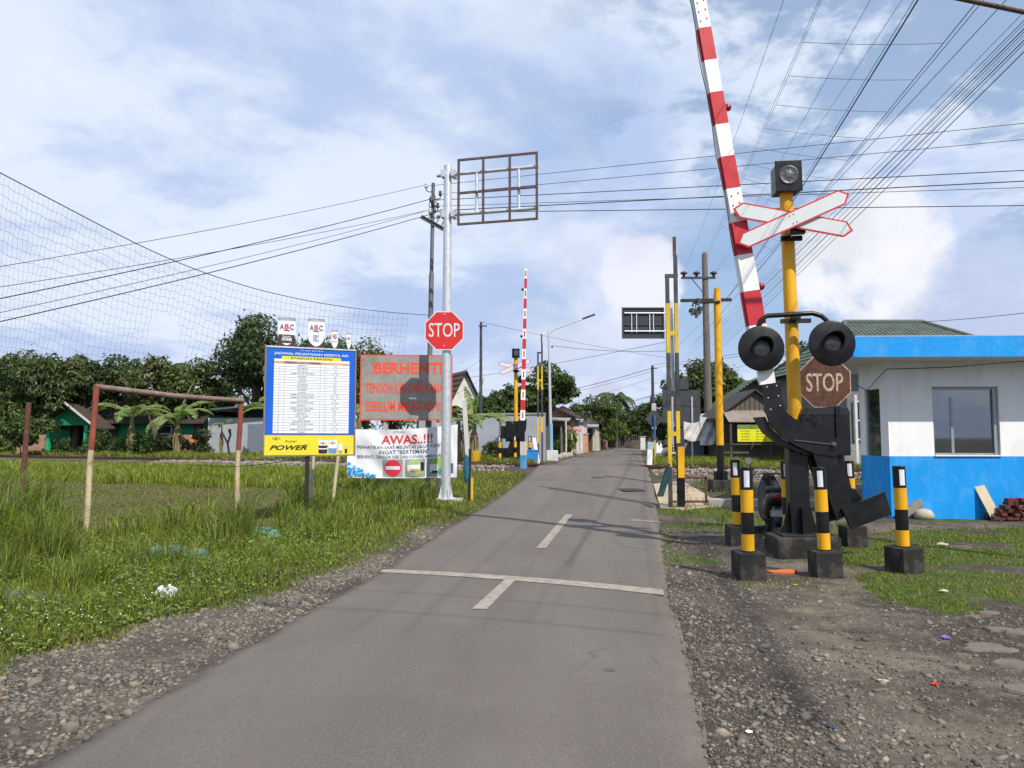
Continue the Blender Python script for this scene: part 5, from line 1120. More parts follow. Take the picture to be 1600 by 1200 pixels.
def win(par, x, y, z, w_, h_, fm, gm=None):
    mb = MB(); 
    for dx in (-1, 1): mb.box((x + dx*w_/2, y, z), (.07, .08, h_ + .07), fm)
    for dz_ in (-1, 0, 1): mb.box((x, y + .002, z + dz_*h_/2), (w_ - .07, .07, .06), fm)
    o = mb.build('window', par); mb = MB(); mb.box((x, y + .01, z), (w_ - .05, .01, h_ - .05), gm or M('dark window glass', (.02,.025,.03), .12)); mb.build('pane', o)
# green tiled hip roof house behind the booth
d = 29.; hx = pt(1478, 690, d).x; hz0 = hz_(hx, d); t = thing('house', 'house with mossy green tiled hip roof behind the guard booth', 'house', (hx, d + 4, hz0))
graywall = M('grey house wall', (.16,.165,.175), .85, var=.15, dirt=.4)
mb = MB(); mb.box((0,0,2.2), (7.4, 7.4, 4.6), graywall); mb.build('wall', t)
ze, zr_ = 4.15, zz(503, 33) - hz0; a_, b_ = 4.3, 4.5; rl = pt(1337, 690, 33).x - hx - .3, pt(1449, 690, 33).x - hx
V = [(-a_, -b_, ze), (a_, -b_, ze), (a_, b_, ze), (-a_, b_, ze), (rl[0], 0, zr_), (rl[1], 0, zr_)]
mb = MB(); mb.add(V, [(0,1,5,4), (2,3,4,5), (1,2,5), (3,0,4), (3,2,1,0)], tile_green); mb.tube([V[4], V[5]], .11, M('ridge tile', (.09,.11,.10), .8), 8)
for q_ in ((4,0),(5,1),(4,3),(5,2)): mb.tube([V[q_[0]], V[q_[1]]], .10, M('ridge tile', (.09,.11,.10), .8), 8)
mb.build('roof', t)
for xx in (-2.9, -1.5, .5): win(t, xx, -3.76, 1.9, 1.1, 1.5, M('white frame', (.55,.55,.55), .6))
mb = MB(); 
for xx in (-3.6, -2.3, -.6): mb.box((xx, -4.2, 1.2), (.10, .10, 3.4), M('white frame', (.55,.55,.55), .6))
mb.box((-2.3, -4.2, .5), (3.6, .08, .9), M('mottled low wall', (.25,.25,.24), .9, var=.3, dirt=.7)); mb.build('porch_rail', t)
# small house with mossy roof between the trees and the wooden stall
d = 46; hx = pt(1182, 690, d).x; hz0 = hz_(hx, d); t = thing('house', 'small house with mossy tiled gable behind the wooden stall', 'house', (hx, d + 3, hz0))
mb = MB(); mb.box((0,0,1.6), (4.4, 5., 3.6), graywall); mb.prism([(-2.2,3.4),(2.2,3.4),(0,zz(592,d) - hz0 - .1)], -2.4, 2.4, graywall); mb.build('wall', t)
mb = MB(); gable(mb, -2.2, 2.2, -2.6, 2.6, 3.4, zz(592, d) - hz0, tile_grey, .5, 'y'); mb.build('roof', t)
mb = MB(); mb.box((-1.8, -3.6, 2.9), (1.2, 1.6, .08), M('teal sheet', (.06,.16,.15), .6), rx=R(14)); mb.build('awning', t)
# wooden stall with yellow banner
d = 34; hx = pt(1181, 690, d).x; hz0 = hz_(hx, d); t = thing('wooden_stall', 'weathered wooden stall with corrugated awning behind the track', 'stall', (hx, d, hz0)); k = d/F
mb = MB(); mb.box((0, 1.5, 1.2), (2.9, 2.8, 2.4), darkwood); mb.prism([(-1.45, 2.4), (1.45, 2.4), (-.05, zz(611, d) - hz0)], .1, .2, wood)
for xx in np.arange(-1.3, 1.4, .22): mb.box((xx, .085, 2.4 + .5*(zz(611, d) - hz0 - 2.4)*(1 - abs(xx)/1.45)), (.02, .02, (zz(611, d) - hz0 - 2.4)*(1 - abs(xx)/1.45)), darkwood)
mb.box((0, .07, .55), (2.9, .06, .9), wood); mb.build('wall', t)
mb = MB(); gable(mb, -1.6, 1.6, .2, 3., 2.35, zz(608, d) - hz0, M('old tar roof', (.05,.047,.045), .9, var=.2), .3, 'y', .07); mb.build('roof', t)
corr = M('corrugated asbestos', (.30,.26,.23), .9, var=.15, dirt=.5, streak=.3); mb = MB(); nseg = 60; V = []
for i in range(nseg+1): xx = -1.5 + 1.9*i/nseg; w_ = .025*math.sin(i*2*math.pi/4); V += [(xx, -.95, zz(660, d) - hz0 + w_), (xx, .1, zz(641, d) - hz0 + w_)]
mb.add(V, [(2*i, 2*i+2, 2*i+3, 2*i+1) for i in range(nseg)], corr, False); mb.build('awning', t)
mb = MB()
for xx in (-1.4, .35, 1.4): mb.box((xx, -.85, .9), (.09,.09,1.9), darkwood)
mb.box((0, -.8, .95), (2.8,.3,.06), darkwood); mb.build('counter', t)
mb = MB(); yb, zb_, zt_ = -.92, zz(690, d) - hz0, zz(671, d) - hz0; x0, x1 = pt(1143,690,d).x - hx, pt(1228,690,d).x - hx; mb.box(((x0+x1)/2, yb, (zb_+zt_)/2), (x1-x0, .012, zt_-zb_), M('banner yellow', (.68,.66,.02), .5, var=.05)); mb.box(((x0+x1)/2, yb + .002, zt_ + .10), (x1-x0, .010, .20), M('banner green', (.14,.22,.04), .6, var=.4, scale=6))
for r_ in range(4):
    for cx, s_ in ((x0 + .35, 'NASI GORENG'), (x0 + 1.05, 'MIE AYAM')): mb.text(s_, (cx, zt_ - .08 - r_*.13), txtb, .045, .42, .01, yb - .009)
mb.text('WARUNG', (x0 + 1.9, (zb_+zt_)/2 + .05), txtb, .10, .75, .03, yb - .009); mb.build('banner', t)
# street stall with ragged cloth
d = 37; hx = pt(1096, 690, d).x; hz0 = hz_(hx, d); t = thing('street_stall', 'shabby street stall with ragged printed cloths and grey metal cabinet', 'stall', (hx, d, hz0))
mb = MB(); mb.box((-.45, .2, .85), (1.0, .9, 1.7), M('grey cabinet', (.15,.18,.21), .6, var=.15, dirt=.4), bev=.01); mb.build('cabinet', t)
mb = MB(); mb.box((.5, 1.6, .9), (3.0, 2.2, 1.8), M('painted stall shade', (.05,.045,.04), .9)); mb.build('opening_shade', t)  # dark block behind the cloths paints the shade of the stall opening
mb = MB(); mb.box((.3, .6, zz(652, d) - hz0 + .05), (2.7, 1.9, .05), M('tarp grey', (.33,.34,.35), .7, dirt=.5), rx=R(8), ry=R(-7)); mb.build('roof', t)
ragm = [M('rag cloth white', (.64,.62,.61), .8, var=.2, scale=3, dirt=.6, dcol=(.30,.10,.12), dscale=2.), M('rag cloth grey', (.58,.61,.63), .8, var=.25, scale=4, dirt=.7, dcol=(.22,.26,.30), dscale=2.5)]
for kk, (ua, ub, va, vb) in enumerate(((1068, 1094, 658, 688), (1094, 1125, 650, 690))):
    mb = MB(); n = 12; V = []
    for i in range(n+1):
        for j in range(n+1):
            p = pt(ua + (ub-ua)*i/n, va + (vb-va)*j/n + (5 if kk == 1 else -3)*(1 - i/n)*(j/n)**1 + 3*math.sin(math.pi*i/n), d - 1.5); V.append((p.x - hx, -1.5 + .05*math.sin(i*1.1 + j*.7 + kk), p.z - hz0))
    mb.add(V, [(i*(n+1)+j, i*(n+1)+j+1, (i+1)*(n+1)+j+1, (i+1)*(n+1)+j) for i in range(n) for j in range(n)], ragm[kk], True); x_, z_ = V[(n+1)*(0 if kk == 0 else n)][0], V[(n+1)*(0 if kk == 0 else n)][2]; mb.tube([(x_, -1.46, 0), (x_, -1.46, z_ + .05)], .03, darkwood, 6); mb.build('hanging_cloth', t)
mb = MB(); mb.box((1.1, -.3, .42), (1.1, .35, .05), wood); mb.box((.7, -.3, .2), (.06,.3,.4), wood); mb.box((1.5, -.3, .2), (.06,.3,.4), wood); mb.build('bench', t)
# backs of the warning signs for the other direction
d = 36; hx = pt(1066, 690, d).x; hz0 = hz_(hx, d); t = thing('warning_sign', 'dark back of a big sign board on two pale posts beyond the track', 'sign back', (hx, d, hz0))
zb_, zt_ = zz(661, d) - hz0, zz(609, d) - hz0; mb = MB(); mb.box((0, .05, (zb_+zt_)/2), (1.85, .03, zt_-zb_), M('sign back', (.05,.052,.058), .7, var=.2)); mb.box((0, .03, (zb_+zt_)/2 + .05), (1.85,.03,.04), darksteel); mb.box((-.12, .0, zt_ + .3), (.95,.03,.55), M('sign back', (.05,.052,.058), .7)); mb.build('sign_panel', t)
for xx in (-.46, .50): mb = MB(); mb.tube([(xx, 0, -.1), (xx, 0, zt_ - .35)], .055, galv, 10); mb.build('leg', t)
# far sign mast with dark board seen from behind
d = 41; x, y, z = base(1051, d); t = thing('sign_mast', 'far sign mast whose dark board hangs over the road', 'sign mast', (x, y, z)); mb = MB(); zt = zz(470, d) - z; mb.tube([(0,0,0), (0,0,zt)], [.13,.11], galv, 14); mb.build('mast', t)
x0, x1 = pt(975,690,d).x - x, pt(1040,690,d).x - x; zb_, zt_ = zz(528, d) - z, zz(481, d) - z; lo = M('board back navy', (.035,.04,.05), .6, var=.1)
mb = MB(); mb.box(((x0+x1)/2, .10, (zb_+zt_)/2), (x1-x0, .04, zt_-zb_), lo)
for xx in (x0, x1): mb.box((xx, .06, (zb_+zt_)/2), (.07,.10,zt_-zb_+.07), darksteel)
for zz_ in (zb_, zt_, (zb_+zt_)/2 - .1): mb.box(((x0+x1)/2, .06, zz_), (x1-x0, .07, .06), darksteel)
mb.build('sign_board', t); mb = MB()
for zz_ in (zb_ + .38, zt_ - .30): mb.tube([(x0 + .1, .02, zz_), (.15, .02, zz_)], .045, galv, 8)
for f in (.22, .34, .66, .75): mb.box((x0 + (x1-x0)*f, .03, (zb_+zt_)/2), (.05,.03,zt_-zb_-.6), galv)
mb.build('bracket_arm', t)

# ---- houses along the left side of the far road
pinkbrick = M('pinkish brick', (.34,.20,.15), .9, var=.25, scale=3, dirt=.4); creamw = M('cream wall', (.55,.50,.44), .85, var=.1, dirt=.4); whitew = M('old white wall', (.62,.62,.60), .85, var=.08, dirt=.4)
def roadhouse(u, d, w_, hgt, wm, rm, label, canopy=True, txt=None):
    x = pt(u, 690, d).x; z = hz_(x, d); t = thing('house', label, 'house', (x, d + 3, z), R(-9))
    mb = MB(); mb.box((0, 0, hgt/2 - .1), (w_, 5.5, hgt + .2), wm); mb.prism([(-w_/2, hgt), (w_/2, hgt), (0, hgt + w_*.22)], -2.7, 2.7, wm); mb.build('wall', t)
    mb = MB(); gable(mb, -w_/2, w_/2, -2.75, 2.75, hgt, hgt + w_*.24, rm, .4, 'y'); mb.build('roof', t)
    win(t, -w_*.2, -2.8, 1.3, .9, 1.0, M('white frame', (.55,.55,.55), .6)); mb = MB(); mb.box((w_*.22, -2.78, 1.0), (.85,.06,2.0), darkwood); mb.build('door', t)
    if canopy:
        mb = MB(); mb.box((0, -3.9, hgt*.86), (w_*1.05, 2.3, .06), M('canopy sheet', (.30,.30,.30), .6, dirt=.4), rx=R(7)); mb.build('canopy', t)
        for xx in (-w_*.45, 0, w_*.45): mb = MB(); mb.tube([(xx, -4.85, 0), (xx, -4.85, hgt*.82)], .045, galv, 8); mb.build('canopy_post', t)
    return t
roadhouse(868, 52, 3.0, 2.9, pinkbrick, tile_brown, 'pinkish brick house with grey canopy nearest the crossing on the left of the far road')
roadhouse(889, 59, 3.2, 3.0, whitew, tile_brown, 'white walled house with canopy posts second along the far road', True)
roadhouse(914, 69, 3.4, 2.7, creamw, tile_brown, 'cream house with low canopy third along the far road', True)
roadhouse(932, 80, 3.0, 2.6, pinkbrick, tile_brown, 'orange brick house at the far end of the road', False)
for u_, d_, wd, hh_, c_, lab in ((906, 58, .5, 1.7, whitew, 'white gate pillar in front of the second roadside house'), (898, 56, .3, 1.5, creamw, 'cream gate pillar beside the roadside shrubs'), (913, 60, .6, 1.5, M('orange plaster', (.50,.25,.17), .85, dirt=.3), 'orange plastered pillar by the far roadside'), (1004, 74, .5, 1.3, whitew, 'white pillar at the right edge of the far road')):
    x, y, z = base(u_, d_); mb = MB(); mb.box((0,0,hh_/2), (wd,.4,hh_), c_, bev=.02); mb.box((0,0,hh_ + .04), (wd + .12,.5,.09), concrete, bev=.01); tag(mb.build('gate_pillar', loc=(x, y, z)), lab, 'pillar')
x, y, z = base(897, 55); mb = MB(); mb.box((0,0,1.75), (1.5,.05,.55), M('pink banner', (.62,.50,.52), .7, var=.15, scale=4, dirt=.5, dcol=(.5,.15,.2))); mb.tube([(-.7,.05,0), (-.7,.05,2.0)], .03, galv, 6); mb.tube([(.7,.05,0), (.7,.05,2.0)], .03, galv, 6); mb.text('WARUNG', (0, 1.75), txtred, .22, 1.1, .01, -.032); tag(mb.build('shop_sign', loc=(x, y, z)), 'pale pink shop sign under the canopy on the far left roadside', 'sign')
# white railings at the road's end
for u_, lab in ((957, 'left pale steel gate closing the far end of the road'), (985, 'right pale steel gate at the far end of the road')):
    d = 89; x, y, z = base(u_, d); t = thing('metal_gate', lab, 'gate', (x, y, z)); mb = MB(); gw = M('pale gate paint', (.22,.20,.17), .6)
    for i in range(9): mb.tube([(-1. + .25*i, 0, 0), (-1. + .25*i, 0, 1.6 + .2*math.sin(i*.39))], .022, gw, 5)
    for zz_ in (.15, .8, 1.5): mb.tube([(-1., 0, zz_), (1., 0, zz_)], .03, gw, 5)
    mb.build('gate_leaf', t); mb = MB(); mb.box((-1.2,0,.95), (.3,.3,1.9), creamw); mb.build('pillar', t)
d = 91; x, y, z = base(990, d); mb = MB(); mb.box((0,0,1.2), (9,.25,2.4), M('end wall', (.09,.075,.06), .9, var=.3, dirt=.5)); tag(mb.build('garden_wall', loc=(x, y, z)), 'brownish garden wall behind the gates at the end of the road', 'wall')

# ---- grey boundary walls and left houses
def wallrun(u0, d0, u1, d1, hgt, m_, label, th_=.15):
    a, b_ = pt(u0, 690, d0), pt(u1, 690, d1); dv = Vector((b_.x-a.x, b_.y-a.y, 0)); mid = ((a.x+b_.x)/2, (a.y+b_.y)/2); t = thing('boundary_wall', label, 'wall', (*mid, hz_(*mid)), math.atan2(dv.y, dv.x))
    mb = MB(); mb.box((0,0,hgt/2 - .2), (dv.length, th_, hgt + .4), m_); mb.build('wall_face', t); mb = MB(); mb.box((0,0,hgt + .04), (dv.length + .02, th_ + .1, .08), concrete); mb.build('coping', t); return t
gwall = M('grey rendered wall', (.36,.385,.43), .85, var=.1, scale=1.5, dirt=.35, dcol=(.22,.23,.25), dscale=1.)
wallrun(655, 41, 852, 39, 2.45, gwall, 'long grey rendered wall behind the far barrier and bananas')
d = 47; x, y, z = base(374, d); t = thing('shed', 'grey walled shed with open eaves behind the goal', 'shed', (x, y + 2, z), R(-4))
mb = MB(); mb.box((0,0,1.2), (3.9, 4., 2.6), gwall); mb.box((1.2, .3, 2.9), (1.6, 3.2, .9), M('painted gap shade', (.03,.03,.03), .9)); mb.build('wall', t); mb = MB(); mb.box((.35, -.3, 3.18), (3.7, 4.8, .10), greypost, ry=R(-5)); mb.build('roof', t); mb = MB(); mb.box((1.25, -2.015, 1.1), (1.1,.04,2.0), M('bluish door', (.16,.19,.24), .6)); mb.build('door', t)  # near-black block under the roof paints the shade in the open eaves
# green house with porch
greenw = M('green wall', (.01,.20,.10), .75, var=.12, dirt=.3); d = 50; x, y, z = base(118, d); t = thing('house', 'green walled house with brown tiled gable porch at the far left', 'house', (x, y, z), R(-6)); k = d/F
mb = MB(); mb.box((2.3, 4.2, 1.35), (11., 5., 3.), greenw); mb.build('wall', t)
mb = MB(); gable(mb, -3.2, 7.8, 1.7, 6.7, 2.7, 4.3, tile_brown, .7, 'x'); mb.build('roof', t)
mb = MB(); mb.prism([(-1.95, 2.05), (1.75, 2.05), (-.1, 3.35)], -.55, -.45, greenw); gable(mb, -1.95, 1.75, -.8, 2.2, 2.15, 3.5, tile_brown, .35, 'y')
for s_ in (-1, 1): mb.box((-.1 + s_*1.10, -1.17, 2.80), (2.62, .05, .13), M('white frame', (.55,.55,.55), .6), ry=s_*R(36)) 
mb.build('porch_roof', t)
for xx in (-1.6, 1.2): mb = MB(); mb.box((xx, -.55, 1.0), (.26,.26,2.1), M('bright green paint', (.02,.42,.20), .6, dirt=.2)); mb.build('porch_column', t)
mb = MB(); mb.box((-.2, 1.66, 1.0), (2.9,.06,2.0), M('painted gap shade', (.03,.03,.03), .9)); mb.build('door', t); win(t, 5.2, 1.68, 1.5, 1.3, 1.1, M('white frame', (.55,.55,.55), .6))  # wide near-black sheet paints the shade inside the porch, not a door leaf
mb = MB(); mb.box((4.0, .9, .75), (1.9,.04,.75), M('green tarp', (.08,.42,.04), .6, var=.2)); mb.build('green_tarp', t)
# house with steep roof behind the silver mast
d = 50; x, y, z = base(694, d); t = thing('house', 'house with steep brown roof and pale gable right of the stop sign', 'house', (x, y + 3, z), R(24))
mb = MB(); mb.box((0,0,1.6), (2.6, 7, 3.4), whitew); mb.prism([(-1.3,3.3),(1.3,3.3),(0,5.75)], -3.45, 3.45, whitew); mb.build('wall', t); mb = MB(); gable(mb, -1.3, 1.3, -3.5, 3.5, 3.3, 5.8, tile_brown, .3, 'y'); mb.build('roof', t)
win(t, 0, -3.52, 2.2, .9, 1.0, darkwood)
# orange bird house box on a post
x, y, z = base(302, 45); t = thing('post_box', 'small orange box with white lid on a thin post', 'box', (x, y, z)); mb = MB(); zb_ = zz(691, 45) - z; mb.tube([(0,0,0), (0,0,zb_)], .035, darksteel, 6); mb.build('post', t); mb = MB(); mb.box((0,0,zb_ + .16), (.34,.28,.32), M('orange plastic', (.62,.22,.08), .5)); mb.box((0,-.0,zb_ + .36), (.36,.30,.09), M('lid white', (.65,.6,.58), .5)); mb.build('box_body', t)
mb = MB(); a, b_ = pt(265, 690, 47.5), pt(335, 690, 47.2); mb.box((0,0,.65), (b_.x - a.x, .15, 1.5), pinkbrick); tag(mb.build('brick_wall', loc=((a.x+b_.x)/2, 47.5, hz_(a.x, 47))), 'patchy brick wall behind the orange box', 'wall')
mb = MB(); a, b_ = pt(28, 690, 46.5), pt(66, 690, 46.2); mb.box((0,0,.65), (b_.x - a.x, .15, 1.5), pinkbrick); tag(mb.build('brick_wall', loc=((a.x+b_.x)/2, 46.5, hz_(a.x, 46))), 'brown brick wall left of the green porch', 'wall')

# ================================================================== FAR CROSSING EQUIPMENT, LEFT
x, y, z = base(806, 36.5); signal('crossing_signal', 'far yellow crossing signal behind the raised far boom', x, y, R(0), False)
# far barrier: same machine seen smaller with its weight to the left
def far_barrier():
    x, y, z = base(806, 35.6); t = thing('barrier', 'far barrier with raised white and red boom beyond the track', 'level crossing barrier', (x, y, z)); k = 35.6/F
    P = lambda u, v: ((u - 806)*k, zz(v, 35.6) - z)
    mb = MB(); a = P(790, 690); b_ = P(820, 658); mb.box(((a[0]+b_[0])/2, .2, (a[1]+b_[1])/2), (b_[0]-a[0], .6, b_[1]-a[1]), black, bev=.015); mb.box((a[0] - .1, .2, (a[1]+b_[1])/2 - .05), (.25, .5, .62), black, bev=.01); mb.build('machine_box', t)
    mb = MB(); mb.box((.08, .2, a[1]/2), (.34,.34,a[1]), black); mb.box((.08, .2, .06), (.6,.6,.16), plinthm); mb.build('pedestal', t)
    mb = MB(); mb.prism([P(*q) for q in [(811,655),(823,655),(822,672),(814,684),(800,690),(796,682),(808,674)]], -.2, -.12, black); mb.build('boom_carrier', t)
    mb = MB(); mb.prism([P(*q) for q in [(797,690),(806,690),(797,722),(786,722)]], -.15, .1, black); mb.prism([P(*q) for q in [(776,700),(794,700),(794,716),(776,716)]], -.2, .2, black); mb.build('counterweight', t)
    a = Vector((*P(816.5, 657), 0)); b2 = Vector((*P(822, 421), 0)); ax = b2 - a; mb = MB(); mb.T = TR((a.x, -.17, a.y), ry=math.atan2(ax.x, ax.y)); n = 15; Ls = ax.length
    for i in range(n):
        wd = .235 - .125*i/n; z0_, z1_ = Ls*i/n, Ls*(i+1)/n; mb.box((0,0,(z0_+z1_)/2), (wd,.07,z1_-z0_-.001), white if i % 2 == 0 else red)
        if i % 2 == 0: mb.box((0,-.038,(z0_+z1_)/2), (.06,.006,(z1_-z0_)*.55), M('faded red strip', (.35,.06,.06), .5))
    bm_ = mb.build('boom', t)
    for zf in (.55, .86): m2 = MB(); m2.T = mb.T; m2.ball((-.14, 0, Ls*zf), .07, M('dark red lamp', (.06,.012,.016), .3), 10); m2.build('boom_lamp', bm_)
far_barrier()
for u_, lab in ((781, 'far striped bollard left of the far barrier'), (805, 'far striped bollard in front of the far barrier'), (828, 'far striped bollard behind the blue box')):
    x, y, z = base(u_, 34.4); copy_tree(b0, (x, y, z), R(5), lab)
# clutter of posts, planters and stones along the far left roadside
for u_, d_, hh_, lab in ((877, 46, 1.9, 'thin white post nearest the street lamp on the far roadside'), (884, 47.5, 2.3, 'grey bamboo post under the roadside canopy'), (893, 50, 1.5, 'short white post before the pink shop sign')):
    x, y, z = base(u_, d_); mb = MB(); mb.tube([(0,0,-.1), (.03,0,hh_*.5), (.0,0,hh_)], .06, creamw, 8); tag(mb.build('post', loc=(x, y, z)), lab, 'post')
for u_, d_, r_, lab in ((881, 45.5, .34, 'pale round stone at the foot of the thin white post'), (889, 48, .30, 'grey stone beside the roadside canopy posts'), (902, 53, .3, 'pale block stone before the pink shop sign'), (873, 44.5, .26, 'small grey stone next to the lamp plinth')):
    x, y, z = base(u_, d_); mb = MB(); mb.lathe([(.001,-.1),(r_*.9,-.05),(r_,r_*.4),(r_*.7,r_*.85),(.001,r_)], concrete, 7); tag(mb.build('stone', loc=(x, y, z)), lab, 'stone')
# street lamp at the far left
x, y, z = base(861, 40); t = thing('street_lamp', 'slim grey street lamp with long arm over the far road', 'street lamp', (x, y, z)); zt = zz(515, 40) - z; k = 40/F
mb = MB(); mb.tube([(0,0,.3), (-.10,0,zt)], [.10,.06], galv, 12); mb.build('pole', t); mb = MB(); mb.box((.05,0,.25), (.62,.6,.6), M('white plinth', (.6,.6,.6), .8, dirt=.4), bev=.02); mb.tube([(0,0,.5), (-.02,0,2.0)], .115, M('pale blue band', (.20,.36,.55), .7), 12); mb.build('plinth', t)
mb = MB(); mb.tube([(-.10,0,zt - .25), (.2,0,zt), (1.0,0,zt + .32), (1.75,0,zt + .58)], .035, galv, 8); mb.build('arm', t); mb = MB(); mb.box((2.1,0,zt + .72), (.72,.2,.09), darksteel, ry=R(-20), bev=.02); mb.build('lamp_head', t); mb = MB(); mb.lathe([(.001,.1),(.05,.09),(.05,0),(.001,0)], darksteel, 8, Matrix.Translation((.08,0,zt - 1.)) ); mb.build('bracket', t)
# dark poles
POLES = {}
for nm, u_, d_, vt, r_, lab in (('utility_pole', 751, 42, 503, .09, 'thin dark utility pole between the banana plant and the far barrier'), ('utility_pole', 1021, 58, 571, .13, 'short dark utility pole right of the far road in front of trees')):
    x, y, z = base(u_, d_); t = thing(nm, lab, 'utility pole', (x, y, z)); zt = zz(vt, d_) - z; POLES[u_] = Vector((x, y, z + zt)); mb = MB(); mb.tube([(0,0,0), (0,0,zt)], [r_*1.2, r_*.8], darksteel, 10); mb.build('pole', t); mb = MB(); mb.box((.1,-.1,zt - .25), (.5,.06,.07), darksteel); mb.build('crossarm', t)
    if u_ > 1000:
        for dz_, hh_ in ((2.4, 1.0), (3.6, .6)): mb = MB(); mb.box((.02,-.22,dz_), (.34,.2,hh_), M('meter box', (.42,.45,.48), .5), bev=.02); mb.build('meter_box', t)
x, y, z = base(1023, 33); t = thing('road_sign', 'dark diamond road sign seen from behind on a blue and yellow post', 'sign', (x, y, z)); mb = MB(); zt = zz(655, 33) - z; mb.tube([(0,0,0), (0,0,zt*.55)], .05, yellow2, 8); mb.tube([(0,0,zt*.55), (0,0,zt + .2)], .052, M('post blue', (.03,.12,.30), .6), 8); mb.build('post', t); mb = MB(); mb.prism([(-.42,zt),(0,zt - .42),(.42,zt),(0,zt + .42)], .055, .07, M('sign back', (.05,.052,.058), .7)); mb.build('sign_panel', t)
# big concrete pole on the right
d = 44.; q_ = d/32; x, y, z = base(1108, d); t = thing('utility_pole', 'tall grey concrete utility pole with three insulators right of the road', 'utility pole', (x, y, z)); zt = zz(394, d) - z; RPX, RPY, RPZ = x, d, z
mb = MB(); mb.tube([(0,0,-.2), (-.06,0,zt - .15), (-.06,0,zt)], [.25, .165, .07], conpole, 16); mb.build('pole', t)
zA, zB = zz(435, d) - z, zz(470, d) - z; k = d/F
mb = MB(); mb.box(((1095-1108)*k, -.16, zA), (54*k, q_*.08, q_*.09), darksteel); mb.tube([(-.06,-.14,zA - 1.1), (-.95,-.16,zA)], .028, darksteel, 6); mb.build('crossarm', t)
mb = MB(); mb.box(((1106-1108)*k, -.20, zB), (80*k, q_*.10, q_*.13), blackm, ry=R(-1)); mb.tube([(-.7,-.2,zB), (-.7,-.2,zB - 1.1)], .034, darksteel, 6); mb.build('crossarm', t)
TOPS = []
for u_ in (1072, 1092, 1119):
    c = ((u_ - 1108)*k, -.16, zA + .16); TOPS.append(Vector((x + c[0], y + c[1], z + c[2] + .15))); mb = MB(); mb.lathe([(.001,.17),(.09,.16),(.16,.10),(.15,.06),(.07,.04),(.05,-.1)], insul, 12, Matrix.Translation(c) @ Matrix.Scale(q_, 4)); mb.build('insulator', t)
# lamp arm that enters at the top right corner
t = thing('street_lamp', 'brown street lamp arm entering at the upper right corner', 'street lamp', (8.6, 8.2, hz_(8.6, 8.2))); mb = MB(); zt = 7.3; mb.tube([(0,0,0), (0,0,zt - .3)], [.10,.07], rustdark, 12); mb.build('pole', t)
mb = MB(); A, B = pt(1510, 0, 8.1), pt(1605, 20, 8.2); o_ = Vector((8.6, 8.2, hz_(8.6, 8.2))); a, b_ = A - o_, B - o_; mb.tube([(0,0,zt - .35), b_ + (b_ - a)*1.0, b_, a, a - (b_-a)*.6], .028, rustdark, 8); mb.tube([(0,0,zt - .9), b_], .02, rustdark, 6); mb.build('arm', t)
#@@P6@@
# ================================================================== WIRES
def wire(A, B, r, label, group, sag=0., m=None, n=16, name='overhead_wire'):
    A, B = Vector(A), Vector(B); mb = MB(); mb.tube([A.lerp(B, f) - Vector((0,0,sag*4*f*(1-f))) for f in np.linspace(0, 1, n)], r, m or wirem, 5)
    return tag(mb.build(name), label, 'wire', group)
# from the slim pole to the left
for (i, v1, dd, r) in ((0, 415, 11., .006), (3, 440, 11., .006), (1, 461, 11., .010), (3, 480, 11.2, .006), (5, 493, 11., .010)):
    wire(INS[i] + Vector((-.05,0,.03)), pt(-140, v1 + (v1 - 300)*.21, dd), r, 'thin black cable rising from the left edge to the slim steel pole', 'cables left of the slim pole', .10)
for (i, va, v1, r) in ((0, 268, 192, .007), (2, 282, 217, .007), (1, 297, 265, .010), (3, 309, 281, .012), (4, 316, 293, .007), (5, 323, 320, .010)):
    A = INS[i]; B = pt(1750, v1 - (va - v1)*.2, 15.); wire(A, B, r, 'thin black cable crossing behind the rusty frame towards the right edge', 'cables right of the slim pole', .0)
# along the road on the right: from the concrete pole overhead
def overhead(A, uv, Yb=10.5, r=.010, lab='', grp='', ext=1.28, m=None, back=0.):
    B = pt(uv[0], uv[1], Yb); A = A + (A - B)*back; ext = (ext + back)/(1 + back); C = A + (B - A)*ext; mb = MB(); Ln = (C - A).length
    mb.tube([A.lerp(C, f) - Vector((0,0,.25*4*f*(1-f)*(1 if f < .75 else 1))) + Vector((0,0,.25*4*(1/ext)*(1-1/ext)*f*ext)) * 0 for f in np.linspace(0, 1, 26)], r, m or wirem, 5); tag(mb.build('overhead_wire'), lab, 'wire', grp); return A, C
g_ = 'bare wires from the insulators'
lab = 'thin bare wire running from an insulator of the concrete pole overhead'
W1 = overhead(TOPS[0], (1215, 8), 10.5, .004, lab, g_, m=wiregrey); W2 = overhead(TOPS[1], (1268, 8), 10.5, .004, lab, g_, m=wiregrey); W3 = overhead(TOPS[1] + Vector((.1,0,-.1)), (1262, 30), 10.5, .0036, lab, g_, m=wiregrey)
W4 = overhead(TOPS[2], (1345, 8), 10.5, .004, lab, g_, m=wiregrey); W5 = overhead(TOPS[2] + Vector((.05,0,-.05)), (1392, 8), 10.5, .0038, lab, g_, m=wiregrey)
zBw = RPZ + zB; E0 = Vector((RPX + (1140-1108)*k, RPY - .2, zBw + .1))
overhead(E0, (1420, 8), 10.5, .0125, 'thickest twisted black cable sweeping up past the signal lamp box', None, 1.2); overhead(E0 + Vector((-.1,0,-.05)), (1412, 8), 10.5, .005, 'thin cable running just left of the thick twisted cable', None)
W6 = overhead(Vector((RPX + 1.0, RPY, zBw - .4)), (1512, 8), 10.5, .007, 'twisted cable with short hanging spikes, right of the thick cable', None, back=.8); overhead(Vector((RPX + .9, RPY, zBw - .5)), (1520, 8), 10.5, .006, 'fine wire running along the spiked twisted cable', None, back=.8)
W7 = (Vector((RPX + .8, RPY, zBw - 1)), None)
random.seed(9)
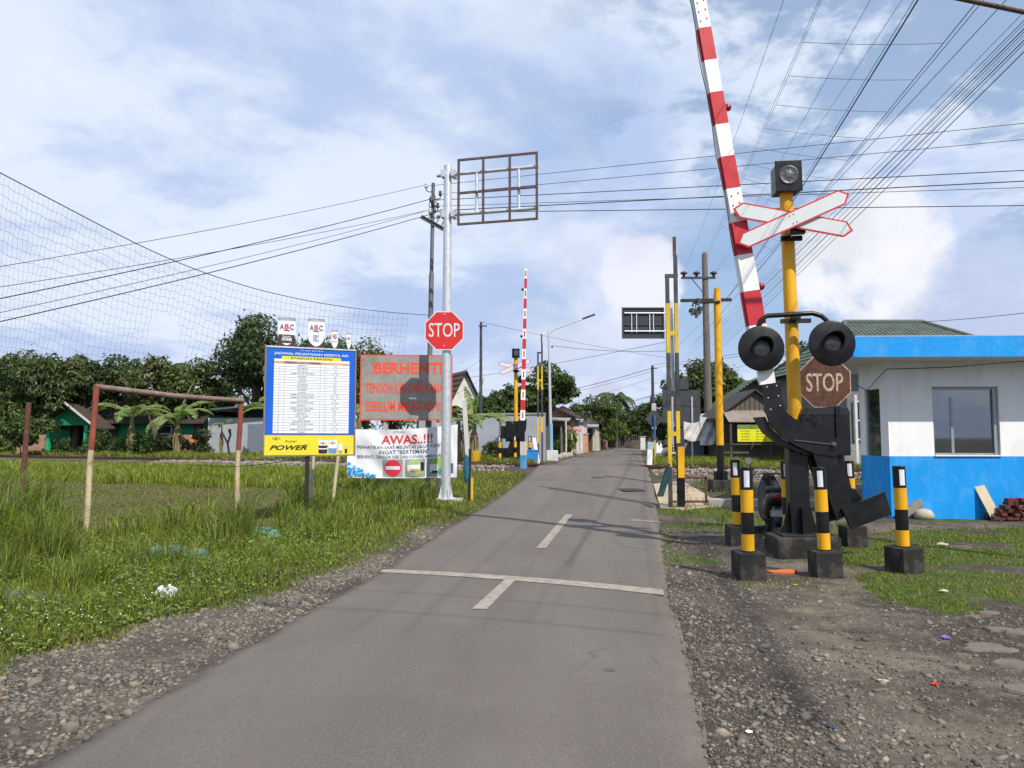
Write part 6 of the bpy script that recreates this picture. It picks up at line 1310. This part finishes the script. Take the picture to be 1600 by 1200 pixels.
for i in range(9): overhead(Vector((RPX + 1.0 + .13*i, RPY + 2, zBw - 1.0 - .10*i)), (1586 + 6*i, 20 + 7*(i % 3)), 9.5, (.004, .0055, .008)[i % 3], 'black cable in the slanting bundle at the upper right', 'slanting cable bundle', back=.9)
overhead(Vector((RPX + .3, RPY + 2, zBw - .7)), (1560, 0), 9.5, .006, 'single fine wire just left of the slanting cable bundle', None, back=.9)
def at_y(Wp, Y): A, B = Wp; f = (Y - A.y)/(B.y - A.y); return A.lerp(B, f) - Vector((0,0,.25*4*f*(1-f)))
for Y_ in (10.9, 12.2, 13.6, 15., 16.4, 17.8, 19.2, 20.6, 22, 23.4, 24.8, 26.2):
    wire(at_y(W3, Y_), at_y(W6, Y_ + .5), .0045, 'fine link wire stretched level between two overhead wires', 'level link wires', .03, wiregrey, 6, 'link_wire')
for (xa, ya), (xb, yb), lab in (((-12, 7.5), (18, -3.6), 'black service cable crossing high above the road in front of the stop line'), ((-12, 6.0), (18, -3.8), 'second black service cable crossing high above the road')): wire((xa, ya, 8.2), (xb, yb, 8.2), .009, lab, None, .15)
# over the far road and to the left
P751, P1021 = POLES[751], POLES[1021]
for A, B, r in ((P751, P751 + Vector((14, 14, -.6)), .010), (pt(862, 540, 40), pt(1050, 548, 41), .012), (pt(690, 596, 55), pt(1060, 530, 41), .012)):
    wire(A, B, r, 'thin dark wire strung low across the far road', 'wires across the far road', .15)
for v0, v1, r in ((632, 575, .022), (636, 580, .012), (658, 590, .010), (668, 618, .016), (680, 640, .010), (694, 655, .010)):
    wire(pt(760, v0, 57), Vector((P1021.x, P1021.y - .2, zz(v1, 58))), r, 'dark wire from the short dark pole leftwards over the far road', 'wires left of the short pole', .3)
for v0, v1, r in ((570, 516, .012), (575, 519, .010), (600, 524, .010)):
    wire(Vector((P1021.x, P1021.y - .2, zz(v0, 58))), pt(1345, v1, 33.3), r, 'dark wire from the short dark pole rising to the right', 'wires right of the short pole', .2)
wire(pt(1440, 503, 30), pt(1640, 484, 26), .012, 'single thin wire over the green tiled roof', None, .05)
for v0, v1 in ((592, 645), (622, 650)): wire(pt(700, v0, 42), pt(752, v0 - 30, 42), .008, 'short thin wire left of the thin dark pole', 'short wires by the thin pole', .05)

# ================================================================== TREES AND PLANTS
lf1 = leafmat('leaf dark', (.019,.042,.013), (.075,.125,.028), .22, (.09,.11,.03)); lf2 = leafmat('leaf mid', (.026,.052,.014), (.092,.138,.032), .25, (.14,.15,.05)); lf3 = leafmat('leaf olive', (.036,.055,.016), (.12,.155,.042), .25, (.20,.17,.07)); lf4 = leafmat('leaf bright', (.04,.08,.015), (.12,.19,.03), .3, (.22,.24,.04))
lfb = leafmat('banana leaf', (.06,.12,.025), (.15,.24,.055), .35, (.22,.22,.08)); bark = M('bark', (.10,.082,.065), .95, var=.3, scale=6, streak=.3, bump=.6, bscale=20); barkp = M('pale bark', (.24,.21,.17), .95, var=.3, scale=6, streak=.3, bump=.5, bscale=20)
def leafcloud(name, parent, blobs, n, ls, mat, droop=.3, ratio=.42):
    B = np.array(blobs); wgt = B[:,3]**2; bi = rng.choice(len(B), n, p=wgt/wgt.sum())
    dr = rng.normal(size=(n,3)); dr /= np.linalg.norm(dr, axis=1)[:,None]; dr[:,2] = np.where(dr[:,2] < -.3, dr[:,2]*.6, dr[:,2])
    rad = B[bi,3]*(1 - .45*rng.random(n)**2.2)*(1 + .40*(rng.random(n) < .16)*rng.random(n)); C = B[bi,:3] + dr*rad[:,None]*np.array([1,1,.85])
    nrm = dr*.7 + rng.normal(size=(n,3))*.55 + np.array([0,0,.35]); nrm /= np.linalg.norm(nrm, axis=1)[:,None]
    ax = rng.normal(size=(n,3)) + dr*.5 - np.array([0,0,droop*2]); ax -= nrm*(ax*nrm).sum(1)[:,None]; ax /= np.linalg.norm(ax, axis=1)[:,None]; sd_ = np.cross(nrm, ax)
    l = ls*rng.uniform(.6, 1.3, n)[:,None]; w_ = l*ratio
    V = np.stack([C - ax*l*.5, C + sd_*w_*.5 + nrm*l*.06, C + ax*l*.5 - nrm*l*.10, C - sd_*w_*.5 + nrm*l*.06], 1).reshape(-1,3)
    o = npmesh(name, V, (np.arange(n)*4)[:,None] + np.arange(4)[None], [mat]); o.parent = parent; return o
def tree(label, u, d, vtop, wpx, vlow=None, mat=lf1, n=5200, ls=.36, nb=18, seed=0, name='broadleaf_tree', group=None, bk=bark, lean=0., spread=.36, depth=None, trunk_r=.2):
    random.seed(seed + int(u)); x, y, z = base(u, d); t = thing(name, label, 'tree', (x, y, z), 0, group); ztp = zz(vtop, d) - z; wpx *= 1.28; n = int(n*1.35); Rx = wpx/2*d/F; Ry = depth or max(Rx*.9, 1.2); zl = (zz(vlow, d) - z) if vlow else ztp*.35; zc = (ztp + zl)/2; Rz = (ztp - zl)/2
    bl_ = []
    for i in range(int(nb*1.5)):
        q = random.uniform(0, 6.28); e = random.uniform(-.95, 1); rr = random.uniform(.45, 1.)**.7; c_ = math.sqrt(max(0, 1 - e*e)); rb = min(Rx, Rz)*random.uniform(spread*.45, spread*1.25)
        bl_.append((lean + (Rx - rb*.7)*rr*c_*math.cos(q), (Ry - rb*.8)*rr*c_*math.sin(q), zc + (Rz - rb*.85)*e*rr, rb))
    bl_.append((lean*.8, 0, ztp - min(Rx, Rz)*.42, min(Rx, Rz)*.42)); bl_.append((lean, 0, zc, min(Rx, Rz)*.55))
    leafcloud('crown', t, bl_, n, ls, mat)
    mb = MB(); mb.tube([(0,0,-.1), (.05,0,zl*.5), (lean*.5,.05,zl + .3), (lean,0,zc)], [trunk_r*1.25, trunk_r, trunk_r*.8, trunk_r*.4], bk, 10)
    for b_ in bl_[:9]: s0 = Vector((lean*.4, 0, zl*random.uniform(.6, 1.))); e_ = Vector(b_[:3]); mid = s0.lerp(e_, .5) + Vector((0,0,.2)); mb.tube([s0, mid, e_], [trunk_r*.45, trunk_r*.3, trunk_r*.1], bk, 6)
    mb.build('trunk', t); return t
GL = 'trees behind the track on the left'
tree('round light-topped tree at the far left edge behind the rusty stake', 42, 49, 543, 118, 668, lf2, 5200, .36, 18, 1, group=GL)
tree('low dark tree filling the left edge of the picture', -25, 55, 572, 110, 680, lf1, 3600, .36, 14, 2, group=GL)
tree('tree rising directly above the green porch roof', 118, 51.5, 552, 105, 640, lf3, 4300, .34, 16, 3, group=GL)
tree('tree with a rounded top just left of the goal corner', 178, 51.5, 550, 95, 645, lf1, 4000, .34, 16, 4, group=GL)
tree('speckled olive tree above the goal crossbar', 240, 50, 553, 95, 660, lf3, 4300, .33, 16, 5, group=GL)
tree('dark tree between the olive tree and the tall mango tree', 308, 51, 556, 95, 665, lf3, 4300, .33, 16, 6, group=GL)
tree('tall dark mango tree with dense crown left of the timetable board', 400, 51, 486, 128, 640, lf1, 9000, .34, 24, 7, group=GL, spread=.34, trunk_r=.3)
tree('dark lower tree right behind the timetable board', 492, 56, 524, 120, 660, lf1, 5000, .34, 18, 8, group=GL)
tree('leafy tree between the timetable board and the red lettered sign', 524, 55, 521, 90, 665, lf2, 4200, .33, 16, 31, group=GL)
tree('rounded tree showing above the grey warning board', 572, 53, 527, 104, 660, lf2, 4600, .33, 16, 9, group=GL)
tree('low shadowy tree behind the goal opening', 205, 63, 600, 150, 690, lf1, 4200, .36, 16, 10, group=GL); tree('low shadowy tree behind the grey shed', 335, 60, 590, 140, 690, lf1, 4200, .36, 16, 11, group=GL); tree('low shadowy tree behind the banana leaves right of the shed', 440, 52, 600, 90, 690, lf1, 3200, .34, 14, 12, group=GL)
tree('low shadowy tree behind the left house roof', 85, 66, 590, 130, 690, lf1, 4000, .38, 16, 13, group=GL); tree('dark bushy tree behind the grey warning board', 610, 58, 570, 90, 680, lf1, 3200, .34, 14, 14, group=GL)
GR = 'trees along the far road'
tree('loose leafy tree behind the far signal and its lamp post', 852, 48, 562, 92, 660, lf2, 4200, .32, 18, 15, group=GR, spread=.30, lean=.1); tree('dark tree over the grey wall behind the far barrier', 800, 52, 600, 90, 670, lf1, 3200, .33, 14, 16, group=GR)
tree('dense round tree above the roadside houses', 925, 72, 617, 92, 690, lf2, 5200, .34, 20, 17, group=GR); tree('yellowish shrub tree near the end of the far road', 955, 78, 652, 46, 695, lf4, 2200, .3, 12, 18, group=GR, trunk_r=.1); tree('distant green tree closing the end of the road', 985, 98, 634, 66, 695, lf2, 3600, .42, 16, 19, group=GR); tree('bushy tree hanging over the far end of the road', 972, 87, 640, 60, 690, lf2, 3600, .36, 18, 41, group=GR); tree('dark tree over the left side of the road end', 945, 90, 632, 50, 695, lf1, 3000, .38, 16, 42, group=GR); tree('distant dark tree right of the road end', 1010, 92, 628, 50, 695, lf1, 3000, .42, 14, 20, group=GR)
tree('dark tree around the short dark pole', 1030, 62, 612, 56, 700, lf1, 3400, .33, 16, 21, group=GR)
tree('large bushy tree behind the concrete utility pole', 1095, 50, 557, 112, 665, lf2, 7000, .33, 24, 22, group=GR, spread=.34, trunk_r=.28); tree('smaller tree right of the concrete pole over the wooden stall', 1140, 54, 575, 66, 650, lf2, 3400, .32, 16, 23, group=GR)
tree('dark leafy tree behind the yellow signal post', 1255, 40, 534, 66, 660, lf2, 4200, .28, 18, 24, group=GR); tree('leafy tree peeping above the green tiled roof edge', 1335, 46, 522, 40, 600, lf2, 2000, .3, 12, 25, group=GR)
tree('tree behind the round crossing lamps', 1210, 56, 575, 70, 660, lf2, 3000, .32, 14, 26, group=GR)
# more tree mass in the distance, one mass
bl_ = []
for i in range(70):
    u_ = random.uniform(-250, 1750); d_ = random.uniform(105, 135); p = pt(u_, 690, d_); bl_.append((p.x, d_, random.uniform(1.5, 4.2), random.uniform(3, 4.6)))
o = leafcloud('treeline', None, bl_, 15000, 1.0, lf1); tag(o, 'far dark line of trees beyond the houses', 'trees', kind='stuff')
# bushes
def bush(label, u, d, vtop, wpx, mat, n=900, ls=.16, name='shrub', ratio=.42):
    x, y, z = base(u, d); t = thing(name, label, 'shrub', (x, y, z)); Hh = zz(vtop, d) - z; Rx = wpx/2*d/F; random.seed(int(u*3)); bl_ = [(random.uniform(-1,1)*Rx*.65, random.uniform(-.5,.5)*Rx, Hh*random.uniform(.25,.75), Rx*random.uniform(.3,.5)) for _ in range(9)]; bl_.append((0,0,Hh*.75,Hh*.25)); leafcloud('foliage', t, bl_, n, ls, mat, .2, ratio)
    mb = MB()
    for b_ in bl_[:5]: mb.tube([(b_[0]*.3,0,0), b_[:3]], [.03,.012], bark, 5)
    mb.build('stem', t)
bush('broad leaved shrub left of the rusty stake', 30, 44, 642, 90, lf2, 1500, .34); bush('round leafy shrub in front of the green porch', 103, 46, 683, 34, lf1, 900, .16); bush('leafy shrub under the banana plants', 205, 45, 672, 60, lf2, 1300, .18); bush('dark shrub below the orange box', 318, 46, 690, 50, lf1, 1000, .16); bush('dark shrub in the shade left of the goal post', 160, 47, 668, 60, lf1, 1300, .18); bush('dark shrub between the banana plants', 275, 46, 672, 55, lf1, 1200, .18); bush('spiky shrub in front of the grey wall', 769, 38, 688, 34, lf4, 500, .34, 'shrub', .16)
tree('low dark tree hanging over the grey wall behind the banana plants', 752, 47, 618, 100, 668, lf1, 3600, .32, 16, 44, group=GL)
bush('shaggy bush half hiding the green house wall', 240, 44.5, 676, 70, lf1, 1500, .2); bush('bright leafy bush beside the green porch column', 140, 45.5, 684, 46, lf2, 1000, .18); bush('dense bush at the left corner of the shed', 318, 44.6, 668, 34, lf2, 900, .18)
bush('tall leafy plants below the roadside canopy', 891, 52, 668, 24, lf4, 900, .18)
bush('potted greenery below the roadside canopy', 884, 50, 675, 26, lf4, 900, .16); bush('low shrub at the foot of the street lamp', 872, 49, 685, 24, lf2, 700, .16); bush('small shrub in front of the wooden stall', 1110, 39, 703, 20, lf4, 400, .14); bush('low shrub by the right side of the far road', 1034, 50, 690, 26, lf1, 700, .18); bush('grassy shrub along the far left verge', 935, 75, 697, 22, lf4, 500, .2)
# bananas
def banana(label, u, d, vcrown, leaves, px_len, seed=0, stem=.13, lean=0., upright=None):
    random.seed(seed); x, y, z = base(u, d); t = thing('banana_plant', label, 'banana plant', (x, y, z)); zc = zz(vcrown, d) - z; Ll = px_len*d/F
    mb = MB(); mb.tube([(0,0,-.1), (lean*.5,0,zc*.5), (lean,0,zc)], [stem*1.2, stem, stem*.6], M('banana stem', (.20,.19,.09), .8, var=.35, scale=4, streak=.3, dirt=.7, dcol=(.16,.09,.05)), 12)
    for j in range(5): q = j*1.3; mb.tube([(lean*.6 + stem*.8*math.cos(q), stem*.8*math.sin(q), zc*.75), (lean*.6 + stem*1.5*math.cos(q), stem*1.5*math.sin(q), zc*.45), (lean*.4 + stem*1.2*math.cos(q), stem*1.2*math.sin(q), zc*.2)], [.05,.04,.015], M('dry banana leaf', (.22,.15,.08), .9, var=.3), 5)
    mb.build('pseudostem', t)
    ls_ = [(2*math.pi*j/leaves + random.uniform(-.4,.4), random.uniform(.25, 1.05)) for j in range(leaves)]
    if upright: ls_ += upright
    for az, el in ls_:
        Lf = Ll*random.uniform(.8, 1.1); n = 26; P = []; dirh = Vector((math.cos(az), math.sin(az), 0)); pos = Vector((lean, 0, zc)); ang = el; step = Lf/n
        for i in range(n+1): P.append(pos.copy()); pos = pos + (dirh*math.cos(ang) + Vector((0,0,math.sin(ang))))*step; ang -= (1.9 if el < 1.2 else .35)/n*(.5 + i/n)
        mb = MB(); side = Vector((-dirh.y, dirh.x, 0)); Wm = Lf*.145
        for s_ in (-1, 1):
            i = 3
            while i < n:
                k_ = min(n, i + random.randint(1, 4)); prof = lambda f: Wm*math.sin(math.pi*min(1, max(0, (f-.08)/.92))**.75)**.6
                a, b_ = P[i], P[k_]; wa, wb = prof(i/n), prof(k_/n)*random.uniform(.85,1); dr = random.uniform(.1,.5); sl_ = (b_ - a)*.12
                mb.add([a, b_, b_ + side*s_*wb - Vector((0,0,wb*dr)) - sl_, a + side*s_*wa - Vector((0,0,wa*dr)) + sl_], [(0,1,2,3)], lfb, False); i = k_
        mb.tube(P, [.03*(1 - .8*i/n) + .004 for i in range(n+1)], M('banana rib', (.20,.24,.07), .6), 5); mb.build('leaf', t)
banana('banana plant with one tall upright leaf right of the silver mast', 738, 33, 660, 7, 72, 3, .14, .1, [(.3, 1.5), (2.2, 1.25)])
banana('banana plant with brown dry stem directly right of the silver mast', 716, 34, 655, 5, 50, 4, .15)
banana('banana plant behind the goal, left of the shed', 277, 43, 655, 8, 78, 5, .16, 0., [(.6, 1.35)]); banana('banana plant beside the left goal post', 205, 44, 652, 8, 76, 6, .16); banana('banana plant in front of the right end of the shed', 425, 43, 640, 8, 72, 7, .14, 0, [(2.6, 1.4)]); banana('small young banana plant in front of the shed wall', 346, 44.3, 664, 5, 24, 8, .06)
banana('banana plant hidden behind the timetable board edge', 560, 44, 640, 6, 50, 9)
# dead branch in front of the shed
x, y, z = base(352, 44); mb = MB(); mb.tube([(.3,0,0), (.15,0,.9), (-.25,.05,1.6)], [.07,.06,.05], blackm, 8); mb.tube([(.15,0,.9), (.3,0,1.4), (.22,0,1.75)], [.06,.06,.09], blackm, 8); tag(mb.build('dead_trunk', loc=(x, y, z)), 'dark forked dead trunk in front of the shed wall', 'trunk')
# palm by the road's end
def palm(label, u, d, vtop, px_len, seed):
    random.seed(seed); x, y, z = base(u, d); t = thing('palm_tree', label, 'palm', (x, y, z)); zt = zz(vtop, d) - z; Lf = px_len*d/F; mb = MB(); mb.tube([(0,0,0), (.1,0,zt*.5), (0,0,zt)], [.2,.15,.12], bark, 10); mb.build('trunk', t)
    for j in range(15):
        az = 2*math.pi*j/15*2.4; ang = random.uniform(.1, 1.3); pos = Vector((0,0,zt)); P = []; n = 16; dirh = Vector((math.cos(az), math.sin(az), 0)); side = Vector((-dirh.y, dirh.x, 0)); mb = MB()
        for i in range(n+1): P.append(pos.copy()); pos = pos + (dirh*math.cos(ang) + Vector((0,0,math.sin(ang))))*(Lf/n); ang -= 2.4/n
        mb.tube(P, [.04*(1 - .8*i/n) for i in range(n+1)], lf1, 4)
        for i in range(2, n):
            for s_ in (-1, 1):
                for f in (0, .5): a = P[i].lerp(P[i+1], f); w_ = Lf*.26*math.sin(math.pi*(i+1)/(n+2)); dq_ = (P[i+1] - P[i]).normalized(); mb.add([a, a + dq_*.14, a + side*s_*w_*.8 - Vector((0,0,w_*.65)) + dq_*.2], [(0,1,2)], lf1)
        mb.build('frond', t)
palm('dark feathery palm tree against the sky at the road end', 963, 84, 626, 42, 5); palm('palm fronds showing behind the olive tree on the left', 262, 60, 578, 46, 6)

# ================================================================== LITTER
def blobby(name, u, v, sx, sy, sz, m_, label, cat, seed=0, n=14):
    x, y = gp(u, v); r_ = random.Random(seed); mb = MB(); V = []; N_ = 9
    for i in range(N_+1):
        for j in range(n):
            th_ = math.pi*i/N_; ph = 2*math.pi*j/n; k_ = 1 + r_.uniform(-.35,.35); V.append((sx*k_*math.sin(th_)*math.cos(ph), sy*k_*math.sin(th_)*math.sin(ph), sz*(.6 - .7*math.cos(th_)*-1 if False else .5 + .5*math.cos(th_))*k_))
    mb.add(V, [(i*n+j, (i+1)*n+j, (i+1)*n+(j+1) % n, i*n+(j+1) % n) for i in range(N_) for j in range(n)], m_, False); return tag(mb.build(name, loc=(x, y, hz_(x, y))), label, cat)
bagm = M('white plastic bag', (.62,.65,.68), .35, var=.08); blobby('plastic_bag', 262, 938, .13, .08, .13, bagm, 'crumpled white plastic bag on the left verge', 'litter', 1)
tealm = M('teal netting', (.13,.27,.24), .8, var=.4, scale=12, dirt=.5, dcol=(.06,.12,.10)); blobby('netting', 268, 884, .42, .18, .21, tealm, 'long heap of old teal netting in the left grass', 'netting', 2, 22); blobby('netting', 392, 846, .42, .18, .20, tealm, 'short heap of old teal netting farther along the verge', 'netting', 3, 18); blobby('netting', 40, 940, .35, .10, .10, M('blue netting', (.10,.20,.24), .8, var=.4, scale=12), 'bluish netting scrap at the left edge of the verge', 'netting', 4, 16); blobby('cement_sack', 222, 893, .22, .13, .10, M('sack', (.36,.30,.24), .9, var=.2), 'flattened tan sack beside the teal netting', 'sack', 5)
x, y = gp(1222, 893); mb = MB(); P_ = [(-.14,-.06),(.10,-.10),(.20,.04),(.04,.10),(-.18,.05)]; mb.add([(a, b_, .03 + .05*a) for a, b_ in P_] + [(a, b_, .005) for a, b_ in P_], [(0,1,2,3,4), (9,8,7,6,5)] + [(i, i+5, (i+1) % 5 + 5, (i+1) % 5) for i in range(5)], M('orange tile', (.55,.13,.04), .8, var=.15)); tag(mb.build('tile_shard', loc=(x, y, hz_(x, y))), 'orange broken tile lying between two bollards', 'tile')
for u_, v_, s_, c_, lab in ((1462, 1066, .035, (.55,.03,.03), 'tiny red scrap on the bare earth at right'), (1170, 1137, .03, (.75,.75,.75), 'tiny white paper scrap among the gravel'), (1478, 996, .06, (.20,.18,.42), 'small purple wrapper on the bare earth'), (1243, 913, .03, (.65,.60,.03), 'tiny yellow wrapper below the middle bollard'), (1300, 1131, .035, (.03,.10,.2), 'small dark blue wrapper on the gravel'), (1472, 850, .12, (.55,.50,.38), 'pale flat stone lying on the lawn'), (1475, 925, .07, (.5,.47,.4), 'whitish stone at the lawn edge'), (1380, 1062, .05, (.42,.34,.22), 'tan pebble on the bare earth'), (150, 993, .04, (.5,.42,.03), 'yellow wrapper at the edge of the verge'), (515, 753, .07, (.6,.6,.6), 'white scrap in the grass below the timetable board'), (655, 795, .06, (.5,.5,.5), 'pale scrap in the grass left of the mast')):
    blobby('litter', u_, v_, s_*.7, s_*.45, s_*.4, M('scrap ' + lab[:14], c_, .6, var=.1), lab, 'litter', int(u_), 9)
random.seed(21); slabm = M('flat stone', (.15,.13,.107), .9, var=.2, scale=4, dirt=.5, bump=.5, bscale=14)
for i, (u_, v_, r_) in enumerate(((1540, 1010, .24), (1585, 1035, .20), (1560, 985, .13), (1600, 1075, .18), (1590, 990, .12), (1545, 960, .10), (1520, 966, .08), (1500, 1040, .10))):
    x, y = gp(u_, v_); n = 11; ring = [(r_*random.uniform(.5,1.15)*math.cos(q*2*math.pi/n), r_*random.uniform(.35,.75)*math.sin(q*2*math.pi/n)) for q in range(n)]; mb = MB(); mb.add([(a*.9, b_*.9, .022) for a, b_ in ring] + [(a, b_, .006) for a, b_ in ring] + [(a, b_, -.04) for a, b_ in ring], [tuple(range(n))] + [(k_*n + i_ + n, k_*n + (i_+1) % n + n, k_*n + (i_+1) % n, k_*n + i_) for k_ in (0,1) for i_ in range(n)], slabm)
    tag(mb.build('flat_stone', loc=(x, y, hz_(x, y))), 'flat pale stone half sunk in the earth at the right edge', 'stone', 'flat stones sunk at the right edge')
